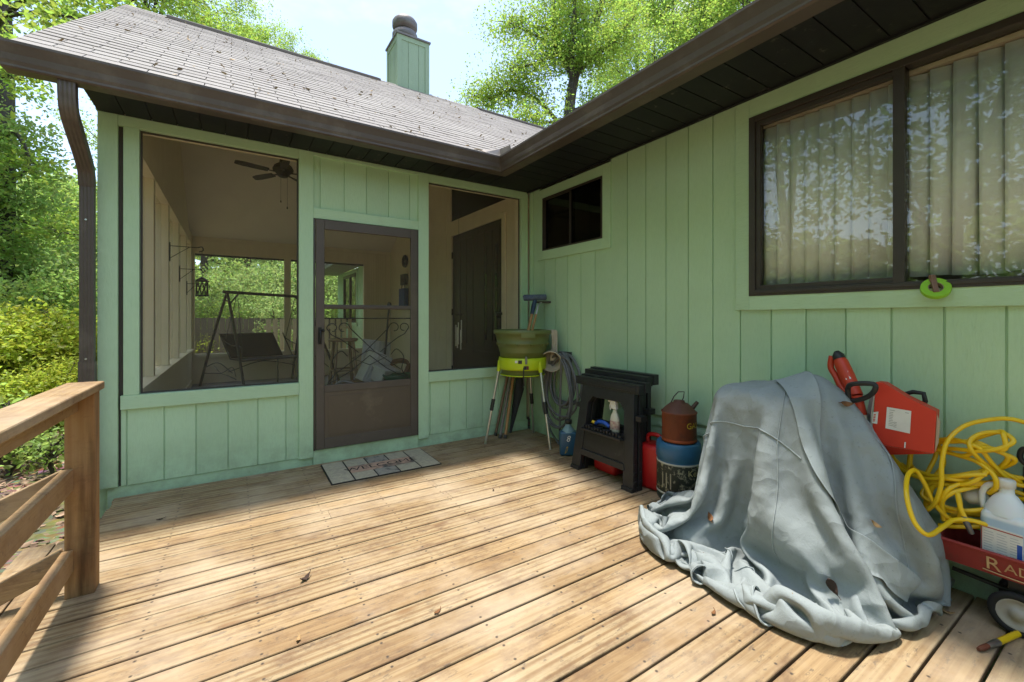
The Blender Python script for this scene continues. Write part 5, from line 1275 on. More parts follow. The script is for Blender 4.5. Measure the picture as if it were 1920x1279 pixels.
# white jug standing in the wagon
JX, JY = -.174, -3.79
jg = thing('white_jug', 'translucent white gallon jug of blue liquid with label in the wagon', 'jug', (JX,JY,.229), R(-8)); jg.scale = (.90,.92,1.10)
def jugmat():
    t = NT('milky_jug'); tc_ = t.n('ShaderNodeTexCoord'); sx_ = t.n('ShaderNodeSeparateXYZ'); t.l(tc_.outputs['Object'], sx_.inputs[0])
    c = t.mix(t.ramp(sx_.outputs[2], .195, .205), (.38,.52,.66), (.74,.77,.80))
    t.bsdf(c, .35, 0, None, .5, Subsurface_Weight=.15); return t.m
jm = jugmat()
m = MB(); m.rbox((0,0,.115), .125,.150,.23,.03); m.lathe([(.071,.215),(.070,.228),(.055,.262),(.034,.290),(.024,.300),(.023,.325)], (0,0,0), 28, True, .88, 1.05); m.build('body', jm, jg, world=False)
m = MB(); m.lathe([(0,.352),(.026,.352),(.029,.348),(.029,.322),(.024,.320),(0,.32)], (0,0,0), 24); m.build('cap', sticker, jg, world=False)
m = MB(); m.tube(bez([(0,.020,.312),(0,.055,.315),(0,.078,.285),(0,.080,.245),(0,.068,.20)],6), .0125, 10); m.build('handle', jm, jg, world=False)
m = MB(); m.box(-.0645,-.062,-.068,.064,.045,.17); m.build('label', sticker, jg, world=False)
m = MB(); m.box(-.0652,-.0646,-.068,.064,.160,.164); m.box(-.0652,-.0646,.061,.064,.05,.159); m.build('label_edge', simple('red_print', (.4,.05,.04), .5), jg, world=False)
m = MB()
for q in range(10):
    for c_ in range(3): m.box(-.0652,-.0647,.055-.042*c_-.034*(.7+.3*rr.random()),.055-.042*c_,.146-.010*q,.1485-.010*q)
m.build('print', simple('pale_grey_print', (.48,.50,.53), .6), jg, world=False)
m = MB(); m.box(-.0653,-.0648,-.066,-.050,.05,.13); m.build('print', bl2, jg, world=False)
wb = thing('white_bottle', 'small white bottle lying behind the jug in the wagon', 'bottle', (-.10,-3.70,.45))
m = MB(); m.tube([(-0.120,-3.735,0.514), (-0.120,-3.714,0.502), (-0.130,-3.666,0.493), (-0.130,-3.653,0.490)], [.03,.034,.034,.018], 14); m.build('body', sticker, wb)
m = MB(); m.tube([(-0.120,-3.735,0.514), (-0.120,-3.751,0.520)], .018, 12); m.build('cap', MT['black'], wb)
# black ribbed container with green cap
bk = thing('black_container', 'black ribbed container with green cap at the right edge above the wagon', 'container', (-.085,-3.85,.229))
m = MB(); P_ = [(.072,.0)] + [(.072+(.004 if q % 2 else 0), .03+q*.022) for q in range(14)] + [(.080,.36),(.078,.43),(.06,.47),(.035,.50),(.03,.52)]
m.lathe([(0,0)]+P_, (-.085,-3.885,.229), 28, True, .70, .80); m.build('body', MT['black'], bk)
m = MB(); m.lathe([(0,.575),(.030,.575),(.034,.57),(.034,.525),(.030,.52),(0,.52)], (-.085,-3.885,.229), 20); m.build('cap', simple('green_cap', (.02,.22,.10), .45), bk)
m = MB(); m.tube(bez([(-.085,-3.835,.67),(-.085,-3.815,.70),(-.085,-3.825,.74),(-.085,-3.865,.735)],5), .010, 8); m.build('handle', MT['black'], bk)

# tape roll clipped to the window track
tp = thing('tape_roll', 'lime green tape roll hanging from a clip on the window ledge', 'tape roll', (-.05,-3.53,1.43))
c_ = Vector((-0.050,-3.540,1.446)); axv = Vector((-.80,-.28,.53)).normalized(); u_ = axv.orthogonal().normalized(); w_ = axv.cross(u_)
def ring(r0, r1, h0, h1, n=36):
    mm = MB(); vs = []; pr_ = [(r0,h0),(r1,h0),(r1,h1),(r0,h1),(r0,h0)]
    for r_, h_ in pr_:
        for k in range(n): a = 2*PI*k/n; vs.append(c_+axv*h_+(u_*math.cos(a)+w_*math.sin(a))*r_)
    return mm.add(vs, [(i*n+k, i*n+(k+1)%n, (i+1)*n+(k+1)%n, (i+1)*n+k) for i in range(4) for k in range(n)], False)
ring(.028,.056,-.012,.012).build('roll', simple('lime_green_tape', (.30,.62,.03), .5, (.27,.56,.03), 20), tp, bevel=.002)
ring(.0255,.0278,-.0125,.0125).build('core', simple('card_core', (.35,.28,.18), .8), tp)
m = MB(); m.bar((-0.035,-3.523,1.514), (-0.075,-3.549,1.427), .022, .010); m.bar((-0.040,-3.524,1.513), (-0.046,-3.533,1.475), .024, .016); m.build('clip', simple('brown_metal_clip', (.28,.16,.11), .5, metal=.3), tp, bevel=.002)

# fallen leaves
brown_leaf = simple('dry_brown_leaf', (.22,.095,.03), .8, (.12,.05,.02), 40, bump=.3)
tan_leaf = simple('dry_tan_leaf', (.42,.27,.12), .8, (.30,.18,.08), 40, bump=.3)
dark_leaf = simple('dark_dead_leaf', (.05,.028,.018), .8, bump=.3)
def dead_leaf(lab, c, size, rz, mt, curl=.5, tilt=0):
    o = thing('fallen_leaf', lab, 'leaf', c, rz, 'dry fallen leaves')
    m = MB(); vs = []; n = 7
    for i in range(n+1):
        t_ = i/n; w_ = math.sin(PI*min(1, t_*1.02))**.8*.24*(1+.25*math.sin(i*2.6))
        x = (t_-.5)*size; z = curl*size*.35*(2*t_-1)**2
        vs += [(x, -w_*size, z+curl*size*.12), (x, 0, z+.002), (x, w_*size, z+curl*size*.14)]
    fs = []
    for i in range(n): b = i*3; fs += [(b,b+3,b+4,b+1),(b+1,b+4,b+5,b+2)]
    m.add(vs, fs, True); m.build('blade', mt, o, world=False, solid=.001)
    m = MB(); m.tube([(size*.48,0,curl*size*.33),(size*.75,.01,curl*size*.5)], .0016, 5); m.build('stalk', mt, o, world=False)
    o.rotation_euler = (tilt, 0, rz)
    return o
dead_leaf('dark curled leaf on the boards in front of the railing post', (-2.638,-1.837,0.004), 0.058, .6, dark_leaf, .9)
dead_leaf('reddish brown leaf on the boards in the middle foreground', (-2.181,-2.414,0.004), 0.037, .3, brown_leaf, .4)
dead_leaf('small tan leaf on the boards low in the foreground', (-2.716,-2.265,0.004), 0.034, 1.2, tan_leaf, .8)
dead_leaf('small orange leaf in a board gap left of the grey cover', (-1.163,-3.078,0.004), 0.034, .2, brown_leaf, .5)
dead_leaf('pale tan leaf on the boards right of the grey cover', (-0.296,-3.637,0.004), 0.044, 2.0, tan_leaf, .6)
dead_leaf('tiny dark leaf on the boards below the doormat', (-1.292,-1.384,0.004), 0.024, .9, dark_leaf, .8)
dead_leaf('small dark leaf on the boards left of the doormat', (-3.334,-0.623,0.004), 0.041, .1, dark_leaf, .3)

# ------------------------------------------------------------------ GREY FABRIC COVER (settled cloth)
CL_NX, CL_NY = 72, 82
# one row of cloth per line, steps between neighbouring points in millimetres
CLOTH_ROWS = [
[-804,-3200,10,14,-33,1,13,-29,14,16,-30,-3,10,-29,15,13,-29,11,6,-28,-8,-3,-21,-24,9,-30,-6,9,-35,2,4,-34,-1,31,4,11,25,26,0,15,29,-9,19,31,-3,14,31,0,14,31,1,20,-18,6,2,-35,-7,-2,-36,0,-3,-32,3,7,-16,13,25,-21,-7,32,-17,7,22,-27,-7,11,-33,-9,9,-20,22,-2,3,34,-10,2,32,25,-20,9,18,-27,-8,31,-3,-17,20,10,-20,-2,-8,-34,19,20,-18,27,21,8,27,-12,15,26,-22,4,2,12,17,-4,31,-16,-22,24,-6,-33,-7,-7,-34,-8,-8,-17,27,-4,17,29,2,36,1,4,29,-20,2,17,-31,2,12,-32,1,21,-25,-3,35,1,-6,26,19,-5,-23,23,6,-25,24,6,20,14,-12,36,-8,0,33,-3,7,31,-5,4,31,-7,4,26,-11,11,24,-13,19,32,-4,-2,10,7,-31,-24,3,-12,-36,0,0,-37,2,0,-25,-2,25,-18,-6,31,-33,2,7,-29,-1,-20,8,-21,-20,8,-8,-23],
[-837,-3217,16,14,-32,-5,15,-31,3,16,-30,3,17,-30,2,6,-24,21,9,-27,15,-2,-23,-21,6,-27,-11,15,-29,-2,16,-27,1,22,24,8,21,25,6,18,27,0,8,29,-17,16,30,3,25,12,19,24,-24,6,-1,-31,-11,-4,-32,-13,5,-34,-8,8,-32,6,22,-22,11,22,-22,3,12,-12,-24,10,-33,4,11,0,26,12,17,27,14,-7,25,12,-29,-17,9,-30,-11,33,3,-15,3,15,8,18,10,-22,31,3,-3,29,-2,-17,31,4,-1,24,-6,22,13,-5,24,-14,28,10,-32,13,-2,-33,-10,-9,-35,2,-6,-17,28,-3,21,26,3,37,1,3,31,-16,1,18,-30,2,19,-30,-1,20,-27,-1,34,0,-6,26,19,-5,-13,29,2,-21,27,3,13,25,-16,29,5,-19,34,-3,-5,32,-6,9,29,-8,14,21,-13,19,26,-11,17,32,-1,-9,7,8,-33,-22,4,-19,-36,2,0,-34,1,9,-18,-7,31,-25,-3,24,-33,2,-9,-15,-9,-29,17,-24,-13,19,-24,-13],
[-868,-3234,29,15,-32,-5,14,-30,-11,16,-31,-3,17,-31,0,9,-26,20,3,-19,29,9,-28,-5,9,-28,-14,13,-28,-14,26,-9,7,14,30,9,16,29,10,12,31,-3,7,28,-20,22,20,18,30,-8,20,27,-23,9,17,-30,-5,1,-32,-14,8,-31,-16,-4,-28,-10,-1,-35,2,23,-26,-1,5,4,-20,8,-28,18,21,-9,27,7,16,26,13,-16,13,25,-24,-7,32,-1,-15,18,23,-25,-11,-8,-17,31,12,-14,32,14,-7,34,12,1,22,-9,24,8,-28,18,12,-16,24,2,20,23,-24,20,3,-34,-3,-8,-33,4,-6,-16,29,-1,23,24,4,37,1,2,34,-14,1,26,-26,0,16,-31,0,22,-25,-2,33,-2,-5,25,19,-6,-7,32,0,-15,30,-1,18,20,-18,26,10,-22,23,20,-18,34,-2,-1,26,-9,22,17,-14,25,28,-11,14,30,1,-14,4,9,-33,-20,6,-24,-35,2,-2,-28,-2,20,-16,-8,32,-33,0,11,-26,-3,-24,0,-16,-28,20,-24,-12,23,-26,0],
[-899,-3250,15,14,-32,5,14,-32,0,15,-30,-9,16,-32,-1,13,-28,13,4,-18,29,11,-26,16,14,-29,-8,20,-27,-6,19,11,7,10,32,4,10,33,-2,12,30,-12,19,17,-13,26,-1,26,23,-4,25,26,-23,8,25,-26,3,13,-33,-11,7,-31,-17,7,-26,-24,-3,-16,-32,-9,-32,-2,4,8,19,16,-18,23,14,-20,23,6,-3,3,20,-13,-10,28,-15,-13,24,16,-11,15,32,4,7,6,-26,26,11,-16,33,15,3,28,-1,21,12,-28,20,8,-31,16,13,-21,24,12,8,29,-12,25,13,-32,5,-4,-33,4,-6,-13,29,1,25,22,4,35,-5,1,33,-15,-1,32,-14,1,21,-27,-1,23,-25,-2,32,-2,-5,26,20,-6,-2,32,-2,-8,33,-2,22,16,-20,26,11,-21,16,27,-18,20,21,-13,28,-8,16,17,-15,28,29,-11,13,28,2,-18,1,11,-34,-18,7,-27,-33,2,-3,-21,-5,28,-25,-5,24,-29,-4,-9,-16,-9,-28,9,-18,-20,22,-25,-2,22,-24,5],
[-932,-3266,10,15,-32,0,14,-32,0,14,-31,3,16,-31,-3,16,-31,7,12,-25,22,5,-20,28,17,-28,3,23,-14,-19,12,26,2,6,32,7,14,27,-14,26,9,-19,29,-2,13,14,4,33,16,5,33,28,-16,17,25,-28,3,10,-32,-17,2,-25,-28,3,-9,-35,-3,-15,-28,-8,-29,2,8,-13,29,19,-5,28,9,-25,13,13,-21,-19,23,-6,-24,27,4,-19,20,27,-3,10,32,13,17,16,-19,28,19,-5,31,5,20,16,-24,16,8,-37,11,12,-29,22,14,-19,28,17,-3,31,3,22,23,-27,16,1,-31,7,-4,-11,28,2,26,17,3,32,-12,-1,31,-17,-4,35,-4,5,29,-18,0,23,-25,-2,33,1,-5,27,21,-6,4,32,-4,0,34,-6,25,14,-19,26,14,-21,9,32,-16,2,34,-17,32,1,5,19,-15,26,30,-10,12,24,4,-22,-1,12,-33,-17,8,-29,-29,1,-4,-24,-5,27,-31,-5,14,-18,-10,-23,-9,-13,-26,20,-21,-8,23,-24,2,22,-22,10],
[-963,-3281,17,13,-32,-6,14,-32,-1,15,-32,2,14,-32,0,17,-22,21,9,-29,10,12,-28,16,18,-22,-9,23,12,-20,5,23,17,15,26,-9,26,4,-17,32,-5,5,11,8,29,11,8,33,19,0,32,28,-12,17,24,-17,-12,8,-17,-23,-1,-15,-32,7,-5,-34,-5,-20,-24,-1,-21,24,13,-11,29,4,-28,18,11,-29,-8,22,-5,-25,24,-5,-23,30,5,-4,10,27,-5,8,31,4,20,24,-1,29,6,19,28,-8,22,18,-19,18,1,-38,2,12,-30,21,16,-19,28,18,-7,31,15,11,27,-14,22,9,-31,12,-2,-10,28,2,27,10,4,31,-18,-3,31,-16,-2,35,-3,4,34,-5,2,29,-19,-1,32,5,-5,27,20,-7,10,31,-6,7,32,-9,27,14,-18,16,26,-18,-7,34,-16,5,33,-16,32,13,-5,29,-8,13,32,-11,8,16,5,-19,-5,12,-32,-19,8,-27,-28,3,-15,-27,-4,21,-30,-7,6,-17,-13,-28,16,-19,-18,25,-23,-1,21,-23,8,22,-21,0],
[-958,-3292,43,-8,-34,-8,0,-33,-13,10,-33,-7,17,-27,13,18,-16,25,8,-33,6,13,-30,-12,22,-1,-22,21,22,-5,2,14,11,31,-7,-12,33,-9,4,27,-3,12,10,9,31,18,4,28,30,6,15,20,23,10,23,5,-10,8,-14,-28,-21,-19,-22,6,-10,-36,-10,-26,-2,9,-14,33,1,-27,19,9,-34,-11,17,-28,-15,31,-11,-15,30,-5,8,29,16,13,2,30,-6,-1,33,-11,22,17,13,27,-5,20,24,-9,19,12,-11,12,5,-36,8,16,-27,21,13,-22,25,19,-9,29,20,1,29,4,22,18,-29,16,0,-10,28,3,28,2,2,29,-20,-2,33,-13,1,36,-6,2,35,1,2,34,-8,1,31,12,-6,29,19,-6,17,29,-8,16,27,-11,19,25,-16,3,32,-17,-7,33,-17,9,32,-15,28,17,-9,32,-5,4,33,-6,2,13,11,-23,-14,9,-27,-22,7,-24,-22,9,-24,-34,-6,-4,-26,-7,4,4,-16,-30,27,-22,-2,26,-25,3,19,-25,15,17,-13,-18],
[-939,-3304,72,-15,-32,-7,-13,-32,-8,-11,-31,-12,16,-5,9,6,-34,0,12,-34,-11,14,-22,-18,25,17,-9,18,-5,6,20,-16,9,33,-3,1,32,-8,5,28,-3,11,26,8,14,26,21,5,19,27,7,4,33,16,23,18,-1,8,-12,-24,-18,-19,-23,2,-23,-23,-2,-22,19,0,-25,24,7,-28,-14,16,-29,-18,24,-26,-13,29,-11,10,18,-1,29,19,3,26,3,29,-5,-4,32,-11,21,14,12,25,-8,20,21,-12,17,18,-3,15,24,-22,12,27,-20,15,-5,-25,24,1,-23,26,18,-9,28,18,10,25,-17,24,5,-10,28,3,28,1,1,29,-20,1,34,-13,1,36,-6,3,37,3,2,36,1,0,30,17,-6,28,21,-7,23,26,-9,16,29,-12,11,30,-15,-1,31,-17,-2,33,-17,13,30,-14,30,18,-11,32,7,-7,31,-4,-2,4,14,-25,-23,3,-23,-24,4,-22,-20,11,-25,-28,1,-19,-16,-4,-16,26,-20,-15,25,-27,7,19,-28,14,25,-21,3,4,-4,-28],
[-958,-3299,98,-20,-30,-12,-16,-30,-17,-7,-25,-22,28,-9,-10,5,-34,-13,2,-36,-12,6,-13,8,28,2,20,23,-28,6,32,-15,6,34,0,10,34,-4,7,31,12,-1,18,15,-22,23,24,-6,18,31,5,8,32,14,20,25,3,15,-5,-15,9,-24,-22,14,-33,1,-4,-19,27,5,-27,10,0,-20,-29,14,-26,-20,20,-26,7,9,-14,6,-4,-14,32,9,0,35,8,28,8,1,33,-8,23,15,12,23,-11,20,17,-18,18,26,-7,15,28,-15,14,34,-1,15,4,-21,22,-14,-24,23,3,-23,26,21,-9,27,6,26,13,-10,31,4,27,7,2,30,-20,3,33,-13,3,37,-6,3,38,3,1,35,10,-1,31,18,-7,27,22,-8,21,27,-11,16,30,-12,11,31,-14,-1,31,-17,3,33,-16,20,25,-14,32,11,-12,27,17,-10,26,8,-14,-12,12,-25,-26,-2,-20,-25,1,-22,-18,13,-22,-25,8,-23,16,2,-27,28,-25,-5,16,-31,16,22,-29,12,25,-9,-24,-13,0,-29],
[-977,-3279,72,-24,-27,-4,-7,-28,-21,6,-23,-23,4,-29,-14,-3,-35,6,1,-34,13,18,-19,21,29,-12,17,32,-14,13,36,-2,7,35,-4,9,32,9,-3,21,17,-20,15,14,-25,15,18,-11,17,29,0,21,26,-4,31,13,-7,34,0,-4,25,-20,10,15,-28,10,4,-26,19,-1,-27,0,2,-19,-28,16,-19,-21,10,-19,22,-8,-13,20,-30,-10,17,-6,-11,33,15,15,22,8,34,-2,23,18,11,25,-10,20,17,-20,18,26,-12,17,32,0,13,34,3,12,18,-18,22,-11,-24,24,-12,-23,24,8,-22,28,23,7,19,1,34,7,22,18,1,32,-15,4,33,-13,5,36,-5,2,37,4,1,35,11,-2,31,18,-6,27,23,-9,20,27,-12,14,31,-13,8,30,-14,3,32,-16,12,29,-15,28,16,-15,31,10,-13,27,19,-13,4,24,-20,-23,6,-24,-27,-6,-21,-23,8,-22,-14,17,-24,-3,17,-27,27,-9,-16,21,-29,-1,23,-29,3,29,-21,4,6,3,-34,-22,2,-28],
[-998,-3259,43,-17,-26,-3,-6,-28,-20,-10,-32,-6,2,-32,12,5,-30,15,7,-30,19,26,-18,20,33,-10,13,35,-6,10,32,-7,13,35,-2,2,19,11,-24,13,10,-28,14,3,-27,14,28,-12,29,12,-15,36,3,-1,32,4,10,32,-5,-11,36,-5,1,30,-12,14,13,-26,21,2,-33,13,-3,-26,-11,20,10,-22,-7,-3,22,-22,-10,28,-32,-10,17,-26,-11,20,6,-3,32,19,25,10,23,20,10,27,-4,18,20,-18,20,24,-14,18,32,0,13,33,4,13,29,-5,17,-1,-26,26,-18,-21,23,-5,-24,27,20,-12,24,25,21,9,14,29,3,33,-2,2,33,-12,5,35,-4,3,36,4,1,34,11,-2,30,17,-6,27,22,-10,20,27,-12,14,29,-13,7,31,-15,9,30,-15,20,24,-14,33,8,-15,29,17,-14,13,29,-17,-15,20,-23,-26,-3,-23,-26,0,-23,-17,17,-24,-4,22,-25,18,14,-24,24,-21,-7,8,-35,2,32,-19,-2,29,1,-20,-5,7,-36,-25,3,-25],
[-1022,-3241,19,-19,-28,0,-12,-32,1,0,-30,17,7,-30,18,9,-28,18,18,-24,16,33,-9,4,34,-6,8,35,-7,5,33,-11,-4,13,-25,-13,15,-20,-16,9,18,-28,15,12,-27,33,5,-8,35,2,0,34,3,7,30,6,15,30,-8,-20,32,-2,11,34,-8,-8,31,-9,2,3,-17,9,-17,9,8,6,8,1,-18,-5,10,-15,-8,31,-25,-9,23,-22,-10,25,-8,-10,33,19,2,27,25,18,12,29,7,16,21,-17,20,24,-15,19,32,-1,16,34,8,11,31,2,13,10,-23,26,-14,-22,25,-14,-23,25,13,-20,27,32,1,15,22,26,3,29,15,0,34,-6,5,34,-3,3,35,4,1,33,10,-3,30,15,-6,26,21,-9,21,26,-13,14,29,-13,10,30,-15,15,28,-13,28,16,-14,31,12,-14,18,26,-17,-3,29,-20,-23,9,-24,-28,-8,-23,-20,13,-26,-6,25,-25,9,23,-24,28,4,-19,17,-30,-2,15,-31,0,24,5,-22,21,5,-28,-9,7,-31,-27,2,-22],
[-1054,-3222,10,-13,-31,17,0,-30,20,7,-29,20,8,-29,19,15,-25,15,30,-12,-7,29,-8,-10,34,-5,11,33,-13,-9,21,-24,-18,9,-33,-14,0,-34,-8,21,-3,-23,27,2,-13,35,2,0,36,1,1,33,6,16,29,6,20,29,-10,-25,28,-1,13,37,-5,1,27,-9,-16,-8,23,-10,-7,29,14,2,15,13,-11,-3,17,-21,-9,25,-10,-12,32,-18,-10,29,-20,-5,28,4,-9,34,25,-2,25,30,11,16,26,-7,18,22,-16,20,32,6,11,34,10,10,33,1,16,19,-20,26,-6,-24,26,-20,-20,24,8,-23,28,28,-11,20,33,10,6,27,20,1,33,8,0,34,-2,3,34,4,1,33,9,-2,30,16,-6,26,20,-9,21,25,-12,15,28,-14,14,29,-14,23,22,-12,29,14,-13,26,21,-15,5,30,-20,-16,23,-23,-28,-2,-24,-27,1,-24,-4,26,-26,0,27,-26,24,14,-21,30,-9,-15,23,-23,-10,21,-28,-7,14,13,-28,5,16,-30,-19,6,-25,-26,3,-23],
[-1056,-3206,32,-3,-29,22,-1,-29,21,3,-28,20,10,-27,18,23,-18,1,23,-5,-25,31,-8,-12,27,-16,-7,13,-30,-12,10,-33,-11,10,-33,-12,13,-33,-9,25,-25,-3,36,-6,2,35,0,2,36,0,5,32,5,14,32,2,11,22,-10,-26,31,-3,10,33,-2,-6,4,14,-23,-9,34,4,-5,34,0,5,31,15,8,12,29,-6,-9,33,-20,-10,26,-14,-9,29,-7,-9,32,-5,-6,34,9,-9,32,24,-7,25,29,-1,19,25,-11,20,31,-2,16,33,16,8,33,5,14,25,-14,23,5,-23,27,-19,-21,24,1,-24,27,24,-17,22,34,0,11,33,12,2,31,15,-1,34,6,1,34,4,2,32,9,-2,29,15,-5,27,19,-9,21,25,-12,16,28,-15,18,27,-14,29,16,-10,29,17,-13,16,28,-17,-9,28,-21,-24,13,-25,-27,1,-24,-17,17,-26,4,26,-26,16,23,-24,30,-2,-18,23,-22,-13,24,-21,-13,27,1,-19,1,18,-30,-7,16,-29,-24,5,-24,-20,8,-25],
[-1020,-3213,32,-7,-30,20,-2,-23,28,-5,-12,32,3,-19,26,26,-14,-10,26,-5,-23,23,-22,-15,-4,-31,-11,0,-35,-11,8,-36,-7,16,-36,-3,27,-29,0,34,-18,2,36,-9,1,35,-1,2,34,-3,3,33,-8,5,31,-12,-4,22,-10,-25,31,-6,-1,15,13,-24,-9,34,-6,-6,36,9,-3,33,14,5,32,16,7,29,18,13,11,28,-10,-10,31,7,-15,29,3,-15,32,-8,-2,35,-8,-2,36,7,-13,34,22,-11,26,29,-6,20,29,-5,18,33,8,12,32,10,12,30,-4,19,16,-20,24,-12,-22,26,-7,-24,27,18,-21,24,33,-6,13,35,7,4,33,13,-1,33,10,0,34,7,1,32,10,-1,30,14,-5,26,19,-9,24,23,-12,15,29,-15,22,24,-12,33,13,-9,23,24,-14,3,30,-20,-19,19,-24,-26,7,-25,-20,15,-25,-4,25,-25,15,23,-24,28,10,-22,26,-18,-17,23,-24,-14,28,0,-19,11,17,-27,-5,18,-29,-17,12,-27,-22,6,-26,-20,8,-26],
[-987,-3226,21,-4,-17,33,-3,-12,35,-9,-6,35,-8,-10,31,28,-18,-9,23,-23,-10,7,-34,-9,-13,-32,-12,-3,-36,-10,13,-32,-6,25,-28,-2,31,-19,-2,30,-20,2,32,-14,0,30,-11,-1,28,-17,-6,28,-16,-12,28,-12,-18,27,-10,-20,26,1,-19,6,25,-1,-4,33,11,3,33,16,-2,31,17,1,33,16,3,33,15,7,32,19,22,8,26,18,-17,27,11,-17,30,1,-14,35,-8,-1,36,-8,1,35,3,-9,34,19,-12,26,26,-8,22,31,0,16,32,9,13,31,2,16,24,-12,21,4,-22,26,-11,-21,27,11,-24,25,29,-12,16,35,2,6,33,11,-1,32,16,-3,35,6,2,34,8,1,29,15,-5,28,18,-8,23,24,-11,16,29,-15,29,18,-10,31,16,-10,13,28,-17,-10,26,-23,-24,11,-26,-22,14,-25,-6,25,-24,11,23,-23,25,12,-23,29,-6,-20,24,-19,-18,27,-7,-19,16,16,-25,0,20,-29,-15,14,-28,-23,6,-26,-24,1,-24,-25,-5,-25],
[-969,-3202,32,-2,-12,35,-4,-12,35,-4,-12,35,-6,-10,35,7,-35,5,6,-36,-7,4,-36,-8,1,-35,-9,-3,-33,-10,18,-24,-5,27,-23,-2,27,-23,-2,25,-26,-6,22,-24,-15,24,-14,-21,25,-11,-20,28,-9,-20,27,-7,-19,27,-1,-18,22,13,8,15,-1,27,9,28,14,15,27,16,-4,32,17,2,33,16,-3,32,17,-6,33,18,12,28,21,29,5,22,25,-10,24,14,-16,29,9,-14,33,-7,-2,36,-11,6,34,0,-10,34,16,-14,28,27,-8,21,31,3,17,30,4,15,28,-3,18,18,-17,22,-2,-22,26,1,-23,28,23,-18,20,35,-5,9,34,12,-1,30,20,-6,36,5,4,35,7,2,30,16,-5,28,17,-7,22,24,-12,21,27,-13,33,12,-9,25,23,-13,-1,30,-21,-20,16,-25,-22,14,-26,-8,25,-25,10,24,-23,23,14,-22,27,-2,-21,25,-15,-20,27,-7,-20,22,13,-24,1,22,-27,-12,18,-29,-25,3,-26,-25,-6,-25,-22,-12,-24,-21,-13,-24],
[-997,-3176,39,0,-12,34,-6,-14,34,-8,-22,30,-5,-28,26,2,-37,11,6,-37,4,6,-37,-2,8,-36,-3,10,-34,-5,16,-31,-8,21,-27,-12,24,-22,-17,24,-15,-23,25,-10,-23,26,-11,-22,26,-11,-20,28,-7,-19,32,4,-12,32,11,0,13,-3,25,8,-7,32,22,7,26,21,22,18,10,30,17,-2,32,17,-1,33,18,-6,31,19,-3,31,19,17,26,19,30,3,20,28,-3,21,23,-10,26,9,-12,33,-7,-2,35,-10,1,34,0,-10,33,14,-13,29,26,-6,21,29,0,18,29,0,16,26,-7,19,13,-20,25,-2,-22,28,14,-21,25,32,-11,14,35,8,2,29,22,-8,37,6,3,36,4,2,29,17,-5,29,17,-6,22,25,-12,27,20,-11,31,14,-9,12,29,-17,-12,23,-25,-20,17,-26,-10,24,-26,6,25,-24,22,15,-22,28,1,-21,26,-12,-20,27,-9,-21,23,12,-24,6,22,-26,-15,18,-27,-23,2,-27,-22,-10,-26,-22,-14,-25,-23,-8,-24,-24,3,-25],
[-1030,-3164,38,-4,-22,28,-3,-25,27,3,-28,21,5,-29,20,5,-30,12,-9,-34,8,0,-38,4,8,-37,-3,13,-34,-7,18,-30,-11,22,-23,-16,26,-13,-20,26,-12,-23,25,-10,-22,28,-8,-22,30,-2,-17,34,2,-7,31,4,14,34,11,3,27,3,16,-3,-8,35,3,-6,34,21,1,28,24,15,23,15,28,17,5,33,17,-3,33,18,-9,30,22,-3,30,21,20,25,16,31,8,17,31,2,18,24,-8,25,11,-11,32,-4,-7,35,-11,0,34,-4,-10,34,14,-15,29,26,-7,22,29,-1,18,29,-1,18,24,-12,21,9,-21,27,5,-22,28,25,-16,20,36,2,5,28,23,-9,37,7,2,37,3,4,29,17,-5,29,18,-7,24,22,-11,31,15,-9,23,22,-14,-2,27,-22,-14,20,-25,-10,25,-26,1,26,-25,19,20,-24,29,2,-20,28,-10,-20,27,-9,-21,27,6,-23,8,23,-27,-13,20,-27,-25,0,-26,-20,-16,-26,-21,-14,-26,-26,-4,-26,-22,11,-25,-10,19,-28],
[-1052,-3179,21,-1,-28,21,6,-28,22,13,-27,19,20,-20,17,11,-28,16,-1,-33,14,-18,-31,-6,-10,-32,-5,11,-33,-7,25,-17,-7,8,-28,-16,23,-15,-18,28,-4,-20,30,-2,-18,33,2,-11,32,2,-12,36,2,0,36,2,4,23,6,26,29,5,16,9,-5,29,-8,-6,34,13,-8,33,14,-2,32,22,10,26,16,25,21,9,31,18,1,32,19,-5,29,21,2,30,19,19,25,14,28,14,15,31,4,18,26,-6,25,14,-12,31,-2,-10,34,-10,-3,35,-5,-9,35,12,-15,30,24,-9,22,29,-2,18,30,-2,18,22,-16,24,6,-21,29,16,-20,26,34,-5,10,30,21,-6,36,10,-1,37,3,4,30,16,-6,29,17,-8,27,19,-9,30,15,-10,12,26,-18,-7,25,-24,-4,26,-25,-4,26,-24,13,22,-25,28,7,-22,29,-8,-20,28,-10,-20,27,3,-23,16,21,-25,-14,20,-28,-26,1,-27,-20,-19,-26,-21,-14,-26,-25,3,-28,-17,14,-27,-4,19,-29,6,15,-30],
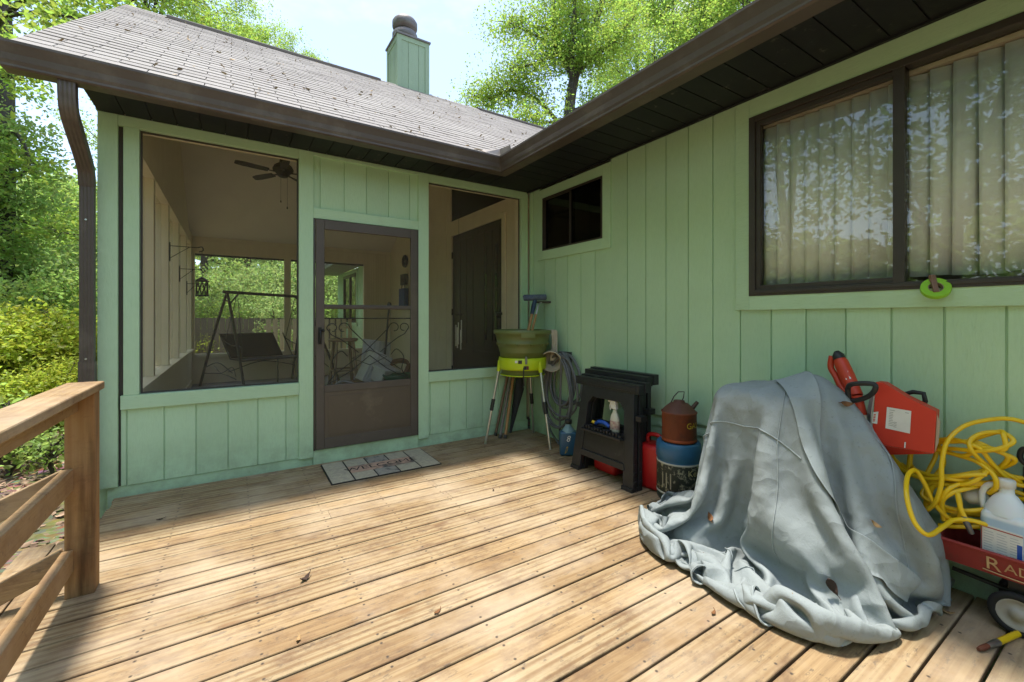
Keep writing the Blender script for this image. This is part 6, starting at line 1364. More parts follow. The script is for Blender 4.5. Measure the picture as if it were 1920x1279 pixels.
[-1027,-3194,10,-10,-33,8,-7,-30,14,12,-28,20,25,-16,17,23,-22,17,5,-31,18,-17,-31,-7,-29,-17,-14,2,-34,-8,26,-5,-4,12,-25,-12,18,-8,7,33,-4,-7,28,9,-16,31,4,-16,32,4,-16,36,0,-1,38,2,1,25,5,21,23,3,28,8,-2,29,5,-7,34,20,-9,29,-5,-1,34,1,-3,36,11,2,32,18,20,25,14,26,21,9,28,19,5,29,18,5,29,18,17,26,15,26,18,15,30,7,19,27,-3,24,18,-12,30,3,-14,34,-10,-6,36,-10,-8,35,10,-17,30,25,-11,24,31,1,17,29,-5,20,19,-17,26,10,-21,28,29,-11,18,33,12,-2,34,15,-4,37,2,3,31,15,-6,29,17,-8,29,16,-9,25,19,-12,3,27,-22,3,27,-23,0,27,-24,4,25,-24,25,12,-24,29,-6,-21,28,-13,-20,29,-2,-21,20,19,-24,-9,25,-26,-27,-2,-28,-21,-18,-26,-24,-11,-28,-24,6,-29,-11,19,-30,1,19,-32,12,12,-31,15,2,-31],
[-993,-3206,10,-11,-33,0,-11,-32,3,-4,-31,10,12,-21,18,3,-14,28,-10,-13,27,8,-21,-28,-8,-28,-17,-11,-27,-12,27,-14,-5,30,-11,-3,17,3,19,24,2,23,34,-5,-2,33,0,-13,28,13,-20,28,14,-18,36,5,-8,35,1,11,15,2,32,15,-2,34,17,-10,28,8,-5,35,-8,-2,36,-11,-3,34,-9,-4,35,11,5,35,18,13,30,18,20,25,16,23,21,13,26,18,13,26,16,17,25,17,23,21,16,28,12,19,29,0,24,22,-11,29,5,-15,36,-11,-9,36,-9,-11,35,10,-18,30,26,-9,23,31,1,17,28,-9,22,16,-17,27,22,-16,23,35,4,5,32,16,-5,37,3,3,31,15,-6,30,15,-8,28,15,-10,17,23,-18,10,27,-22,7,27,-23,2,27,-23,18,20,-23,29,-2,-21,27,-17,-20,30,-4,-21,23,15,-23,-5,23,-26,-24,1,-27,-23,-15,-27,-25,-7,-28,-19,11,-31,-3,18,-33,4,19,-33,11,13,-34,18,-1,-31,17,-7,-30],
[-964,-3216,26,-8,-33,-10,-8,-32,-6,-14,-26,16,-28,-6,14,-13,-6,30,-12,-17,6,11,-17,-27,-2,-27,-23,22,-23,-13,25,-17,14,33,-4,-14,30,-2,17,12,14,31,31,-4,12,31,-6,-8,34,1,4,32,11,-16,23,21,-19,35,8,-6,24,-2,25,15,-3,33,9,-5,33,-5,-5,33,-17,-5,32,-10,-3,36,-3,-2,37,2,1,37,10,4,37,16,10,32,20,13,27,21,16,23,21,20,20,19,23,18,17,26,18,22,23,18,27,15,20,30,3,24,22,-9,30,6,-16,36,-7,-13,35,-7,-14,34,10,-17,30,28,-9,22,32,2,17,26,-11,23,20,-16,25,32,-3,12,34,13,-2,35,6,1,33,12,-5,30,14,-9,27,16,-12,17,24,-20,13,26,-22,7,28,-23,10,26,-23,30,5,-20,27,-14,-20,30,-10,-21,25,12,-24,1,24,-26,-23,1,-26,-24,-12,-25,-24,1,-29,-13,15,-33,6,15,-35,10,13,-34,8,15,-34,16,-1,-33,18,-10,-32,16,-2,-31],
[-937,-3228,45,-3,-30,-18,-16,-21,5,-29,-3,14,-34,1,7,-26,-8,17,-16,-20,-17,9,-21,-27,24,-21,-16,28,-19,10,20,-18,23,32,-1,-21,33,-4,-8,18,9,29,23,3,20,28,-12,-20,29,3,12,28,10,15,31,13,-5,25,19,-19,29,2,12,10,-5,33,2,-6,33,2,-2,33,-14,-4,31,1,-5,34,7,-6,34,-6,3,37,-8,7,36,3,4,38,13,4,35,20,7,31,23,10,26,24,14,22,22,21,20,21,23,19,22,22,19,25,18,21,28,6,25,22,-8,31,9,-15,34,-5,-16,34,-2,-16,33,14,-17,30,29,-5,21,32,-1,18,25,-11,23,30,-8,17,35,8,2,35,6,1,34,11,-5,31,14,-9,26,18,-15,19,23,-20,13,27,-22,8,29,-24,26,12,-20,31,-10,-19,29,-10,-21,28,8,-24,5,21,-28,-20,10,-27,-24,-6,-26,-20,6,-29,-4,13,-33,6,13,-35,10,12,-34,12,9,-34,18,-3,-33,17,-9,-33,14,3,-34,9,9,-35],
[-902,-3236,39,-23,-15,-18,-29,0,11,-31,4,16,-33,0,14,-33,-11,-6,-11,-20,-25,23,-19,-19,32,-18,-1,23,-20,21,18,-19,26,32,-2,-18,25,2,-27,32,-3,11,16,10,29,28,-12,-17,30,-8,-10,17,15,24,17,20,22,29,14,-8,29,8,5,3,-9,31,-7,-10,30,11,3,30,8,-1,32,7,-6,33,10,-7,33,7,-4,36,-10,7,37,-13,14,34,-4,5,38,9,2,37,16,1,34,21,4,29,25,8,26,25,15,22,24,18,21,21,22,20,23,20,23,27,8,26,22,-7,30,10,-15,33,3,-16,32,4,-17,32,17,-14,28,30,-4,21,31,-4,20,30,-8,19,35,3,7,37,6,2,35,10,-4,32,15,-11,26,18,-16,20,23,-21,14,26,-23,19,24,-22,32,-5,-18,31,-11,-20,29,7,-23,11,21,-30,-17,11,-30,-24,2,-28,-12,12,-31,1,12,-33,6,11,-34,12,8,-33,16,1,-33,18,-3,-32,16,0,-34,10,7,-36,2,12,-36,0,13,-35],
[-890,-3215,16,-37,-2,-6,-36,-3,4,-32,2,16,-31,2,18,-30,-13,-12,4,-15,-21,31,-18,-4,29,-19,12,11,-21,30,27,-15,18,34,-5,-17,23,2,-28,29,-3,-13,24,6,23,28,-6,0,24,-8,-23,31,-2,14,1,24,21,9,21,21,27,9,14,4,-9,26,-14,-13,28,3,-4,34,16,5,30,12,-1,32,10,-4,33,21,1,30,14,0,34,-4,5,38,-14,13,35,-8,7,37,2,1,38,12,-2,37,19,0,32,23,4,29,25,9,25,24,13,23,23,17,23,23,18,23,24,9,26,22,-4,29,13,-13,30,10,-16,32,11,-15,32,22,-11,27,31,-4,22,32,-4,19,36,0,12,37,5,3,37,10,-4,33,14,-12,27,18,-18,21,21,-22,20,22,-23,30,10,-18,32,-6,-18,30,6,-23,12,18,-31,-11,13,-33,-17,7,-32,-7,15,-32,4,14,-33,9,9,-33,15,4,-33,17,0,-33,15,2,-33,11,7,-34,4,9,-36,1,10,-35,0,11,-36,0,12,-35],
[-896,-3189,36,-35,5,-11,-37,1,-10,-36,-3,-1,-35,-4,11,-21,-7,-3,24,-13,-12,27,-18,14,22,-20,22,10,-20,29,33,-10,1,24,-8,-28,29,1,-17,28,1,-20,32,-1,13,26,-2,10,25,-7,-24,35,-8,2,20,5,24,-4,30,21,0,19,30,1,-8,33,-1,-17,29,-15,-1,29,3,-3,34,17,5,30,15,1,32,20,2,30,25,5,27,17,3,34,1,3,40,-10,7,37,-10,9,36,3,0,38,7,-1,37,13,-1,35,18,-1,31,21,1,29,23,6,27,25,13,25,23,17,24,23,11,25,23,-2,28,16,-13,30,14,-15,32,20,-11,31,28,-6,26,33,-3,20,36,2,12,38,5,5,37,10,-5,34,13,-11,29,17,-19,23,18,-22,32,10,-17,33,3,-18,29,9,-23,18,14,-30,-6,13,-34,-12,11,-34,1,16,-35,4,15,-34,14,8,-32,18,1,-32,17,3,-33,12,6,-35,5,10,-36,2,10,-35,0,10,-35,0,10,-36,0,11,-35,-1,12,-35],
[-914,-3206,63,-31,19,-6,-34,17,-10,-33,10,-13,-35,2,-13,-11,-6,-5,27,-17,13,16,-21,22,22,-16,22,24,-14,12,25,-9,-22,16,-11,-31,31,2,-10,35,2,-9,31,0,12,31,-2,5,29,-6,-20,35,-7,0,34,-5,12,10,9,35,-2,15,32,-5,-2,35,-15,3,32,-23,1,26,-15,0,32,13,3,33,17,3,32,17,2,31,22,6,29,24,7,29,15,4,35,5,2,37,-1,3,37,1,1,37,1,1,38,1,2,37,7,-2,36,12,-3,35,15,-2,32,21,2,31,23,7,28,24,12,25,24,8,26,25,-2,27,21,-7,29,22,-10,30,27,-5,28,32,-3,24,35,1,16,40,6,6,38,10,-7,32,15,-16,30,14,-19,31,12,-18,35,8,-15,33,8,-21,23,12,-27,8,14,-33,-4,12,-35,1,15,-34,8,12,-35,17,7,-33,18,3,-32,14,7,-34,9,9,-35,4,10,-37,-1,11,-36,-3,9,-36,-3,9,-36,-5,9,-35,-5,9,-35,-7,8,-35],
[-938,-3237,57,-30,20,11,-31,23,-1,-33,21,-6,-30,10,-20,-5,15,3,28,-10,14,16,-20,22,28,-11,13,25,-9,-18,13,-12,-31,22,-8,-27,34,1,-7,34,4,5,34,2,9,35,-3,-5,34,-5,-9,35,-5,0,35,-4,10,21,0,31,1,4,37,-28,8,26,-25,6,28,-20,3,32,-5,3,38,5,1,36,11,2,35,15,3,32,18,4,31,21,6,29,20,7,31,16,4,35,11,2,35,8,-1,37,6,0,37,3,0,38,2,0,37,3,0,37,5,-2,36,9,-3,36,15,-2,34,22,2,31,24,6,28,25,1,28,29,3,26,29,-1,26,29,-3,28,29,-3,28,36,0,21,42,6,8,41,11,-10,32,15,-22,29,13,-22,33,11,-18,37,8,-14,33,9,-20,21,12,-30,8,13,-34,5,13,-34,13,9,-33,17,6,-34,14,8,-34,9,11,-35,6,11,-35,1,10,-37,-5,9,-37,-9,6,-38,-10,2,-36,-8,5,-36,-7,6,-36,-6,7,-36,-6,8,-35],
[-965,-3268,50,-27,18,14,-31,24,-1,-30,20,-1,-26,22,6,7,31,12,24,17,3,26,-12,13,30,-5,-9,11,-13,-30,14,-12,-30,29,-3,-16,35,1,-1,35,3,0,36,-1,0,35,-1,0,36,-3,0,36,-3,0,35,-2,8,23,0,31,1,3,38,-26,6,29,-29,6,24,-15,3,33,-5,1,37,-2,2,37,3,1,36,8,2,35,15,2,33,16,4,32,18,5,32,17,6,33,14,3,34,13,2,34,12,2,36,10,0,37,8,0,36,8,-1,37,7,-3,37,4,-2,38,5,-2,38,11,-2,37,19,0,34,23,2,30,31,4,24,33,3,23,33,3,24,30,1,28,36,3,22,42,6,8,42,10,-9,33,11,-24,30,11,-24,32,9,-18,35,9,-16,34,8,-17,24,11,-28,15,11,-32,16,9,-33,14,9,-33,9,10,-36,4,10,-36,0,9,-36,-3,7,-36,-7,4,-37,-9,1,-37,-9,3,-37,-7,6,-37,-5,9,-37,-3,10,-36,-2,11,-35,0,11,-36],
[-987,-3302,50,-30,22,5,-29,23,8,-18,25,19,-1,32,17,12,35,8,13,33,9,18,17,-18,16,-7,-28,17,-10,-28,21,-10,-26,31,-10,10,33,-8,5,36,-2,0,36,6,-1,37,3,-1,36,0,-2,34,1,-3,35,6,-2,24,0,27,1,2,37,-19,4,32,-26,6,26,-22,3,30,-13,1,35,-7,1,38,3,1,37,7,1,36,11,2,34,16,3,32,15,3,34,13,3,34,13,2,34,14,3,34,15,4,35,13,2,36,12,1,37,11,-1,37,11,-1,36,10,-2,37,8,-2,38,5,-2,38,9,-1,38,21,1,33,32,5,22,36,5,18,34,4,21,33,4,22,34,6,20,39,7,9,40,8,-8,34,7,-21,31,9,-20,33,8,-17,34,8,-15,35,8,-15,27,10,-25,17,9,-32,12,10,-33,7,8,-35,3,8,-36,0,7,-36,-3,5,-35,-5,5,-35,-6,3,-36,-3,6,-37,-2,9,-37,0,10,-37,0,10,-36,0,11,-36,0,10,-35,5,10,-35],
[-1011,-3334,55,-23,25,14,-9,28,21,4,34,15,10,36,3,11,34,-1,11,35,3,13,31,-6,5,15,-29,13,-2,-33,23,-11,-24,30,-13,4,27,-9,21,31,-11,17,35,-10,7,37,5,0,36,10,-5,30,14,-14,30,13,-14,30,4,16,6,1,35,-15,3,35,-22,4,28,-20,3,31,-12,1,34,-12,1,35,-8,2,36,1,1,36,9,0,35,10,1,35,9,0,35,11,1,35,11,0,36,11,0,35,12,1,36,14,2,37,13,3,36,14,2,36,13,0,36,13,1,35,13,1,36,13,1,36,13,1,36,21,3,32,30,5,22,35,5,16,35,5,18,34,5,18,34,5,14,36,7,8,37,7,-4,34,7,-15,33,8,-16,33,8,-15,35,8,-13,34,8,-13,30,9,-22,19,8,-30,7,8,-35,0,6,-36,0,6,-36,1,7,-35,0,7,-35,-1,7,-35,0,7,-35,0,7,-36,0,9,-36,0,9,-36,2,10,-36,3,8,-35,12,3,-35,16,-5,-33],
[-1019,-3358,80,3,33,14,6,33,9,8,35,-1,8,35,-3,10,36,-2,4,34,-10,18,30,7,7,33,-11,3,17,-31,18,-4,-29,29,-14,-10,29,-12,17,28,-10,19,27,-17,11,26,11,22,35,10,4,31,15,-15,25,17,-21,33,8,3,11,2,32,-14,3,34,-17,2,31,-17,2,32,-15,2,32,-15,1,33,-10,2,36,1,1,36,6,0,35,5,0,37,7,0,36,9,0,36,10,0,36,9,0,36,9,0,37,10,0,37,12,1,37,14,2,37,14,1,36,16,2,35,18,2,34,18,3,34,18,4,32,20,4,30,28,5,22,34,5,15,34,5,16,34,6,15,34,6,10,35,6,6,35,7,-3,35,7,-9,34,8,-12,33,7,-12,34,8,-12,36,7,-9,31,7,-20,22,8,-29,9,7,-35,1,6,-36,0,7,-35,0,7,-36,0,7,-35,1,8,-34,1,7,-35,2,7,-35,3,8,-35,6,6,-36,10,3,-34,14,-7,-33,15,-8,-32,15,-2,-34],
[-991,-3368,93,8,33,0,5,34,-6,2,34,-10,8,35,-4,9,36,-4,4,35,-9,18,31,6,15,32,6,5,33,-11,7,16,-28,24,-10,-21,30,-19,0,30,-16,11,29,-18,9,16,14,24,13,25,21,31,14,7,30,14,-13,29,13,-11,18,3,26,-12,2,33,-18,3,30,-17,1,31,-16,2,31,-11,2,34,-3,1,37,3,0,36,7,-1,35,4,1,35,6,0,36,6,1,37,7,0,36,7,1,36,7,1,37,9,1,38,12,0,37,14,1,37,14,0,36,15,2,35,16,2,34,17,2,33,19,4,31,19,6,29,26,5,23,32,6,14,34,7,14,33,6,11,34,7,9,34,6,4,35,6,-2,35,7,-6,35,8,-9,34,7,-9,34,7,-8,36,7,-8,32,7,-17,25,6,-27,11,7,-35,2,6,-35,0,6,-36,1,7,-35,5,6,-35,8,4,-34,6,5,-34,7,4,-35,8,4,-35,10,0,-34,11,-1,-34,10,-1,-33,5,2,-35,0,5,-35],
[-957,-3377,80,4,33,-8,2,34,-9,4,34,-8,5,34,-9,7,36,-6,7,37,-6,14,34,2,19,30,10,11,33,6,7,33,-5,14,8,-29,28,-17,-8,29,-19,0,30,-18,3,23,-2,21,3,29,16,7,29,15,23,18,15,32,12,-8,28,7,13,-8,2,34,-23,2,27,-17,2,30,-12,1,33,-4,1,36,5,-2,36,7,-2,34,7,-2,34,6,-1,35,5,1,36,7,0,36,8,0,35,8,0,35,8,1,36,9,1,37,12,-1,37,14,-1,36,13,-1,36,13,1,35,12,4,35,9,8,34,7,9,34,15,8,30,24,7,23,31,7,15,33,7,11,34,7,10,33,7,6,34,6,3,35,6,-1,35,7,-4,35,7,-6,35,8,-6,35,7,-7,35,7,-5,34,6,-15,26,5,-26,14,5,-33,3,6,-35,6,5,-35,11,2,-34,12,1,-34,10,3,-34,9,4,-35,7,3,-35,7,4,-35,6,4,-36,2,4,-35,1,4,-34,0,3,-35,0,5,-35],
[-933,-3371,97,9,28,-17,6,30,-16,5,30,-14,6,32,-14,6,35,-10,8,36,-5,9,36,-5,13,35,1,15,32,10,14,31,12,8,29,-6,19,-1,-22,29,-18,-1,29,-17,0,30,-14,8,13,12,24,-3,35,3,0,33,11,17,20,20,28,11,10,0,3,29,-19,1,29,-7,-1,33,1,-7,33,5,-13,32,3,6,33,5,1,36,9,-3,34,8,-6,34,7,-1,35,7,-1,35,8,-1,35,8,-1,34,9,-2,34,11,-2,35,11,-1,36,12,2,36,10,6,36,6,9,36,1,11,36,0,11,35,2,10,35,12,9,32,22,8,25,29,8,17,33,8,10,34,7,7,34,8,6,34,6,2,34,7,-1,36,6,-3,35,8,-4,35,7,-4,36,7,-5,36,6,-3,34,5,-13,28,5,-24,17,4,-32,15,2,-33,13,2,-34,10,2,-34,8,4,-36,6,4,-35,6,5,-34,7,4,-36,4,4,-36,1,4,-36,-1,3,-36,-4,1,-34,-4,2,-34,-8,3,-34],
[-951,-3348,117,21,26,-11,19,25,-14,17,24,-18,15,25,-18,13,28,-17,10,32,-11,10,35,-8,11,34,-6,12,34,-1,12,33,8,10,30,13,7,27,-10,25,-10,-14,29,-16,0,31,-15,1,27,-7,15,3,27,19,-3,35,2,-2,33,8,3,24,24,4,8,32,3,-6,34,7,-16,30,6,-22,27,6,-7,33,1,11,35,5,5,35,8,-5,35,8,-6,34,7,-3,35,7,-1,34,6,0,34,7,1,33,9,0,33,9,2,34,7,4,35,3,8,36,1,10,36,0,10,36,0,11,36,0,9,36,1,10,35,9,9,34,19,10,27,28,9,20,33,9,9,34,9,6,34,7,4,34,7,1,35,6,0,35,6,-2,36,7,-3,36,7,-2,36,7,-3,37,7,-2,35,5,-11,30,3,-23,18,2,-33,11,1,-34,9,1,-34,7,2,-34,7,3,-34,7,5,-35,6,5,-34,5,4,-35,-1,2,-37,-4,-1,-36,-7,-4,-35,-7,-5,-34,-6,-4,-33,-4,0,-34],
[-977,-3331,99,21,31,2,22,27,-4,22,25,-8,20,24,-11,18,22,-13,24,24,-5,20,27,-10,17,29,-10,18,30,-8,16,31,-4,11,34,1,4,32,9,13,16,-18,27,-12,-4,28,-15,-1,30,-9,-4,20,8,23,1,29,14,-3,35,4,-2,30,18,4,9,35,7,-15,31,6,-24,26,8,-12,31,3,5,35,2,10,34,7,-6,36,7,-5,35,7,-3,35,6,1,35,4,3,35,2,5,33,3,6,33,3,5,33,2,5,33,1,6,34,-2,8,35,-4,9,35,-4,8,35,-2,9,36,3,10,37,7,11,35,9,12,34,16,11,30,26,11,22,32,10,12,35,8,4,34,8,2,35,6,1,35,6,0,36,6,-1,36,7,-2,36,7,-1,37,8,-1,38,7,-1,37,4,-10,31,2,-24,18,-1,-33,5,-2,-35,1,-2,-35,1,-1,-34,3,0,-34,4,3,-34,5,5,-33,1,-1,-34,-2,-3,-35,-3,-2,-35,-4,0,-36,-3,1,-34,-2,0,-35,-1,0,-34],
[-994,-3315,66,15,32,9,21,29,2,19,27,3,20,26,5,23,23,-3,25,23,-3,24,25,-5,23,25,-5,23,25,-5,21,27,-3,20,29,-2,17,29,-3,7,29,-11,20,-6,-2,31,-8,-7,25,0,-22,33,-4,1,17,13,23,0,31,15,-3,31,13,4,5,31,5,-19,28,4,-8,32,-1,1,33,12,-3,30,6,0,35,5,-1,36,2,2,37,-1,4,35,-1,4,35,1,5,35,0,6,33,-2,6,33,-1,6,31,1,6,33,0,7,33,-1,7,34,-3,9,35,0,9,34,3,9,35,2,9,35,1,11,36,3,12,35,12,12,31,23,13,25,31,11,16,36,9,5,36,7,1,35,6,0,36,6,-1,36,6,-1,36,7,-1,37,7,-1,37,7,-2,37,8,-3,38,4,-11,32,0,-24,26,-3,-29,10,-5,-34,-6,1,-34,-5,0,-33,-2,-1,-34,-1,1,-34,0,1,-32,0,-1,-34,0,0,-34,0,-1,-35,0,3,-36,2,1,-34,-3,1,-35,0,-2,-34],
[-1014,-3297,39,14,32,11,21,29,6,14,30,9,22,26,4,23,25,1,24,24,-2,24,24,-3,23,24,-2,22,25,0,21,27,1,22,27,1,21,27,1,23,25,-1,28,7,-12,27,-4,-18,30,-1,-12,30,0,-10,31,4,4,16,15,25,2,25,20,2,4,31,0,-4,32,-13,7,30,3,2,31,13,-4,31,5,0,35,1,2,36,-3,3,35,-6,4,35,-4,4,35,-3,3,35,-8,1,33,-9,2,32,1,9,31,2,8,32,4,8,32,4,10,33,5,9,34,4,9,33,1,9,34,0,10,35,0,10,35,-1,11,35,9,14,31,20,14,28,30,14,20,38,9,7,37,6,-1,37,5,-1,36,5,-2,36,5,-3,36,6,-3,35,6,-4,37,7,-5,36,7,-6,37,4,-12,34,-1,-21,31,-2,-24,25,-6,-29,8,-10,-32,-6,-3,-32,-10,6,-32,-10,7,-31,-7,3,-32,-8,0,-33,-6,1,-34,-2,0,-35,-2,0,-35,-1,0,-34,-2,0,-34,-2,0,-34],
[-1040,-3277,20,20,30,7,20,28,7,19,29,6,22,24,1,21,25,3,23,25,-1,25,22,-5,22,26,-2,25,23,-3,22,27,1,19,29,3,24,25,-1,23,25,0,26,7,-12,30,4,-11,33,7,-3,34,6,0,34,4,2,31,9,13,10,14,29,-1,11,34,-11,6,32,-8,5,30,5,1,32,2,0,33,-1,0,34,-3,2,34,-4,2,35,-8,2,35,-10,-3,33,-12,-6,33,-11,2,33,4,12,33,10,11,30,11,9,30,9,9,32,6,10,33,2,10,34,-1,10,33,-4,9,34,-5,8,34,-7,5,35,0,14,33,17,16,28,20,17,26,31,16,20,38,8,8,38,4,-1,38,3,-2,36,3,-4,35,4,-4,35,4,-5,35,5,-7,35,5,-8,35,4,-9,34,2,-12,33,-6,-18,32,2,-22,29,0,-24,25,-8,-26,14,-17,-28,-8,-11,-31,-11,10,-31,-6,13,-30,-9,8,-31,-12,8,-31,-10,6,-33,-8,2,-34,-9,1,-34,-10,0,-32,-10,-1,-33],
[-1067,-3255,12,21,27,4,22,28,2,24,25,-2,22,26,3,21,24,1,21,25,0,24,24,-3,24,25,-3,21,27,2,24,24,-5,24,26,0,24,25,1,24,23,2,28,18,2,33,9,4,35,5,5,35,0,8,32,0,9,24,21,-13,13,19,16,-2,9,34,-3,7,34,-4,3,34,-5,-1,32,-5,-2,32,-5,-2,33,-6,-2,34,-8,-4,33,-10,-5,32,-10,-2,33,-5,7,33,9,12,32,17,9,29,16,9,29,10,11,31,3,12,34,-2,11,34,-8,8,34,-10,4,34,-10,2,34,-8,4,33,-1,14,32,16,17,27,25,12,21,22,19,22,27,18,18,37,9,10,38,1,0,37,2,-3,36,1,-3,35,2,-5,34,2,-6,34,2,-8,33,1,-9,33,1,-10,33,5,-12,31,-8,-16,28,-15,-19,28,3,-24,27,5,-24,26,-2,-25,17,-19,-25,-7,-18,-27,-14,5,-29,-5,13,-29,-6,13,-31,-6,13,-31,-9,8,-33,-9,6,-34,-11,3,-32,-12,1,-32],
[-1080,-3235,34,9,29,-15,20,28,-7,25,25,2,21,24,-1,22,24,-3,22,26,0,23,25,0,23,26,0,22,26,1,24,25,6,27,22,8,29,18,8,32,13,8,32,10,7,34,5,5,33,5,7,30,13,6,23,22,-11,17,17,-26,13,22,9,1,11,34,-2,5,36,-7,-1,34,-9,-7,32,-7,-8,31,-6,-7,32,-7,-6,33,-7,1,32,-5,7,33,4,11,31,16,8,28,20,7,28,15,11,30,4,13,32,-2,12,33,-7,8,34,-10,3,35,-12,-2,34,-11,-3,34,-10,7,33,2,17,30,19,17,24,28,4,20,27,10,19,15,24,19,26,17,15,34,6,8,37,1,2,35,1,-1,35,-1,-2,34,1,-4,33,1,-6,33,0,-8,32,1,-10,32,-2,-11,31,7,-13,33,4,-13,25,-19,-18,22,-20,-19,27,0,-23,23,11,-26,25,1,-25,20,-17,-23,-9,-24,-23,-20,-6,-25,-10,12,-30,-1,14,-32,2,13,-33,-2,12,-33,-7,10,-31,-7,10,-30],
[-1067,-3217,62,-9,30,-14,7,29,-15,18,26,-8,18,24,-12,21,25,-3,24,25,3,25,23,4,27,20,11,30,15,11,30,16,9,30,16,9,32,14,8,32,12,7,30,13,7,29,15,6,25,21,1,20,23,-16,18,12,-28,15,19,-22,11,26,14,3,12,34,-2,4,35,-8,-11,33,-8,-13,30,-7,-12,31,-7,-6,32,-4,7,33,3,13,31,13,14,29,19,9,26,20,6,27,10,12,31,-1,11,33,-8,6,33,-10,3,33,-10,-2,33,-11,-7,34,-11,-3,35,-9,11,33,5,21,28,22,16,22,30,-1,19,29,2,19,16,23,18,11,26,18,29,9,11,33,2,7,34,-2,3,35,5,0,33,-3,-2,33,-2,-3,32,4,-4,31,-2,-8,32,4,-10,29,-3,-12,31,-1,-13,30,10,-13,33,-3,-14,17,-23,-19,18,-23,-20,27,-4,-21,18,13,-28,24,6,-26,16,-21,-22,-5,-28,-19,-23,-9,-24,-13,9,-30,-2,15,-32,1,12,-32,5,12,-32,0,15,-30],
[-1053,-3199,89,-14,29,-10,-6,31,-16,3,28,-18,13,25,-19,22,18,-3,30,10,14,31,14,13,32,14,11,31,17,10,31,17,9,30,17,9,30,18,9,29,19,7,26,23,3,20,24,-10,18,19,-20,18,12,-26,17,8,-28,13,29,-9,9,26,18,3,11,33,0,7,34,-7,-13,33,-10,-23,24,-7,-11,32,2,10,32,12,17,28,19,14,27,21,10,26,16,10,29,5,11,32,-6,5,32,-10,-2,32,-11,-2,32,-10,-7,32,-11,-7,33,-12,0,34,-6,15,33,9,23,26,26,12,21,29,-4,19,29,-4,20,21,18,18,2,28,19,17,24,14,32,-1,7,32,3,6,34,-6,3,32,9,1,33,-3,-1,33,-6,-2,29,7,-3,30,-1,-5,30,-2,-10,29,7,-12,29,-9,-14,31,2,-13,31,8,-15,31,-5,-14,11,-26,-20,9,-26,-21,24,-6,-23,16,16,-27,24,2,-26,17,-22,-20,-8,-29,-18,-23,-15,-22,-18,9,-29,-8,16,-33,9,12,-32,7,13,-30],
[-1037,-3183,116,-7,29,-15,-6,30,-16,-9,31,-14,-3,30,-18,14,20,-15,29,7,10,30,11,16,30,15,15,29,17,11,31,16,11,31,17,7,30,19,5,29,18,1,24,18,-8,14,15,-25,18,9,-25,17,9,-26,12,24,-19,11,32,0,6,22,21,2,8,34,2,13,33,-6,-13,28,-9,-21,26,5,5,32,27,12,17,21,14,26,19,14,28,14,13,30,0,10,34,-9,1,33,-12,-6,32,-12,-9,31,-10,-11,30,-11,-6,31,-10,4,32,-5,16,31,13,21,26,27,10,20,29,-7,19,28,-10,20,27,13,18,2,28,19,0,27,19,28,14,8,32,-8,6,32,6,6,33,-7,3,32,11,1,33,-3,0,31,-8,-1,28,8,-2,27,3,-3,28,-10,-10,27,10,-13,29,-3,-14,30,-8,-13,31,7,-14,32,6,-14,27,-11,-14,3,-26,-21,2,-25,-22,21,-8,-25,17,15,-28,25,-1,-24,14,-26,-19,-6,-30,-18,-24,-13,-22,-21,5,-28,-6,15,-32,6,14,-31],
[-1003,-3173,121,-9,32,-10,-8,31,-12,-9,31,-13,-6,30,-17,-7,31,-10,16,15,-22,34,8,4,21,18,22,26,16,17,34,11,4,34,8,-1,30,17,1,33,-7,-1,33,2,-2,9,20,-21,-5,17,-25,10,23,-20,9,32,-5,11,32,0,4,17,24,1,5,33,1,13,31,-4,-3,27,-1,-8,31,20,13,23,32,13,10,25,14,23,17,14,30,1,7,35,-12,-8,32,-12,-6,32,-10,-14,30,-9,-15,30,-12,-6,31,-10,8,31,-1,18,28,14,20,24,28,9,19,29,-11,19,28,-13,19,29,7,18,7,27,20,-10,25,22,16,25,13,32,-1,6,32,-8,6,32,10,5,32,-9,2,32,11,1,32,-3,0,31,-8,0,27,8,-1,25,3,-2,26,-5,-5,21,-2,-16,28,8,-14,30,-8,-14,32,-4,-13,31,10,-14,33,2,-14,25,-17,-15,-11,-24,-22,-7,-22,-24,20,-9,-25,23,5,-26,23,-3,-24,15,-23,-19,-8,-29,-18,-22,-17,-21,-22,5,-28,-10,14,-30],
[-972,-3170,105,-8,32,-11,-8,31,-10,-7,35,-4,-8,32,-7,-7,32,-5,-7,32,-14,20,13,-25,23,15,11,26,12,14,35,-3,-3,35,1,-5,33,13,1,34,0,4,19,19,20,23,17,-3,-14,15,-21,-14,17,-24,5,29,-13,10,32,0,5,16,23,-1,5,33,2,14,29,-2,2,32,11,7,28,30,16,10,30,14,12,22,15,26,10,10,34,-7,-8,34,-13,-20,27,-10,-21,27,-7,-19,29,-13,-7,32,-11,10,32,2,21,26,17,20,21,29,8,18,29,-9,18,27,-16,18,29,1,19,14,24,19,-12,23,24,-2,27,20,30,12,7,32,-11,7,32,-3,4,32,13,4,31,-11,2,32,11,1,32,-3,0,32,-8,0,27,8,0,28,1,-1,19,3,-2,9,-12,-15,29,8,-17,32,5,-14,30,-12,-13,34,0,-14,31,11,-14,33,-1,-12,11,-25,-17,-21,-14,-23,-5,-22,-25,18,-15,-25,24,2,-25,24,-5,-23,13,-26,-19,-5,-29,-19,-22,-15,-21,-22,1,-26],
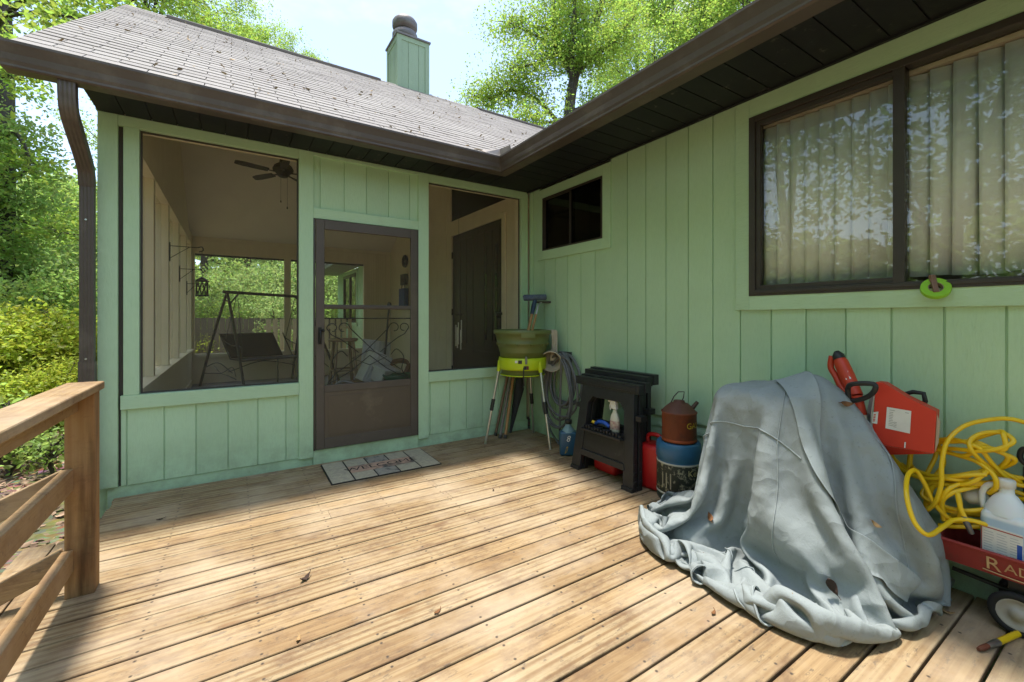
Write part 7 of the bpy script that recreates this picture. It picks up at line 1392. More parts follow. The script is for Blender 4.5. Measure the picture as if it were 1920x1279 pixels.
[-953,-3175,75,-3,35,-7,-6,34,-7,-8,33,-9,-8,33,-5,-14,30,-3,-3,32,-3,10,21,-14,16,20,-10,25,22,10,32,10,9,33,-5,-11,35,1,-7,34,12,8,15,20,25,10,19,24,9,19,-16,-30,10,-16,-18,15,-22,9,30,-11,10,22,17,-6,4,33,1,11,32,7,11,31,24,16,18,28,16,13,26,15,19,15,12,29,0,-3,34,-7,-25,25,-5,-32,19,-7,-25,24,-15,-9,32,-11,10,34,3,22,27,21,20,19,29,7,17,30,-8,16,27,-15,18,30,-5,19,19,19,19,-11,23,23,-14,21,23,18,24,13,34,-1,6,30,-16,7,32,6,4,32,11,3,32,-10,2,32,11,1,32,-2,0,32,-9,1,30,11,0,33,-10,2,17,13,-4,-14,-12,-14,31,-1,-17,30,9,-14,33,-2,-14,33,-11,-13,32,9,-13,33,7,-13,30,-10,-13,-5,-25,-18,-22,-7,-26,-8,-22,-24,18,-17,-23,23,-4,-24,23,-11,-24,15,-22,-19,-5,-28,-18,-19,-20,-20],
[-967,-3182,43,-1,34,-5,2,34,-10,-7,34,-6,-10,32,-6,-13,31,0,14,20,1,23,13,1,18,24,-7,21,26,4,18,28,-2,20,25,6,32,3,13,24,6,6,21,25,-3,3,16,30,12,20,15,-12,17,-25,-33,8,-13,-11,19,-25,15,26,0,-4,8,34,4,13,33,16,16,26,20,15,24,26,16,17,25,16,18,4,2,34,-6,-22,27,-1,-35,11,-4,-32,16,-13,-17,29,-11,5,34,4,21,29,22,20,20,31,7,16,31,-6,15,27,-15,16,30,-10,17,26,12,19,-4,25,22,-22,14,24,0,26,18,31,12,9,32,-13,8,31,-13,7,30,16,3,33,9,3,32,-12,2,33,11,1,34,-1,0,33,-9,0,32,10,1,34,-6,2,20,1,-2,-27,7,-17,17,-13,-15,33,5,-14,33,6,-14,33,-11,-13,33,0,-13,32,11,-13,34,1,-11,24,-20,-13,-19,-16,-24,-24,-8,-25,-7,-25,-22,14,-22,-20,24,-7,-25,24,-7,-24,15,-24,-19,0,-30,-16],
[-998,-3186,31,1,31,-14,1,32,5,-10,32,-8,-4,31,9,14,22,17,28,14,-4,28,15,-10,25,27,1,22,27,2,9,34,10,-2,24,14,23,21,14,18,25,-3,12,27,-19,10,21,7,2,13,32,11,27,-7,-20,14,-24,-30,11,-17,2,21,-22,13,16,23,3,14,33,12,15,30,19,15,27,28,16,17,13,11,26,-7,-20,26,0,-34,11,2,-35,9,-9,-27,23,-11,-1,33,3,18,29,23,20,21,32,7,15,33,-6,14,30,-12,14,30,-12,16,29,3,18,5,23,23,-22,12,24,-15,20,22,19,22,11,36,0,8,27,-22,8,32,-3,6,27,22,4,36,5,3,32,-13,1,33,11,1,35,0,1,33,-7,-1,34,2,2,35,7,3,24,-5,-1,-18,4,-16,-12,-7,-18,30,-3,-13,33,5,-14,34,-2,-13,32,-6,-12,33,5,-13,33,6,-11,33,-1,-12,8,-28,-17,-22,-15,-24,-25,-7,-25,-11,-26,-20,15,-24,-20,24,-9,-24,24,-8,-23,19,-21,-19],
[-1035,-3182,36,1,27,-22,3,23,17,-1,32,5,23,18,13,27,19,7,28,19,4,23,26,1,26,24,-1,20,27,-2,-3,33,8,-12,30,12,6,36,-4,17,23,-23,14,26,-18,6,30,17,7,20,29,12,25,14,4,27,-20,-24,13,-21,-17,17,-27,19,17,-2,7,16,31,12,16,32,19,15,27,21,14,23,-7,-11,28,0,-35,8,3,-37,6,-4,-33,16,-12,-14,30,4,17,30,25,17,19,32,5,14,34,-5,15,32,-7,14,32,-9,15,30,-5,17,16,19,22,-19,13,24,-24,6,24,1,28,15,32,10,8,34,-8,7,25,-24,8,33,8,5,27,20,5,35,3,3,34,-9,2,33,8,1,34,-4,1,34,4,0,34,-9,1,35,4,3,31,4,1,-10,-4,-13,-24,4,-20,12,-10,-14,32,3,-14,34,3,-13,32,-7,-12,33,-1,-12,32,9,-12,32,6,-13,29,-16,-14,-3,-30,-19,-27,-8,-25,-28,-9,-23,-7,-29,-19,14,-26,-19,26,-9,-24,27,-6,-22],
[-1071,-3170,44,2,28,-24,14,25,1,11,24,24,18,24,19,28,19,10,27,19,11,27,22,8,24,26,1,1,23,-26,-2,24,-23,-6,34,7,3,34,-2,16,24,-21,8,32,3,8,19,30,7,28,21,11,35,8,13,34,-1,6,26,-22,-14,18,-28,6,16,-23,18,15,19,12,16,30,18,14,29,-9,1,30,-7,-32,13,3,-38,4,-3,-36,11,-11,-25,27,7,9,31,29,10,15,32,0,13,33,-2,14,33,-2,14,33,-2,15,32,-8,15,25,10,21,-11,17,24,-27,-5,23,-16,19,21,21,23,9,34,1,7,31,-15,6,28,-20,7,28,19,7,31,13,5,34,2,3,36,-3,2,33,3,1,33,-7,1,34,8,1,34,-5,1,34,0,2,35,5,3,2,-11,-9,-26,10,-20,-15,-9,-17,31,-2,-13,33,2,-14,33,-7,-11,32,-4,-12,31,8,-13,30,12,-13,33,-2,-15,21,-25,-16,-16,-26,-21,-29,-4,-24,-25,-17,-22,-7,-32,-18,19,-25,-19,27,-10,-21],
[-1079,-3145,69,-1,27,-23,2,28,-25,26,24,1,14,25,23,24,21,14,30,16,10,15,20,25,18,22,15,1,13,-32,-7,17,-30,0,29,-19,2,34,-3,12,29,-7,8,23,27,8,32,15,18,33,0,12,33,4,6,36,9,11,35,2,13,28,-17,1,18,-32,25,11,-10,16,17,30,-7,9,33,-17,-26,19,-2,-36,8,-8,-34,13,-8,-24,26,6,-4,35,33,-1,4,34,-3,9,34,-1,12,33,-2,15,34,1,15,33,-4,14,31,0,17,2,18,26,-26,-3,21,-27,-2,22,2,25,17,32,11,6,34,-2,5,28,-19,5,31,-14,6,26,25,7,34,5,5,32,3,4,36,-5,2,33,4,2,33,-9,2,33,10,1,34,0,1,34,-1,2,37,4,2,18,-12,-2,-27,3,-22,-28,8,-21,11,-19,-11,34,-6,-11,33,-5,-11,33,-2,-12,30,8,-13,27,16,-15,33,8,-16,32,-10,-16,6,-32,-19,-22,-22,-22,-30,-6,-23,-23,-21,-20,1,-33,-17,19,-25,-17],
[-1057,-3121,88,-16,30,-15,-6,28,-23,8,27,-23,26,21,-7,26,20,13,25,20,16,3,18,31,12,21,26,24,21,-12,-16,11,-25,-18,14,-28,-1,26,-25,9,30,5,13,30,14,23,27,-6,21,32,-3,13,36,4,10,35,6,1,37,9,6,36,5,18,27,-14,16,15,-24,12,13,22,-13,-19,21,-14,-29,17,-11,-27,21,-8,-24,26,9,-7,34,27,1,27,36,-4,2,37,-7,-3,36,-7,2,35,-5,10,34,0,15,34,-4,13,22,6,24,-23,3,22,-29,-10,18,-22,8,23,21,20,10,36,1,4,34,-2,5,28,-19,3,31,-8,5,26,25,8,33,-7,5,34,7,3,31,-13,5,35,10,0,33,-9,4,33,11,1,34,4,1,34,-2,2,35,3,2,33,-6,1,-22,-9,-18,-26,11,-22,-17,-19,-14,27,-22,-5,34,-6,-11,34,3,-14,30,8,-14,25,18,-17,28,16,-18,32,4,-17,24,-21,-18,-3,-30,-20,-25,-17,-21,-27,-16,-21,-19,-22,-19,5,-33,-15],
[-1029,-3101,73,-16,32,10,-17,30,-8,-7,30,-22,7,24,-27,30,19,-11,23,20,16,-1,16,31,17,19,23,25,26,13,-11,14,-13,-22,9,-26,-18,17,-26,6,27,-20,21,28,-3,20,31,7,18,32,8,11,31,-9,16,34,-6,12,37,3,5,36,7,6,33,3,19,24,-12,7,4,17,-13,-24,23,-14,-25,20,-10,-23,26,4,-16,30,26,0,25,33,3,19,38,-5,6,37,-7,-1,36,-8,-3,36,-8,0,36,-6,8,34,-1,17,3,7,28,-34,-13,11,-32,-11,16,-7,11,20,34,4,6,35,0,4,33,-1,4,30,-15,3,30,-5,4,29,19,8,29,-15,5,37,9,3,27,-19,6,36,10,0,34,-6,5,32,13,1,32,9,1,34,-2,1,35,3,2,37,0,1,-4,-23,-10,-28,8,-23,-28,-7,-20,6,-34,-4,34,-14,-7,35,2,-13,31,10,-15,25,17,-17,23,20,-19,27,16,-18,32,-3,-18,16,-25,-19,-16,-25,-21,-27,-17,-21,-23,-20,-20,1,-32,-13],
[-1018,-3080,42,-2,30,23,-11,31,15,-15,33,-7,-8,29,-21,10,23,-26,23,21,-12,19,8,23,32,-4,14,22,26,14,-6,32,0,-27,16,-14,-26,20,-6,-20,23,-12,18,11,-7,6,37,0,15,32,9,10,32,-13,20,32,2,15,32,1,5,38,-2,9,35,1,18,31,1,15,5,14,-6,-20,25,-9,-21,27,8,-22,23,19,-26,-1,24,-17,8,24,19,21,29,10,18,36,-7,0,35,-10,-7,37,-5,5,37,-5,7,29,2,21,-15,2,29,-34,-17,3,-31,-12,11,11,1,15,37,-4,2,34,-4,2,33,-4,2,32,-7,5,28,-6,1,31,10,8,28,-14,2,34,0,4,28,-21,6,36,6,1,36,0,6,26,21,3,33,8,1,35,0,0,35,0,1,36,0,1,15,-20,-6,-26,-6,-21,-29,2,-22,-14,-30,-11,24,-28,-2,36,-7,-8,32,9,-14,25,19,-18,27,15,-16,18,23,-23,27,15,-18,31,-3,-19,-6,-28,-22,-19,-24,-19,-19,-24,-19,-12,-28,-16],
[-1010,-3052,15,-20,22,21,5,27,15,10,30,11,-6,33,0,4,5,-26,18,25,-17,16,20,-6,32,-12,6,18,20,11,-9,37,0,-18,28,-4,-24,25,1,-17,27,16,-9,-9,20,-13,34,-4,3,38,-8,25,30,3,23,30,5,25,30,3,1,35,-1,11,37,-1,11,35,-1,20,21,4,6,-16,22,7,-23,23,16,-26,9,16,-26,-15,17,-24,-12,28,14,22,18,25,20,33,4,12,34,-9,-5,35,-3,11,36,-2,8,21,2,22,-27,-8,17,-33,-19,-3,-22,-2,25,25,0,20,36,-9,-8,34,-9,-5,34,-6,1,32,-6,4,26,-15,-9,32,2,7,26,-17,-2,29,-14,6,32,-16,4,37,-2,2,36,10,4,21,27,6,34,4,1,35,0,0,35,0,0,35,0,1,28,-9,-3,-15,-22,-18,-30,-1,-22,-24,-19,-17,9,-36,-4,31,-22,-2,34,6,-12,26,18,-18,31,11,-12,17,22,-22,27,16,-16,8,26,-19,12,-9,-27,-16,-24,-19,-17,-27,-17,-20,-26,-13],
[-996,-3018,19,-31,17,-4,-23,19,14,28,24,-1,19,31,12,18,-5,-7,4,28,17,17,28,-8,30,5,-20,23,1,-7,-8,36,-5,-14,32,5,-19,26,17,-16,16,26,-18,5,27,-24,24,9,-11,32,-4,24,27,-2,27,25,8,20,33,6,10,38,-1,10,36,-3,10,35,-1,8,33,-1,22,-11,12,26,-18,10,15,-25,-15,6,-27,-24,11,-23,-17,27,13,19,22,22,21,27,14,18,34,-3,5,34,-3,10,33,1,14,7,2,24,-31,-15,2,-32,-15,5,-4,4,33,32,-3,18,36,-10,-5,33,-11,-12,32,-10,-4,32,-9,2,28,-14,-7,27,-12,-9,29,-16,-1,33,-10,9,30,-13,3,30,-16,-8,36,9,4,22,28,8,31,16,6,35,-1,1,34,-6,-3,36,6,3,31,-12,-5,1,-30,-16,-26,-11,-21,-26,-14,-19,-2,-35,-9,15,-33,-2,32,-6,-7,29,14,-15,34,7,-9,25,17,-18,15,24,-21,-8,30,-13,5,24,-19,-8,-13,-25,-23,-28,-7,-23,-27,-2],
[-998,-2989,44,-14,17,-15,-34,13,16,2,28,-22,29,20,-11,36,10,6,28,4,23,16,9,21,19,28,-7,28,7,-16,2,33,-20,-14,32,5,-20,22,24,-19,19,22,-22,19,19,-24,19,15,-22,20,16,-10,32,-5,22,24,8,20,30,5,15,35,1,12,36,-1,14,32,1,17,35,1,30,7,-13,27,-18,-20,7,-29,-21,12,-25,-22,18,-20,-19,32,4,15,23,20,21,22,22,20,32,6,16,33,-2,10,28,4,19,-10,0,21,-30,-19,-2,-26,-6,18,14,3,30,33,-5,16,36,-11,-3,34,-12,-9,30,-13,-12,33,-9,4,30,-13,-6,25,-16,-16,31,-14,-1,33,-9,8,27,-17,-4,21,-23,-17,37,1,0,25,25,10,27,24,10,36,1,2,33,-13,-6,35,8,3,33,-11,-4,13,-29,-13,-18,-21,-19,-25,-15,-20,-2,-33,-8,5,-34,-4,14,-24,-7,32,5,-11,32,5,-9,21,16,-18,5,30,-22,-5,34,-14,-12,35,2,-8,13,-18,-21,-27,-7,-23,-30,0],
[-1020,-2963,38,15,18,-3,-21,16,22,-11,20,-3,10,26,-21,31,15,-2,30,7,18,21,1,30,31,12,8,28,22,-17,2,22,-26,-11,26,-18,-17,31,4,-25,20,17,-22,20,19,-20,20,21,-23,15,21,-22,18,12,4,32,0,12,33,-1,13,35,0,13,35,0,19,33,-7,24,25,-13,33,3,-16,32,-4,-18,6,-25,-19,18,-21,-22,34,-12,-10,37,-4,6,28,12,20,25,17,20,26,16,20,28,7,17,17,9,22,-25,-5,16,-28,-17,3,-11,2,28,26,-2,21,33,-4,14,36,-9,2,33,-14,-10,31,-14,-13,33,-9,7,30,-13,-7,27,-17,-13,31,-14,-3,31,-14,-2,29,-15,-2,10,-23,-26,34,-9,-8,32,18,8,23,28,12,36,3,3,31,-17,-6,35,4,1,34,-8,-2,21,-25,-9,-12,-25,-17,-16,-23,-17,6,-33,4,5,-35,2,-4,-33,-6,16,-20,-12,23,10,-23,6,26,-21,-2,33,-14,-9,33,7,-9,34,11,-9,34,-9,-18,-10,-26,-25,-30,-2],
[-1046,-2941,16,27,24,0,-7,17,24,-17,16,18,8,27,3,25,7,-2,22,14,9,26,10,19,32,12,10,29,19,-5,1,19,-29,-26,0,-27,-15,19,-25,-18,29,8,-20,25,18,-22,18,22,-24,0,23,-8,30,2,9,34,-2,10,34,0,10,36,0,20,27,3,11,29,-8,20,26,-12,30,6,-17,29,14,-12,17,-14,-18,33,-11,-8,36,-8,0,35,-7,0,36,-2,4,28,13,17,25,15,21,24,14,21,-7,15,27,-28,-11,11,-27,-9,15,11,5,28,33,-8,9,31,-3,13,34,-4,10,32,-14,-10,33,-14,-8,34,-10,8,30,-14,-6,28,-16,-12,33,-14,1,30,-16,-12,28,-15,-5,5,-20,-29,23,-15,-20,35,8,3,26,24,13,34,5,4,30,-20,-7,35,0,0,35,-9,0,27,-18,-6,-3,-29,-14,-4,-31,-8,0,-33,-2,-6,-34,-5,-7,-31,-7,-9,-31,-8,17,-3,-16,-3,32,-16,-7,36,-6,-10,33,11,-10,33,15,-10,36,5,-11,18,-26,-24,-22,-13],
[-1067,-2912,27,27,27,-10,25,19,6,-7,7,17,21,3,24,5,13,17,4,13,18,15,28,1,27,19,2,27,18,6,-2,12,-26,-23,-13,-25,-24,-7,-27,-21,27,-12,-19,29,4,-13,10,20,-16,13,8,7,36,-3,10,35,-2,10,36,-2,14,35,0,26,19,6,19,23,5,11,32,-2,15,29,-9,28,19,-14,33,-2,-6,33,-7,-6,35,-4,-7,36,-7,3,22,-9,23,32,8,-4,31,13,0,17,19,20,-21,8,26,-30,-9,13,-12,1,27,27,-1,17,32,-12,3,32,-5,9,31,5,17,34,-12,-3,35,-13,-3,34,-10,6,32,-14,-3,28,-18,-15,31,-16,-4,32,-14,-2,24,-17,-16,3,-18,-29,12,-16,-26,34,-2,-6,31,18,10,33,3,4,29,-20,-8,35,-8,-2,36,-3,2,26,-16,-4,0,-34,-12,-5,-34,-8,-8,-34,-4,-5,-34,-3,-8,-31,5,-12,-30,1,-7,-16,-15,-7,30,-16,-8,36,-1,-10,35,7,-11,33,13,-10,34,11,-9,33,-5,-14,4,-28],
[-1062,-2897,62,24,27,-13,31,21,-6,4,20,-10,29,-12,8,12,3,35,2,8,34,-4,30,19,-1,34,0,17,28,-9,-10,-6,-17,-19,-24,-21,-22,-11,-26,-24,14,-23,-20,28,-8,3,12,-2,10,25,-4,7,35,-3,7,36,-5,15,34,-1,18,34,0,24,30,5,26,23,12,20,23,14,13,28,15,11,31,7,30,13,-10,33,2,-15,32,-3,-14,36,-2,2,26,-10,24,20,-1,13,22,19,-20,12,18,-9,-21,0,19,-27,-1,24,5,6,31,33,-8,6,33,-14,-1,34,-8,5,30,9,18,35,-2,11,35,-13,-1,35,-11,5,33,-15,-3,30,-19,-12,26,-20,-13,34,-11,4,22,-17,-19,0,-17,-29,3,-15,-29,32,-5,-13,34,6,2,31,-3,1,33,-13,-4,34,-9,-1,35,-5,2,11,-23,-1,-8,-34,-9,-9,-35,-4,-7,-35,-6,-11,-33,10,-11,-32,11,-10,-30,16,-11,-22,-18,-8,19,-25,-9,36,-1,-9,35,3,-10,34,10,-10,34,7,-11,34,9,-7,29,-19],
[-1033,-2908,87,19,31,-8,17,32,-8,18,28,-16,21,11,-19,15,-1,34,14,-6,32,1,20,23,-7,33,7,-14,30,-5,-26,-1,-17,-18,-18,-24,-19,-16,-24,-29,-2,-5,-12,25,4,17,22,-1,29,19,-10,6,35,-11,9,32,-9,23,23,-9,20,28,-8,21,29,-1,23,29,7,18,27,17,7,26,24,10,25,23,27,18,-1,29,-2,-18,21,-13,-20,25,12,13,15,21,18,25,16,1,12,13,-30,8,7,-28,-9,9,22,-12,12,31,18,0,22,32,-17,-9,33,-13,0,34,-3,7,33,4,15,33,4,15,37,-11,4,35,-10,5,34,-16,-3,31,-19,-9,28,-21,-12,30,-11,6,16,-15,-21,-5,-17,-29,2,-12,-27,31,-4,-11,35,-3,-5,34,-3,0,34,-5,9,31,-9,16,14,-26,16,-5,-31,-15,-9,-31,-19,-8,-35,-9,-8,-35,-6,-8,-31,13,-10,-30,20,-10,-31,16,-13,-28,-13,-10,4,-32,-9,35,-5,-9,36,0,-10,35,6,-9,33,4,-11,33,10,-3,22,-16],
[-999,-2926,93,18,31,-13,15,30,-15,16,29,-16,17,27,-18,19,13,27,11,2,35,6,11,20,-13,31,-7,-23,24,-12,-30,16,-13,-25,-8,-19,-26,-9,-7,-10,-20,27,-12,9,16,1,33,-3,27,20,-7,6,31,-13,20,27,-9,19,28,-12,6,27,-19,34,13,6,31,17,3,22,22,15,0,24,25,12,24,19,23,12,-16,14,0,-17,27,-2,-1,2,33,-3,18,29,-4,21,27,1,16,23,-17,15,10,-30,18,-2,11,-5,18,32,15,0,23,28,-18,-20,31,-20,-8,32,2,10,31,8,16,36,0,13,37,-9,5,36,-12,2,32,-16,-2,30,-21,-9,32,-18,-7,27,-5,15,-9,-19,-19,-7,-18,-27,19,-5,-26,34,-2,-5,34,-3,-1,33,-5,11,24,-14,22,17,-23,21,1,-32,-6,-6,-25,-27,-9,-33,-13,-7,-34,-14,-8,-36,-3,-8,-35,10,-8,-21,30,-10,-32,18,-14,-32,-12,-12,-10,-31,-8,31,-15,-9,36,0,-8,35,1,-8,34,0,-10,33,5,14,-2,-4],
[-981,-2945,65,19,28,-9,18,30,-13,19,27,-13,20,28,-8,16,8,33,16,10,29,-1,32,0,-26,23,-12,-30,14,-10,-29,17,-10,-32,14,-10,-8,-6,20,8,-15,28,-12,9,24,-16,26,14,0,31,-7,6,32,-14,19,29,-11,13,28,-14,10,29,-18,32,10,4,33,0,12,33,1,11,22,18,13,12,19,6,5,6,-32,11,9,-30,24,18,-14,17,27,-2,22,27,-2,25,24,4,25,26,1,17,29,-4,13,17,-13,6,-7,35,11,-4,31,25,7,-13,24,-24,-17,25,-5,-11,28,18,6,36,1,11,35,-9,6,33,-16,0,32,-14,-2,34,-13,-1,26,-8,16,-6,-20,21,-8,-20,-26,11,-6,-32,30,0,-14,34,-3,0,31,-9,10,18,-21,18,15,-21,22,8,-32,12,-3,-27,-20,-6,-18,-31,-7,-35,-13,-8,-33,-15,-7,-36,-1,-10,-34,10,-8,-26,25,-7,-24,26,-14,-32,-9,-13,-20,-24,-9,20,-25,-7,36,-3,-8,35,0,-6,34,6,10,20,23,30,5,8],
[-963,-2967,42,19,29,-12,22,27,-8,22,28,-7,23,27,-2,17,10,31,16,27,17,-22,27,-12,-32,15,-9,-30,17,-11,-29,21,-9,-21,29,4,1,8,31,12,-9,33,-6,7,29,-17,20,24,-19,29,10,-7,34,-10,9,32,-15,13,30,-14,15,28,-14,28,7,1,33,-7,14,34,-5,13,35,-4,6,25,6,-20,8,10,-35,13,14,-32,18,18,-26,23,30,-9,23,26,0,23,26,0,24,28,0,25,26,6,19,25,-1,8,-5,30,5,-18,32,20,18,20,27,-3,-19,25,-19,-17,22,6,-27,25,20,-8,34,2,7,32,-9,6,32,-9,2,31,-2,16,3,-13,31,-20,-30,5,6,-11,-30,25,1,-23,34,-2,0,33,-9,10,18,-22,17,2,-34,11,14,-22,22,2,-35,2,-6,-23,-27,-7,-16,-33,-7,-35,-12,-6,-33,-13,-1,-31,5,-6,-25,16,-10,-28,18,-12,-27,19,-14,-30,-10,-14,-26,-17,-10,4,-31,-8,34,-7,-6,35,6,10,23,23,34,7,10,32,7,8],
[-937,-2989,38,21,29,-5,21,28,-4,23,27,-5,25,24,-6,19,27,5,-2,30,0,-27,24,-5,-25,27,-5,-23,28,-3,-23,29,0,-19,27,9,-1,9,32,10,-6,33,-5,7,30,-23,18,15,-19,23,14,-4,29,14,-5,33,0,5,32,-12,14,29,-13,25,19,-10,35,0,2,34,-3,11,36,-2,3,33,1,-13,18,7,-31,13,4,-33,10,6,-31,31,12,-4,29,16,-5,26,24,-4,25,27,-4,23,25,-3,22,28,2,14,6,23,6,-13,34,8,-5,34,21,14,3,26,-8,-23,27,4,-20,22,9,-25,21,15,-20,27,8,-1,24,7,22,17,-4,30,-10,-24,14,-18,-30,-10,23,1,-14,35,1,-4,34,-6,9,23,-21,18,2,-33,10,-2,-35,7,10,-27,19,-2,-35,-6,-7,-20,-30,-7,-16,-32,-5,-34,-16,-3,-37,-4,9,-21,12,-2,-12,16,-16,-30,9,-17,-30,6,-14,-30,-10,-17,-29,-7,-13,-11,-30,-7,26,-8,18,21,19,33,9,5,35,10,-2,33,10,7],
[-918,-2998,66,20,29,-2,20,28,-4,22,29,-4,19,30,-5,22,31,-6,3,38,-14,-16,32,-13,-22,31,-7,-24,28,-1,-23,29,0,-20,28,7,-2,7,30,7,-3,33,-13,12,24,-33,12,-2,-24,21,11,8,24,23,12,22,23,-4,32,11,4,34,-5,16,28,-13,30,11,-9,35,0,2,35,1,-3,35,3,-11,25,5,-27,2,6,-37,4,6,-34,36,5,4,34,2,10,35,8,1,26,25,-8,21,25,-4,30,7,-8,19,0,-1,13,1,33,13,-6,35,6,8,30,15,25,-20,18,14,-27,19,12,-26,18,15,-27,16,12,-2,19,1,29,13,-6,30,-15,-29,-2,-2,-35,9,35,2,1,35,13,-6,29,-11,12,8,-32,15,-4,-36,4,0,-34,9,3,-34,10,-4,-33,-13,-8,-16,-32,-8,-19,-30,-3,-37,-11,1,-39,0,18,-2,11,-7,-15,-12,-16,-31,4,-18,-27,10,-16,-29,5,-17,-28,-6,-14,-22,-19,16,-2,5,35,6,-2,35,9,-3,35,10,0,36,10,5],
[-936,-2983,94,25,26,1,24,27,-1,22,29,-4,16,31,-8,11,34,-9,9,36,-9,-1,35,-13,-7,35,-14,-13,29,-14,-16,30,-11,-21,29,2,-10,13,28,8,-3,33,-22,11,12,-32,13,-3,-28,18,5,-5,26,23,20,19,23,19,16,23,7,25,20,3,34,4,15,28,-13,31,9,-12,34,4,-7,32,7,-14,23,6,-28,8,7,-36,3,5,-34,36,4,-3,32,0,15,31,2,18,26,6,3,26,-6,-12,13,2,-29,11,-1,4,11,2,34,7,3,34,5,30,7,20,20,-23,20,12,-28,21,10,-27,15,20,-15,17,11,24,18,-2,28,11,5,31,-2,-31,14,10,-25,10,37,6,0,34,14,-8,11,-26,10,-1,-36,4,-2,-35,9,-1,-36,6,-1,-35,3,-6,-33,-15,-9,-18,-30,1,-23,-21,12,-34,-2,6,-37,4,-2,13,-13,-11,-20,-26,-10,-31,-12,-15,-31,8,-20,-21,17,-14,-30,2,8,-29,-6,26,-15,14,35,-6,2,36,1,-2,34,10,1,35,2,-3],
[-960,-2958,97,24,25,11,25,25,2,18,25,-10,12,24,-21,9,31,-11,7,34,-2,4,36,3,2,37,-4,-5,32,-15,6,32,-10,-2,32,-13,-17,25,11,3,0,34,-23,9,13,-29,6,12,-25,14,5,-8,30,-10,1,26,23,25,15,23,28,9,22,14,20,26,2,35,10,11,29,-18,24,12,-22,26,7,-22,23,9,-25,15,9,-32,6,5,-33,33,-2,7,28,-7,21,25,-18,20,25,-21,-7,14,-4,-33,10,7,-27,16,-10,17,10,3,33,0,23,24,8,32,-12,23,17,-26,24,0,-27,16,24,-21,13,23,16,20,-4,30,17,-2,25,5,16,27,10,-16,28,25,-8,2,34,9,-15,23,-15,-20,-2,-30,19,-2,-33,14,0,-34,12,0,-35,10,-3,-34,-9,3,-21,-28,21,-17,-19,12,-34,4,2,-38,7,-9,-36,-1,-20,-4,-27,-15,-11,-30,-10,-21,-28,-9,-32,-13,-18,-15,19,9,-29,-10,29,-14,14,21,-8,29,31,-13,17,31,-16,11,32,-19,-1,29,-15,-18],
[-959,-2930,71,1,23,23,20,25,14,22,21,-3,2,14,-29,7,25,-19,7,34,-8,2,35,7,2,35,1,3,36,4,8,34,-8,10,33,-4,9,30,-12,-6,16,28,-15,8,27,-22,2,25,-26,8,10,11,20,-27,-6,34,-5,4,27,24,20,16,26,33,5,18,19,11,16,-19,10,-28,-2,23,-23,21,15,-22,20,19,-19,21,18,-23,25,2,-17,18,-17,25,21,-24,16,25,-25,3,22,-15,-21,12,3,-31,19,-7,-18,13,-6,30,2,12,28,-1,35,1,15,23,-20,26,9,-25,17,22,-20,11,31,5,18,8,30,21,-3,30,16,-5,20,1,10,13,22,-18,3,29,16,-8,29,9,-12,10,-31,0,-3,-24,26,-2,-31,21,1,-33,13,8,-31,-5,22,-19,-12,20,-23,-1,2,-32,-2,-4,-34,1,-7,-36,1,-11,-35,-8,-14,-26,-22,-16,-12,-29,-14,-11,-31,-6,-3,-34,10,-20,9,29,-20,-11,26,-8,25,24,-8,26,31,-19,6,24,-26,-3,12,-34,-6,9,-33,-4],
[-960,-2901,47,-10,20,23,18,25,18,19,24,16,-6,7,-14,-2,14,-31,4,27,-20,4,35,1,1,36,7,9,35,-8,3,36,1,11,33,-6,10,32,-4,1,27,23,-4,16,27,-10,8,31,-12,7,29,28,4,-19,5,24,-24,-6,36,2,3,29,23,25,13,25,34,-4,7,-13,-17,-30,-25,6,-24,-1,25,-21,20,18,-22,21,16,-23,26,-13,6,11,-13,32,22,-21,16,23,-23,-5,19,-9,-27,16,-2,-31,24,-15,-1,6,2,34,-6,27,13,9,29,-18,23,15,-23,14,29,-18,10,34,2,15,19,26,21,4,32,21,-6,29,23,-19,-5,0,9,1,25,12,-11,29,20,-10,25,-8,-8,0,-28,21,-3,-27,23,0,-32,19,25,-21,3,26,-14,17,10,-30,14,1,-35,1,-10,-27,-16,-8,-33,-7,-5,-33,-1,-9,-29,-20,-13,-30,-11,-15,-15,-18,1,8,-36,22,2,-29,26,-27,1,18,-10,-18,25,-8,22,30,-19,8,14,-34,-7,7,-36,-3,-2,-34,9,4,-34,-1],
[-956,-2869,28,-11,12,14,29,15,16,19,24,16,-5,24,11,-26,10,-12,-18,12,-22,-2,29,-17,5,34,-7,8,37,-6,9,36,-5,6,35,-1,8,34,6,5,31,17,-3,17,30,-3,16,29,9,17,27,32,5,8,29,7,-13,5,25,-20,-4,35,0,10,25,21,29,0,6,-7,-22,-28,-20,-14,-26,-25,3,-21,4,20,-20,27,5,-17,24,-14,17,10,-16,29,13,-16,25,22,-17,-11,18,-9,-28,26,-12,-19,16,3,11,-1,4,17,3,25,-12,11,27,-19,11,31,-12,8,37,0,12,25,22,21,8,29,19,6,30,24,-21,4,23,0,-24,10,27,-3,27,10,-13,31,2,-15,23,-23,2,8,-27,24,3,-19,28,8,-8,29,7,-19,27,9,-29,17,8,-31,12,6,-33,6,-10,-28,-14,-14,-26,-19,-7,-34,-6,-7,-35,-10,-6,-9,-19,9,0,-15,23,2,-28,28,-9,-22,28,-20,-12,-5,-3,-15,22,-26,0,7,-33,-12,5,-36,-2,4,-37,3,7,-31,5,26,-17,-7],
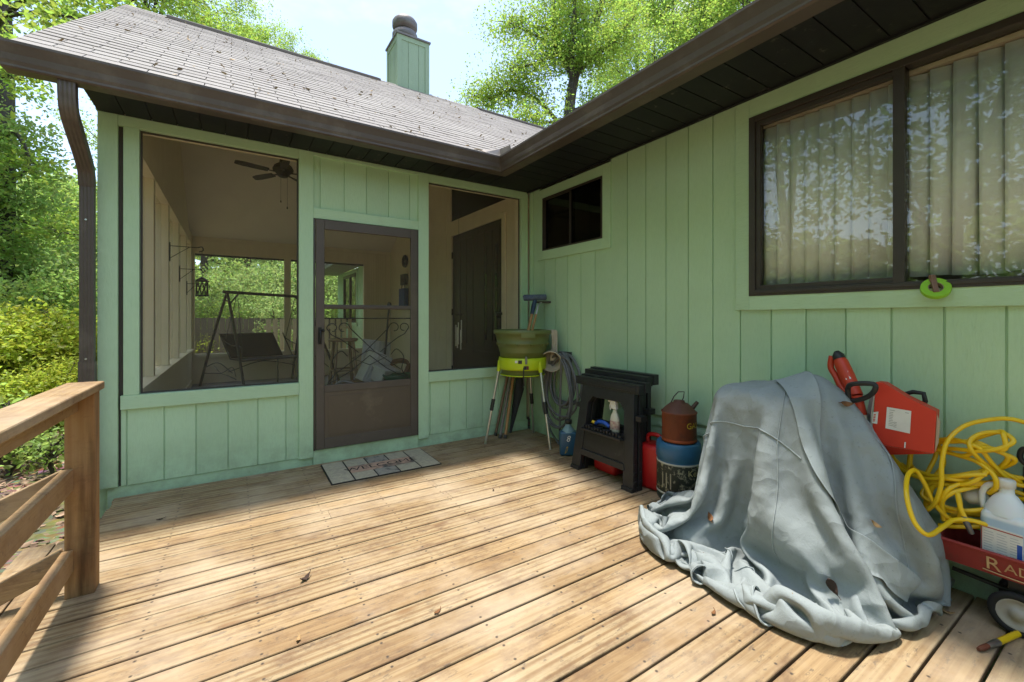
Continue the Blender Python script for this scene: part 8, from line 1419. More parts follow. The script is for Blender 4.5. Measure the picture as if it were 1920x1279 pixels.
[-954,-2831,25,-9,-2,-11,33,10,14,19,22,17,1,26,14,-25,19,7,-31,14,2,-26,14,-13,-7,30,-21,7,35,-7,6,35,-10,7,37,-7,13,37,0,5,30,15,3,25,29,13,23,25,21,17,21,27,13,20,33,5,11,30,8,-12,8,23,-23,-6,34,-7,11,16,13,-5,-22,-28,-18,-18,-25,-18,-19,-26,2,8,11,2,-21,-20,30,-13,1,4,-15,32,3,-14,30,24,-15,-4,30,-10,-14,31,-4,-4,8,17,13,-21,5,-15,3,29,-19,6,32,-16,8,37,-7,11,28,17,24,4,27,20,5,30,13,15,15,26,-11,-25,22,14,-21,20,22,-13,29,5,-17,29,-12,-7,13,-26,18,2,-16,31,4,-12,33,5,-15,30,9,-23,24,10,-26,21,10,-28,19,10,-30,15,0,-34,-6,-16,-26,-19,-21,-21,-21,-8,-33,-14,28,14,-8,32,-6,-15,26,-15,-21,25,-17,-18,21,-21,-18,-22,-9,-5,-8,-26,-20,1,-31,-21,10,-35,0,15,-33,10,35,-10,-4,30,0,-18],
[-976,-2801,40,8,4,-27,36,5,-3,32,11,9,-8,23,7,-20,24,14,-23,19,10,-24,17,12,-27,18,4,-11,31,-12,-1,34,-14,7,37,-10,14,36,-7,26,28,0,22,28,10,16,25,21,15,23,20,27,11,19,23,15,19,27,12,15,27,13,-6,10,21,-26,1,20,-17,-15,-15,-28,-11,-23,-24,-3,-32,-13,-6,-20,20,-19,-24,1,4,-18,-20,10,-12,18,4,-16,33,28,-17,14,33,-7,-5,29,14,14,11,27,11,-14,27,-14,8,27,-20,3,28,-16,1,31,-15,0,26,9,12,4,28,11,10,17,23,8,-18,24,-6,-21,24,15,-19,29,0,-15,29,-7,7,23,9,22,1,-28,1,3,-21,20,4,-14,31,7,-20,27,7,-21,25,12,-28,18,7,-24,23,8,-24,23,6,-32,12,-1,-33,-9,-19,-23,-20,17,-20,-12,30,-4,-13,23,-14,-22,22,-15,-20,21,-14,-22,22,-23,-13,-17,-10,-2,-22,-18,-19,-8,-29,-20,23,-22,-7,27,-11,-9,28,7,-18,32,3,-8],
[-990,-2764,44,22,4,-28,33,3,3,33,3,12,11,20,-13,-26,23,0,-19,22,16,-23,20,15,-16,13,27,-24,25,9,-11,31,-10,16,29,-10,7,37,-3,17,32,-17,22,29,-18,25,27,0,25,20,17,27,10,19,23,16,21,27,-1,22,29,10,16,12,17,-23,6,12,-31,-7,-2,-33,-11,-23,-16,-5,-31,9,-9,-34,6,-20,-31,2,-25,-26,-8,-11,-14,-3,24,-13,17,34,0,8,31,14,10,22,24,18,27,19,12,-3,30,15,-8,31,-9,-8,25,-21,-7,18,-27,-6,26,-2,0,11,24,15,2,-8,25,-4,-17,25,5,-25,33,-7,-8,31,-6,13,19,20,20,20,12,23,1,-29,0,-4,-30,-3,6,-23,25,5,-19,28,9,-24,23,10,-27,16,7,-23,26,5,-18,27,6,-27,21,7,-35,8,11,-32,-10,18,-22,-19,17,-15,-28,20,-15,-23,20,-15,-24,16,-12,-28,22,-16,-22,13,-21,6,-17,-8,-3,-6,-21,-8,9,-20,-15,25,17,-16,27,18,-15,30,12,-13],
[-986,-2726,46,22,1,-22,24,5,-1,29,-2,25,26,13,-5,-11,25,-21,-25,22,-5,-14,22,25,-19,15,26,-19,20,22,-18,25,12,24,9,-8,11,34,-9,15,31,-16,23,25,-17,24,19,-20,21,26,-8,22,25,12,27,8,22,26,-3,23,25,-4,22,23,22,-7,3,11,-32,-2,2,-34,-10,-22,-20,-14,-32,0,-14,-31,1,-18,-31,3,-17,-31,4,-24,-25,13,21,-8,-4,31,20,0,28,23,5,28,24,10,2,28,18,-20,13,25,-14,21,17,-7,19,-25,-7,18,-27,-5,27,4,5,23,-6,25,5,-16,27,-6,-11,31,-8,0,29,-14,13,25,4,20,11,31,14,18,9,23,7,-32,6,-11,-31,-14,5,-32,3,6,-22,23,8,-23,24,10,-27,17,7,-24,25,1,-8,34,5,-29,15,10,-35,-1,13,-33,-9,19,-28,-18,21,-20,-23,21,-17,-23,21,-16,-21,22,-17,-19,18,-13,-24,20,-15,-18,13,-12,8,11,-9,6,1,-15,6,25,17,-10,24,20,-14,23,23,-11],
[-983,-2690,38,15,-1,-5,11,-6,12,31,3,21,33,15,0,-1,17,-19,-35,6,-12,-23,22,-8,-13,26,18,-13,24,21,9,23,17,26,-16,4,20,23,-3,13,26,-21,23,26,-1,21,26,-9,9,30,-4,6,19,-1,33,-3,6,29,-3,14,32,4,11,26,20,-2,19,26,-15,-2,-1,-36,-12,-27,-12,-15,-32,4,-18,-28,7,-23,-25,12,-20,-25,12,-27,-16,15,15,-23,-2,31,16,-8,28,24,-2,12,30,4,-23,18,-12,-19,15,25,-17,15,24,-10,26,-13,-5,24,-19,-4,28,-18,22,11,-21,32,0,-11,28,0,11,19,0,22,24,-17,17,25,7,23,8,33,11,14,7,17,9,-32,7,-2,-36,-6,-6,-31,-15,5,-29,3,8,-23,25,8,-25,20,4,-21,26,1,-7,34,15,-26,-5,16,-28,-9,14,-30,-11,15,-29,-15,18,-26,-17,21,-23,-19,22,-20,-19,24,-15,-20,18,-27,-9,19,-15,-25,33,-5,-12,31,-8,11,16,-13,25,19,11,5,24,22,-13,23,22,-6],
[-985,-2663,13,6,7,24,9,-7,26,33,1,6,33,4,-9,16,19,-11,-21,16,-20,-23,15,-17,-25,23,9,-17,24,19,15,5,9,22,-24,6,27,5,-1,21,25,-9,15,29,-11,6,32,-12,-8,32,-2,31,4,0,31,-5,16,33,-1,14,28,19,-5,32,15,1,30,13,4,8,8,-26,-16,-24,-2,-19,-26,16,-17,-26,13,-24,-18,15,-30,-11,16,-22,-20,15,9,-29,2,30,7,-8,18,26,-1,-14,22,-11,-20,4,-26,-23,19,12,-20,21,18,-9,26,-14,-2,24,-24,9,20,-25,31,3,-9,31,-1,5,12,12,26,14,8,26,26,-6,22,22,6,21,6,33,4,11,-2,-14,16,-23,-14,-8,-33,12,9,-32,-1,3,-26,13,-1,-20,25,9,-15,24,25,-6,19,27,-15,8,10,-29,-12,12,-29,-9,13,-29,-11,12,-29,-15,10,-26,-20,13,-25,-21,16,-25,-19,19,-25,-17,25,-18,-14,34,-7,-6,27,-18,7,17,-32,4,31,-15,6,33,9,3,30,19,-3,24,22,-8],
[-1005,-2632,10,13,10,29,21,-2,27,30,-8,-21,28,-13,-19,32,8,-12,-2,33,-1,-25,25,-3,-28,23,0,-33,7,1,2,-23,10,25,-20,4,28,10,-5,22,21,-8,-4,33,-2,-2,33,6,17,21,17,35,-10,-7,37,-4,-2,36,7,-1,31,19,-5,32,16,3,34,7,12,21,9,-9,-15,-17,4,-22,-10,30,-28,-12,21,-28,-12,17,-26,-16,17,-18,-27,15,3,-31,4,25,0,-6,-6,28,-5,-22,2,-26,-19,0,-28,-28,22,-4,-20,26,7,-10,29,-17,9,18,-28,25,9,-15,32,2,10,17,9,14,14,10,25,4,14,28,24,-1,26,15,23,17,2,25,-22,17,-3,-30,20,-25,-18,6,-37,1,13,-32,16,-4,-14,30,4,-24,21,27,-3,13,31,2,13,27,-18,4,22,-26,3,16,-28,-1,15,-29,-10,12,-28,-17,7,-24,-25,4,-22,-27,8,-24,-24,14,-25,-21,22,-25,-16,30,-23,-9,26,-26,2,19,-31,6,34,-12,5,35,2,4,29,17,0,31,13,-1]]
G_ = np.cumsum(np.array(CLOTH_ROWS).reshape(CL_NY, CL_NX, 3), 1)/1000.0
def canvas(name, k=1.0):
    t = NT(name); v = t.coord()
    c = t.mix(t.ramp(t.noise(v, 2.2, 5), .35, .7), (.285*k,.32*k,.318*k), (.24*k,.27*k,.27*k))
    c = t.mix(t.math('MULTIPLY', t.ramp(t.noise(v, 4.5, 9, .75), .56, .72), .34), c, (.14,.15,.135))
    c = t.mix(t.math('MULTIPLY', t.ramp(t.noise(v, 60, 4, .7), .60, .72), .35), c, (.10,.11,.105))
    w1 = t.noise(v, 9, 5, .55, .9); w2 = t.noise(v, 300, 2); w3 = t.noise(t.coord((1,1,.45)), 24, 4, .6, 1.5)
    vo = t.n('ShaderNodeTexVoronoi'); vo.inputs['Scale'].default_value = 6.5
    nz = t.n('ShaderNodeTexNoise'); nz.inputs['Scale'].default_value = 5; t.l(v, nz.inputs['Vector'])
    va = t.n('ShaderNodeVectorMath', operation='SCALE'); t.l(nz.outputs['Color'], va.inputs[0]); va.inputs['Scale'].default_value = .22
    vb = t.n('ShaderNodeVectorMath', operation='ADD'); t.l(va.outputs[0], vb.inputs[0]); t.l(t.coord((1,1,.7)), vb.inputs[1]); t.l(vb.outputs[0], vo.inputs['Vector'])
    n0 = t.bump(vo.outputs['Distance'], .035, .55)
    n = t.bump(w1, .012, .3, n0); n = t.bump(w3, .006, .35, n); n = t.bump(w2, .0012, .4, n)
    t.bsdf(c, .78, 0, n, .25); return t.m
cvm = canvas('faded_canvas'); cvm2 = canvas('faded_canvas_band', 1.12)
cov = thing('fabric_cover', 'faded blue grey fabric cover draped over equipment and bunched on the deck', 'cover', (-.5,-3.0,0))
m = MB(); fs = [(j*CL_NX+i, j*CL_NX+i+1, (j+1)*CL_NX+i+1, (j+1)*CL_NX+i) for j in range(CL_NY-1) for i in range(CL_NX-1)]
m.add([tuple(p) for p in G_.reshape(-1,3)], fs, True); co_ = m.build('cloth', cvm, cov, subsurf=2)
tx_ = bpy.data.textures.new('crumple', 'MUSGRAVE'); tx_.musgrave_type = 'RIDGED_MULTIFRACTAL'; tx_.noise_scale = .12; tx_.octaves = 3; tx_.lacunarity = 2.1; tx_.dimension_max = 1.1
dm_ = co_.modifiers.new('crumple', 'DISPLACE'); dm_.texture = tx_; dm_.strength = .0028; dm_.mid_level = .6; dm_.texture_coords = 'LOCAL'
KU, KV = 71/107, 81/121
def cpt(u, v):
    u, v = u*KU, v*KV
    u = min(max(u, 0), CL_NX-1.001); v = min(max(v, 0), CL_NY-1.001); i, j = int(u), int(v); a, b = u-i, v-j
    return G_[j,i]*(1-a)*(1-b)+G_[j,i+1]*a*(1-b)+G_[j+1,i]*(1-a)*b+G_[j+1,i+1]*a*b
SG = 1.0
if np.cross(cpt(73,47)-cpt(72,47), cpt(72,48)-cpt(72,47))[2] < 0: SG = -1.0
def cn(u, v):
    n = np.cross(cpt(u+.7,v)-cpt(u-.7,v), cpt(u,v+.7)-cpt(u,v-.7)); return SG*n/(np.linalg.norm(n)+1e-9)
def cline(pts, n):
    P_ = bez([(u, v, 0) for u, v in pts], n); return [(p.x, p.y) for p in P_]
# sewn band running from the peak down the front
m = MB(); ln = cline([(73,47),(65,42),(57,38),(51,33),(49,25),(50,18),(53,10)], 10); vs = []; K = 9
for i, (u, v) in enumerate(ln):
    a = np.array(ln[max(i-1,0)]); b = np.array(ln[min(i+1,len(ln)-1)]); d = (b-a)/np.linalg.norm(b-a); pr_ = np.array([-d[1], d[0]])
    for k in range(K):
        s = (k/(K-1)-.5); uu, vv = u+pr_[0]*s*5.6, v+pr_[1]*s*5.6
        lift = .010 + (.006 if k in (0, K-1) else 0) + .004*math.sin(i*.35)
        vs.append(cpt(uu,vv)+cn(uu,vv)*lift)
m.add(vs, [(i*K+k, i*K+k+1, (i+1)*K+k+1, (i+1)*K+k) for i in range(len(ln)-1) for k in range(K-1)], True); m.build('sewn_band', cvm2, cov, solid=.003, subsurf=1)
for pts in ([(66,72),(62,64),(59,56),(57,48),(54,41)], [(73,47),(64,46),(56,46),(48,45),(40,45),(30,46)], [(84,40),(72,30),(60,18),(48,6)], [(38,88),(24,72),(16,58),(14,44),(16,30)]):
    m = MB(); m.tube([Vector(cpt(u,v)+cn(u,v)*.002) for u, v in cline(pts, 12)], .0032, 6); m.build('seam', cvm2, cov)
# doubled hem along the cloth edge
m = MB(); e_ = [(0, v) for v in np.linspace(0, 120.9, 160)]; m.tube([Vector(cpt(u+.3,v)) for u, v in e_], .0045, 6); m.build('hem', cvm2, cov)
for (u, v), sz, lab, mt_ in (((70,37),.06,'brown leaf high on the right slope of the grey cover',brown_leaf),((55,22),.05,'tan curled leaf on the right fold of the grey cover',tan_leaf),((33,35),.08,'long dark leaf low on the front of the grey cover',dark_leaf),((10,27),.05,'orange leaf caught in the lower fold of the grey cover',tan_leaf),((38,68),.06,'dark leaf in the left hollow of the grey cover',brown_leaf),((20,76),.05,'small brown leaf on the bunched left part of the grey cover',brown_leaf)):
    p = cpt(u, v)+cn(u,v)*.010; nn = Vector(cn(u,v))
    o = thing('fallen_leaf', lab, 'leaf', tuple(p), 0, 'leaves on the grey cover')
    o.rotation_euler = (nn.to_track_quat('Z','Y') @ Quaternion((0,0,1), u*1.3)).to_euler()
    m = MB(); vs = []; n = 6
    for i in range(n+1):
        t_ = i/n; w_ = math.sin(PI*min(1, t_*1.02))**.8*.24; x = (t_-.5)*sz
        vs += [(x, -w_*sz, .004+.25*sz*(2*t_-1)**2), (x, 0, .001+.2*sz*(2*t_-1)**2), (x, w_*sz, .006+.25*sz*(2*t_-1)**2)]
    fs = []
    for i in range(n): b = i*3; fs += [(b,b+3,b+4,b+1),(b+1,b+4,b+5,b+2)]
    m.add(vs, fs, True); m.build('blade', mt_, o, world=False, solid=.001)
    m = MB(); m.tube([(sz*.48,0,.2*sz),(sz*.75,.004,.3*sz)], .0014, 5); m.build('stalk', mt_, o, world=False)

# ------------------------------------------------------------------ TREES AND SHRUBS
def leafmat(name, d1, d2, tr, isl=.3):
    t = NT(name)
    k = t.math('ADD', t.math('MULTIPLY', t.island(), 2*isl), 1-isl)
    big = t.noise(t.coord(), .55, 3)
    c = t.mix(t.ramp(big, .38, .62), d1, d2)
    hv = t.n('ShaderNodeHueSaturation'); t.l(k, hv.inputs['Value']); t.l(c, hv.inputs['Color'])
    hh = t.math('ADD', t.math('MULTIPLY', t.island(), .05), .475); t.l(hh, hv.inputs['Hue'])
    hv2 = t.n('ShaderNodeHueSaturation'); t.l(k, hv2.inputs['Value']); hv2.inputs['Color'].default_value = (*tr, 1); t.l(hh, hv2.inputs['Hue'])
    d = t.n('ShaderNodeBsdfPrincipled'); d.inputs['Roughness'].default_value = .5; d.inputs['Specular IOR Level'].default_value = .35; t.l(hv.outputs[0], d.inputs['Base Color'])
    q = t.n('ShaderNodeBsdfTranslucent'); t.l(hv2.outputs[0], q.inputs['Color'])
    m = t.n('ShaderNodeMixShader'); m.inputs[0].default_value = .5; t.l(d.outputs[0], m.inputs[1]); t.l(q.outputs[0], m.inputs[2])
    t.l(m.outputs[0], t.out.inputs[0]); return t.m
LF = {
 'spring': leafmat('spring_oak_leaves', (.175,.265,.05), (.25,.33,.06), (.50,.68,.11)),
 'mid':    leafmat('green_leaves', (.19,.28,.075), (.26,.35,.10), (.50,.68,.17)),
 'yellow': leafmat('yellow_green_leaves', (.25,.32,.04), (.34,.38,.05), (.62,.70,.09)),
 'dark':   leafmat('dark_green_leaves', (.045,.095,.03), (.075,.13,.035), (.14,.28,.05)),
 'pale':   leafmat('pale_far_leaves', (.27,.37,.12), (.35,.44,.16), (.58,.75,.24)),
}
bark = simple('grey_brown_bark', (.10,.085,.068), .9, (.05,.042,.034), 5, (3,3,.5), .9, 12, dist=.03, dirt=(.17,.17,.14), dirt_lo=.58, dirt_hi=.7)

def grow(rng, base, h, r0, first, nl, spread, lean=(0,0), fork=False, upw=.55, sub=4):
    """trunk + limbs; returns tube list and twig points"""
    tubes = []; tips = []
    ph = rng.uniform(0, 6.28, 4)
    def tr(u): return np.array([lean[0]*u*h + .02*h*math.sin(ph[0]+u*4)*u, lean[1]*u*h + .02*h*math.sin(ph[1]+u*3.3)*u, u*h])
    T = [tr(u) for u in np.linspace(0, 1, 14)]
    tubes.append((T, [r0*(1.25 if i == 0 else 1)*(1-.9*i/13)+.01 for i in range(14)]))
    for i in range(nl):
        u = first + (1-first)*(i+rng.uniform(0,.8))/nl
        p0 = tr(u); a = i*2.4 + rng.uniform(-.5,.5); Ln = spread*(1-.55*(u-first)/(1-first+1e-6))*rng.uniform(.7,1.15)
        d = np.array([math.cos(a), math.sin(a), upw*rng.uniform(.5,1.5)]); d /= np.linalg.norm(d)
        pts = [p0]; n = 7; dd = d.copy()
        for k in range(n):
            dd = dd + rng.normal(size=3)*.16 + np.array([0,0,.05]); dd /= np.linalg.norm(dd); pts.append(pts[-1]+dd*Ln/n)
        rb = max(.012, r0*(1-.85*u)*.55)
        tubes.append((pts, [rb*(1-.85*k/n)+.004 for k in range(n+1)]))
        tips.append((pts[-1], 1.0))
        for s in range(sub):
            k = rng.integers(2, n); q0 = pts[k]; d2 = rng.normal(size=3); d2[2] = abs(d2[2])*.4; d2 = d2/np.linalg.norm(d2)*.8 + dd*.5
            L2 = Ln*rng.uniform(.25,.5); q = [q0]
            for z in range(4): d2 = d2 + rng.normal(size=3)*.2; q.append(q[-1]+d2/np.linalg.norm(d2)*L2/4)
            tubes.append((q, [rb*.45*(1-.8*z/4)+.003 for z in range(5)]))
            tips.append((q[-1], .9)); tips.append((q[2], .8))
    tips.append((T[-1], 1.0))
    return tubes, tips
def crown(rng, tips, n, rad, size, droop=.3, flat=.75):
    P = np.array([t_[0] for t_ in tips]); Wt = np.array([t_[1] for t_ in tips])
    # several small tufts round each twig so the crown breaks up into clumps with holes between
    tuft = []
    for p, w_ in zip(P, Wt):
        for q in range(5): tuft.append(p + rng.normal(size=3)*rad*np.array([.75,.75,.55])*w_)
    tuft = np.array(tuft); i = rng.integers(0, len(tuft), n)
    tr_ = rad*rng.uniform(.16,.42,len(tuft))
    pos = tuft[i] + rng.normal(size=(n,3))*tr_[i][:,None]*np.array([1,1,flat])
    pos[:,2] -= rng.uniform(0,droop*rad,n)
    return leaf_cloud(pos, .25, np.full(n,size), rng, .2, .55)
def make_tree(name, label, cat, seed, loc, h, r0, first, nl, spread, nleaf, lsize, rad, mat, lean=(0,0), group=None, upw=.55, sub=4, stems=1):
    rng = np.random.default_rng(seed)
    o = thing(name, label, cat, loc, 0, group)
    m = MB(); V = []
    for s in range(stems):
        ln = lean if stems == 1 else (rng.normal()*.28, rng.normal()*.28)
        tubes, tips = grow(rng, None, h*(1 if stems == 1 else rng.uniform(.75,1.05)), r0, first, nl, spread, ln, False, upw, sub)
        for pts, rs_ in tubes: m.tube([Vector(p) for p in pts], [float(x) for x in rs_], 7 if rs_[0] > .05 else 4, cap=False)
        V.append(crown(rng, tips, nleaf//stems, rad, lsize))
    m.build('trunk' if stems == 1 else 'stem', bark, o, world=False)
    leaf_mesh('crown' if stems == 1 else 'foliage', np.concatenate(V), mat, o)
    return o
def place(src, label, loc, rz, sc, group=None, mat=None):
    c = copy_tree(src); c.location = loc; c.rotation_euler = (0,0,rz); c.scale = (sc,sc,sc); c['label'] = label
    if group: c['group'] = group
    if mat:
        for ch in [x for x in bpy.data.objects if x.parent == c]:
            if ch.name.split('.')[0] in ('crown','foliage'):
                ch.data = ch.data.copy(); ch.data.materials[0] = mat
    return c
def G(x, y): return ground_h(x, y)

GW = 'woodland trees around the house'
# the oak that stands behind the roof, limbs set out as they branch in the sky
oak = thing('oak_tree', 'tall forked oak with bright spring leaves rising behind the porch roof', 'tree', (11.4,12.9,-.4))
rng = np.random.default_rng(21)
limbs = [[(11.217,12.855,-3.122),(11.308,12.796,6.101),(11.400,12.737,11.256),(11.628,12.590,13.426),(12.128,12.505,14.905),(12.728,12.356,16.270),(13.290,12.232,17.936),(14.054,12.216,20.783)],
         [(11.582,12.619,13.290),(11.273,12.343,14.537),(11.230,12.132,15.734),(11.142,11.951,16.906),(11.161,11.701,19.089)],
         [(11.536,12.649,13.697),(11.225,13.206,14.966),(11.135,13.622,15.930),(11.432,13.906,17.380),(11.474,14.236,19.026),(11.073,14.851,21.001)],
         [(12.542,12.476,15.856),(12.759,13.289,17.806),(13.051,14.052,20.743)],
         [(11.673,12.561,13.561),(11.706,11.350,13.910),(12.207,10.432,14.368),(12.979,9.816,15.562)],
         [(11.354,12.766,10.713),(10.420,13.964,12.592),(9.525,15.136,13.410),(8.650,16.175,13.188),(8.138,16.744,13.435)],
         [(11.445,12.708,11.798),(13.339,12.677,12.843),(14.910,12.259,13.673)],
         [(11.119,13.513,15.505),(10.125,14.510,16.397),(9.286,15.289,17.097)],
         [(11.225,13.206,14.966),(9.662,13.382,14.004),(8.493,13.778,13.565)],
         [(11.400,12.737,11.256),(9.747,12.613,10.803),(8.651,12.843,10.495)]]
rads = [.34,.17,.15,.14,.10,.10,.08,.07,.07,.07]
m = MB(); tips = []
for L_i, (lm, r_) in enumerate(zip(limbs, rads)):
    P_ = [np.array(q) for q in lm]; C_ = bez(P_, 5); k = len(C_)
    m.tube(C_, [r_*(1-.75*i/k)+.012 for i in range(k)], 8, cap=False)
    for i, c_ in enumerate(C_):
        if (L_i == 0 and i < 18): continue
        if i < 4 and L_i: continue
        for q in range(3 if L_i else 2):
            d2 = rng.normal(size=3); d2[2] *= .5; L2 = rng.uniform(.5,1.5); q0 = np.array(c_); e1_ = q0 + d2/np.linalg.norm(d2)*L2*.5 + np.array([0,0,.1]); e2_ = e1_ + rng.normal(size=3)*.3
            m.tube([Vector(q0), Vector(e1_), Vector(e2_)], [.022,.014,.006], 4, cap=False)
            tips.append((e2_, 1.0)); tips.append((e1_, .7))
# a few hanging outer sprays
for q in ((14.911,10.473,15.867),(16.016,10.356,15.089),(17.152,10.218,17.664),(14.455,10.767,13.697),(16.199,10.833,13.977),(9.312,12.893,15.205),(9.211,14.148,13.968),(12.141,11.069,16.241),(14.292,12.062,15.111),(8.605,15.252,16.822),(10.351,13.413,17.224),(8.185,14.810,14.511),(7.729,15.103,15.867),(8.983,14.295,15.053),(9.553,13.928,16.952),(9.312,12.893,11.321),(8.378,14.090,11.692),(7.971,15.542,12.037),(10.295,11.665,11.588),(11.994,10.569,12.852),(13.229,10.368,13.910),(11.706,11.350,11.580),(12.794,10.649,15.982)):
    tips.append((np.array(q), 1.0))
m.build('trunk', bark, oak)
V = crown(rng, tips, 44000, .72, .125)
V -= np.array(oak.location); leaf_mesh('crown', V, LF['spring'], oak)

T1 = make_tree('tree', 'tall pale tree behind the main roof, right of the forked oak', 'tree', 31, tuple((22.334,15.206,-4.730))[:2]+(-.2,), 27, .34, .42, 19, 6.0, 38000, .15, 1.05, LF['spring'], (.02,.0), GW)
T2 = make_tree('tree', 'tall tree with open crown over the left end of the porch roof', 'tree', 32, tuple((-6.391,15.878,-0.605))[:2]+(-.5,), 14.5, .24, .62, 12, 4.0, 15000, .12, .75, LF['spring'], (.09,-.05), GW)
T3 = make_tree('tree', 'slender mid green tree in the wood left of the porch', 'tree', 33, (-8.4,12.0,-.5), 6.4, .11, .16, 14, 2.3, 17000, .10, .55, LF['mid'], (.03,-.02), GW)
big = make_tree('tree', 'thick rough trunked tree at the left edge beyond the railing', 'tree', 34, tuple((-8.124,12.831,-1.011))[:2]+(-.5,), 17, .34, .62, 11, 4.2, 9000, .13, .8, LF['mid'], (-.015,.0), GW)
# the big tree's limb reaching over the left end of the roof
m = MB(); tips = []; rng = np.random.default_rng(77); org = Vector(big.location)
for lm in ([(-8.100,12.815,5.086),(-8.070,11.725,6.881),(-7.391,9.860,7.524),(-6.395,8.028,7.225),(-5.501,6.738,6.753),(-4.859,5.966,6.405)],
           [(-7.391,9.860,7.524),(-6.143,7.627,7.437),(-5.121,6.254,7.082),(-4.354,5.403,6.674)],
           [(-8.070,11.725,6.881),(-7.479,10.392,6.701),(-6.915,9.315,6.484),(-6.642,8.901,6.261)],
           [(-8.079,12.683,6.037),(-7.537,11.738,5.964),(-7.136,11.123,5.182),(-7.218,10.938,4.724)],
           [(-8.112,12.823,4.093),(-7.408,11.774,3.769),(-6.751,10.875,3.483),(-6.171,10.382,3.333)]):
    C_ = bez(lm, 6); k = len(C_); m.tube([c-org for c in C_], [.06*(1-.85*i/k)+.006 for i in range(k)], 6, cap=False)
    for i, c_ in enumerate(C_):
        if i < k*.35: continue
        for q in range(2):
            d2 = rng.normal(size=3); d2[2] *= .5; e1_ = np.array(c_-org) + d2/np.linalg.norm(d2)*rng.uniform(.15,.55); m.tube([c_-org, Vector(e1_)], [.008,.003], 4, cap=False); tips.append((e1_, .7))
m.build('limb', bark, big, world=False)
leaf_mesh('foliage', crown(rng, tips, 3600, .34, .105), LF['spring'], big)
B1 = make_tree('shrub', 'yellow green azalea shrub at the house corner beyond the railing', 'shrub', 41, tuple((-5.892,6.752,-0.040))[:2]+(-.5,), 1.75, .02, .12, 7, .95, 9000, .085, .26, LF['yellow'], group='shrubs beside the deck', upw=.9, sub=3, stems=5)
B2 = make_tree('shrub', 'green shrub behind the yellow green azalea', 'shrub', 42, tuple((-6.328,9.888,-0.463))[:2]+(-.5,), 2.6, .03, .1, 9, 1.4, 11000, .09, .36, LF['mid'], group='shrubs beside the deck', upw=.9, sub=3, stems=5)
B3 = make_tree('shrub', 'low dark leaved seedling plant on the leaf litter beside the railing', 'shrub', 43, tuple((-5.105,3.389,-0.322))[:2]+(-.5,), .50, .008, .1, 5, .35, 330, .07, .15, LF['mid'], group='shrubs beside the deck', upw=.8, sub=2, stems=4)
near = [(B1,'yellow green shrub at the left picture edge beyond the railing',(-6.290,6.294,0.066),1.2,.95),(B1,'yellow green shrub growing tight by the downspout',(-5.463,7.189,-0.146),2.9,.9),
        (B1,'yellow green bush further back beside the big trunk',(-7.205,11.048,-0.551),4.0,1.25),(B2,'leafy green bush left of the big trunk',(-8.872,13.908,-0.816),.8,1.3),
        (B2,'tall green bush filling the gap left of the downspout',(-7.467,15.381,-1.169),2.2,1.7),(B2,'broad green bush far behind the big trunk',(-9.583,20.315,-1.698),3.4,1.9),
        (B3,'small seedling under the cap rail of the railing',(-5.099,3.147,-0.938),1.2,1.0),(B3,'small seedling near the railing post',(-4.685,2.880,-0.445),2.2,.9),(B3,'small seedling between shrub and railing',(-5.205,4.167,-0.938),3.0,1.3),(B3,'seedling on the litter near the left edge',(-5.533,4.140,-0.309),4.1,1.5),
        (B1,'bare twiggy undergrowth shrub beside the railing cap',(-5.207,4.882,-0.223),5.0,.62)]
for s_, lab, p, rz, sc in near:
    place(s_, lab, (p[0], p[1], G(p[0],p[1])-.02), rz, sc, s_['group'])
# woodland beyond: every tree its own object
spots = []
def add(src, lab, x, y, rz, sc, mat=None): spots.append((src, lab, x, y, rz, sc, mat))
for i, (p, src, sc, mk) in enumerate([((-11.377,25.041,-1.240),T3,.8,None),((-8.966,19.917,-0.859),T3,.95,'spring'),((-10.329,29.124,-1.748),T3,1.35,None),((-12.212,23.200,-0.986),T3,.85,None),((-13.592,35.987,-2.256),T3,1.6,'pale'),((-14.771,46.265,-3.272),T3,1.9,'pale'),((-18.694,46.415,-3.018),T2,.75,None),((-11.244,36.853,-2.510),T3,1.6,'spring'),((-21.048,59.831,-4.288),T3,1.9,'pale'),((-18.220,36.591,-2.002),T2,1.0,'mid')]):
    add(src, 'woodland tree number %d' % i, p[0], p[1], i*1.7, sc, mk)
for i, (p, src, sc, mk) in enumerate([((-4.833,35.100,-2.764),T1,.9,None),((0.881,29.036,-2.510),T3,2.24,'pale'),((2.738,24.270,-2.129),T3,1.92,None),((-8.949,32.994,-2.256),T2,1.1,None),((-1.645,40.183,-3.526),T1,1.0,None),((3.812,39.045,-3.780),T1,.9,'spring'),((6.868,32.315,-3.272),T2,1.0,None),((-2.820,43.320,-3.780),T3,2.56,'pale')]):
    add(src, 'tree behind %d' % i, p[0], p[1], i*2.1+.4, sc, mk)
for i, (p, src, sc, mk) in enumerate([((28.522,15.976,-3.018),T1,1.05,'spring'),((25.582,10.733,-2.256),T1,.95,None),((32.309,11.155,-2.764),T2,1.2,None),((26.316,22.157,-3.526),T1,1.15,None)]):
    add(src, 'right tree %d' % i, p[0], p[1], i*1.3+.9, sc, mk)
refl = [(-12,-1,T3,2.10,None),(-15,3.5,T2,1.0,'mid'),(-13,8,T3,2.19,'spring'),(-18,-4,T2,1.05,None),(-11,5.5,T3,1.49,None),(-21,1,T1,.9,'mid'),(-22,8,T2,1.2,None),(-17,13,T3,2.62,None),(-14,-9,T3,1.93,None),(-25,-10,T1,1.0,None),(-27,16,T1,.9,'mid'),(-6,-18,T2,1.0,'mid'),(4,-22,T1,.8,None),(-13,-17,T3,2.27,None)]
for i, (x, y, src, sc, mk) in enumerate(refl): add(src, 'side tree %d' % i, x, y, i*1.9+.3, sc, mk)
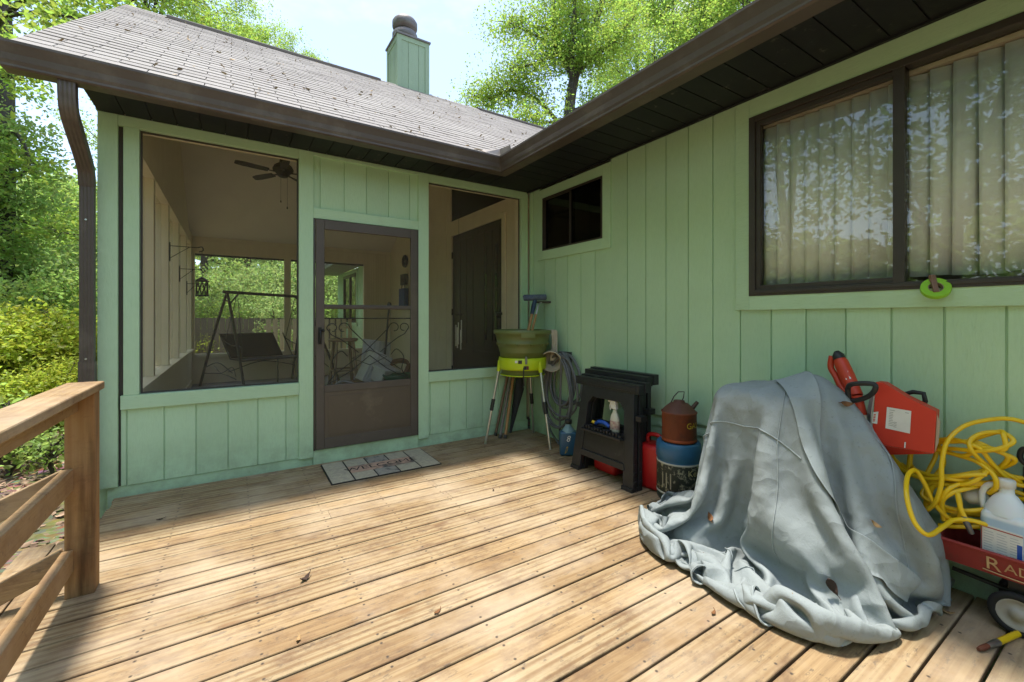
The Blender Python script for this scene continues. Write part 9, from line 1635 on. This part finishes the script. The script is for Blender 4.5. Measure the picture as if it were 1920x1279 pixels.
desc1 = ['small mid green tree right behind the thick trunk','bright green young tree beside the azalea, left of the downspout','leafy tree half hidden by the downspout','low mid green tree just left of the thick trunk','pale tree in the second row behind the bright green one','pale distant tree against the sky left of the downspout','tall open crown far behind the thick trunk','bright tree mostly hidden by the porch corner post','farthest pale tree in the wood left of the house','tall mid green tree at the far left beyond the thick trunk']
words = ['first','second','third','fourth','fifth','sixth','seventh','eighth','ninth','tenth','eleventh','twelfth']
i1 = 0
for j, (src, lab, x, y, rz, sc, mk) in enumerate(spots):
    if lab.startswith('woodland'): lab = desc1[j]; gp = 'trees left of the house'
    elif lab.startswith('tree behind'): lab = '%s leafy tree from the left beyond the back porch screens' % ['second','fifth','seventh','first','fourth','sixth','eighth','third'][j-10]; gp = 'trees seen through the porch'
    elif lab.startswith('right'): lab = ['yellow green crown over the right gutter','rightmost pale crown over the long gutter','tree crown behind the right wing roof','far pale crown behind the forked oak'][j-18]; gp = 'trees behind the main roof'
    else: lab = 'woodland tree reflected in the large window'; gp = 'trees reflected in the large window'
    place(src, lab, (x, y, G(x,y)-.05), rz, sc, gp, LF[mk] if mk else None)
for s_, g_ in ((T1,'trees behind the main roof'),(T2,'trees left of the house'),(T3,'trees left of the house'),(big,'trees left of the house')): s_['group'] = g_
# understorey beyond the fence and in the wood
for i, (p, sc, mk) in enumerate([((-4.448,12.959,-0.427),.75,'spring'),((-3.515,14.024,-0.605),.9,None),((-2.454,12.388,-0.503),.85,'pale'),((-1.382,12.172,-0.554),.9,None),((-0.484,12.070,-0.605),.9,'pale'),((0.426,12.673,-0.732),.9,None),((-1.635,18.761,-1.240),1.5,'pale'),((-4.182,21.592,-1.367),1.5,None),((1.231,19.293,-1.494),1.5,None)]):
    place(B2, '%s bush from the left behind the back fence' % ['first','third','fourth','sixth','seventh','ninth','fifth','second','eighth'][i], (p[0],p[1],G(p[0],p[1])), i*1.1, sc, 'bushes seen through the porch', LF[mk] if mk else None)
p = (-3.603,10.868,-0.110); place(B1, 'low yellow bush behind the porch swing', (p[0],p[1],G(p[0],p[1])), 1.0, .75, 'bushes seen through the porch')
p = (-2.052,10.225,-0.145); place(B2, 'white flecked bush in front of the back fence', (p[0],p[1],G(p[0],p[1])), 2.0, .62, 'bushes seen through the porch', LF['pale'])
# far wood, too many stems to count
rng = np.random.default_rng(9); n = 60000
a = rng.uniform(0, 2*PI, n); rr_ = rng.uniform(48, 75, n); X = rr_*np.cos(a)-3; Y = rr_*np.sin(a)+2
cl = 2.5+1.7*np.sin(a*17)+1.4*np.sin(a*31+1)
Z = rng.uniform(0,1,n)**.8*(8+cl*1.2)
fw_ = leaf_mesh('far_wood', leaf_cloud(np.stack([X,Y,Z],1), .2, np.full(n,.9), rng, .2, .7), LF['mid']); tag(fw_, 'hazy mass of woodland closing the view all round', 'woodland', kind='stuff')

# board fence behind the porch
fm = simple('grey_fence_boards', (.20,.165,.125), .85, (.13,.105,.08), 3, (3,3,.4), .4, 30, isl=.15)
fe = thing('board_fence', 'weathered board fence behind the porch and the swing', 'fence', (-2,10.3,-.5))
m = MB(); x = -9.0; rf_ = random.Random(2)
while x < 8: m.box(x+.004, x+.136, 10.3, 10.32, -.5, 1.30+rf_.uniform(-.02,.02)); x += .14
m.build('board', fm, fe)
m = MB(); m.box(-9,8,10.321,10.36,-.2,-.11); m.box(-9,8,10.321,10.36,.9,.99); m.build('rail', fm, fe)
for x in range(-9, 9, 2): m = MB(); m.box(x-.045,x+.045,10.361,10.45,-.6,1.35); m.build('post', fm, fe)
fm2 = simple('pale_new_boards', (.50,.42,.27), .8, (.42,.34,.2), 3, (3,3,.4), .4, 30, isl=.12)
f2 = thing('picket_fence', 'pale tan picket fence seen through the screen door', 'fence', (-1.0,9.0,-.5))
x = -2.2; m = MB()
while x < -.05: m.box(x, x+.11, 9.0, 9.02, -.35, 1.28); x += .16
m.build('picket', fm2, f2)
m = MB(); m.box(-2.25,-.03,9.021,9.06,.0,.09); m.box(-2.25,-.03,9.021,9.06,1.0,1.09); m.build('rail', fm2, f2)

# ------------------------------------------------------------------ CAMERA, LIGHT, SKY
cam = bpy.data.cameras.new('camera'); co = bpy.data.objects.new('camera', cam); COL.objects.link(co); scene.camera = co
co.location = (-2.9375, -4.1956, 1.30)
fw = Vector((.54184,.84048,0))
co.rotation_euler = fw.to_track_quat('-Z','Y').to_euler()
cam.sensor_width = 36; cam.lens = 811/1920*36; cam.shift_y = -42.5/1920; cam.clip_start = .05; cam.clip_end = 600

SUN = Vector((-.055,.075,1)).normalized()
sl = bpy.data.lights.new('sun','SUN'); sl.energy = 1.8; sl.angle = R(6); sl.color = (1,.945,.86)
so = bpy.data.objects.new('sun', sl); COL.objects.link(so); so.rotation_euler = SUN.to_track_quat('Z','Y').to_euler(); so.location = (0,0,30)
w = bpy.data.worlds.new('World'); scene.world = w; w.use_nodes = True
nt = w.node_tree; nt.nodes.clear()
out = nt.nodes.new('ShaderNodeOutputWorld'); bg = nt.nodes.new('ShaderNodeBackground')
sk = nt.nodes.new('ShaderNodeTexSky'); sk.sky_type = 'NISHITA'; sk.sun_disc = False
sk.sun_elevation = math.asin(SUN.z); sk.sun_rotation = math.atan2(SUN.x, SUN.y); sk.air_density = 1.0; sk.dust_density = 1.0; sk.ozone_density = 1.3
tc = nt.nodes.new('ShaderNodeTexCoord'); mp = nt.nodes.new('ShaderNodeMapping'); mp.inputs['Scale'].default_value = (1,1,2.2); mp.inputs['Location'].default_value = (.35,.1,0)
nz = nt.nodes.new('ShaderNodeTexNoise'); nz.inputs['Scale'].default_value = 2.1; nz.inputs['Detail'].default_value = 7; nz.inputs['Roughness'].default_value = .55
rp_ = nt.nodes.new('ShaderNodeValToRGB'); rp_.color_ramp.elements[0].position = .52; rp_.color_ramp.elements[1].position = .72
mx = nt.nodes.new('ShaderNodeMix'); mx.data_type = 'RGBA'; mx.inputs[7].default_value = (2.9,3.05,3.2,1)
L_ = nt.links.new
L_(tc.outputs['Generated'], mp.inputs[0]); L_(mp.outputs[0], nz.inputs['Vector']); L_(nz.outputs['Fac'], rp_.inputs[0]); fa = nt.nodes.new('ShaderNodeMath'); fa.operation = 'MULTIPLY_ADD'; fa.inputs[1].default_value = .8; fa.inputs[2].default_value = .2; L_(rp_.outputs[0], fa.inputs[0]); L_(fa.outputs[0], mx.inputs[0]); L_(sk.outputs[0], mx.inputs[6])
L_(mx.outputs[2], bg.inputs[0]); bg.inputs[1].default_value = .115; L_(bg.outputs[0], out.inputs[0])
scene.view_settings.view_transform = 'Standard'; scene.view_settings.look = 'None'; scene.view_settings.exposure = 1.93; scene.view_settings.gamma = 1
scene.cycles.max_bounces = 10; scene.cycles.diffuse_bounces = 5; scene.cycles.transparent_max_bounces = 24; scene.cycles.glossy_bounces = 4
scene.cycles.use_denoising = True; scene.cycles.sample_clamp_indirect = 6
scene.cycles.caustics_reflective = False; scene.cycles.caustics_refractive = False

scene.cycles.denoising_prefilter = 'ACCURATE'
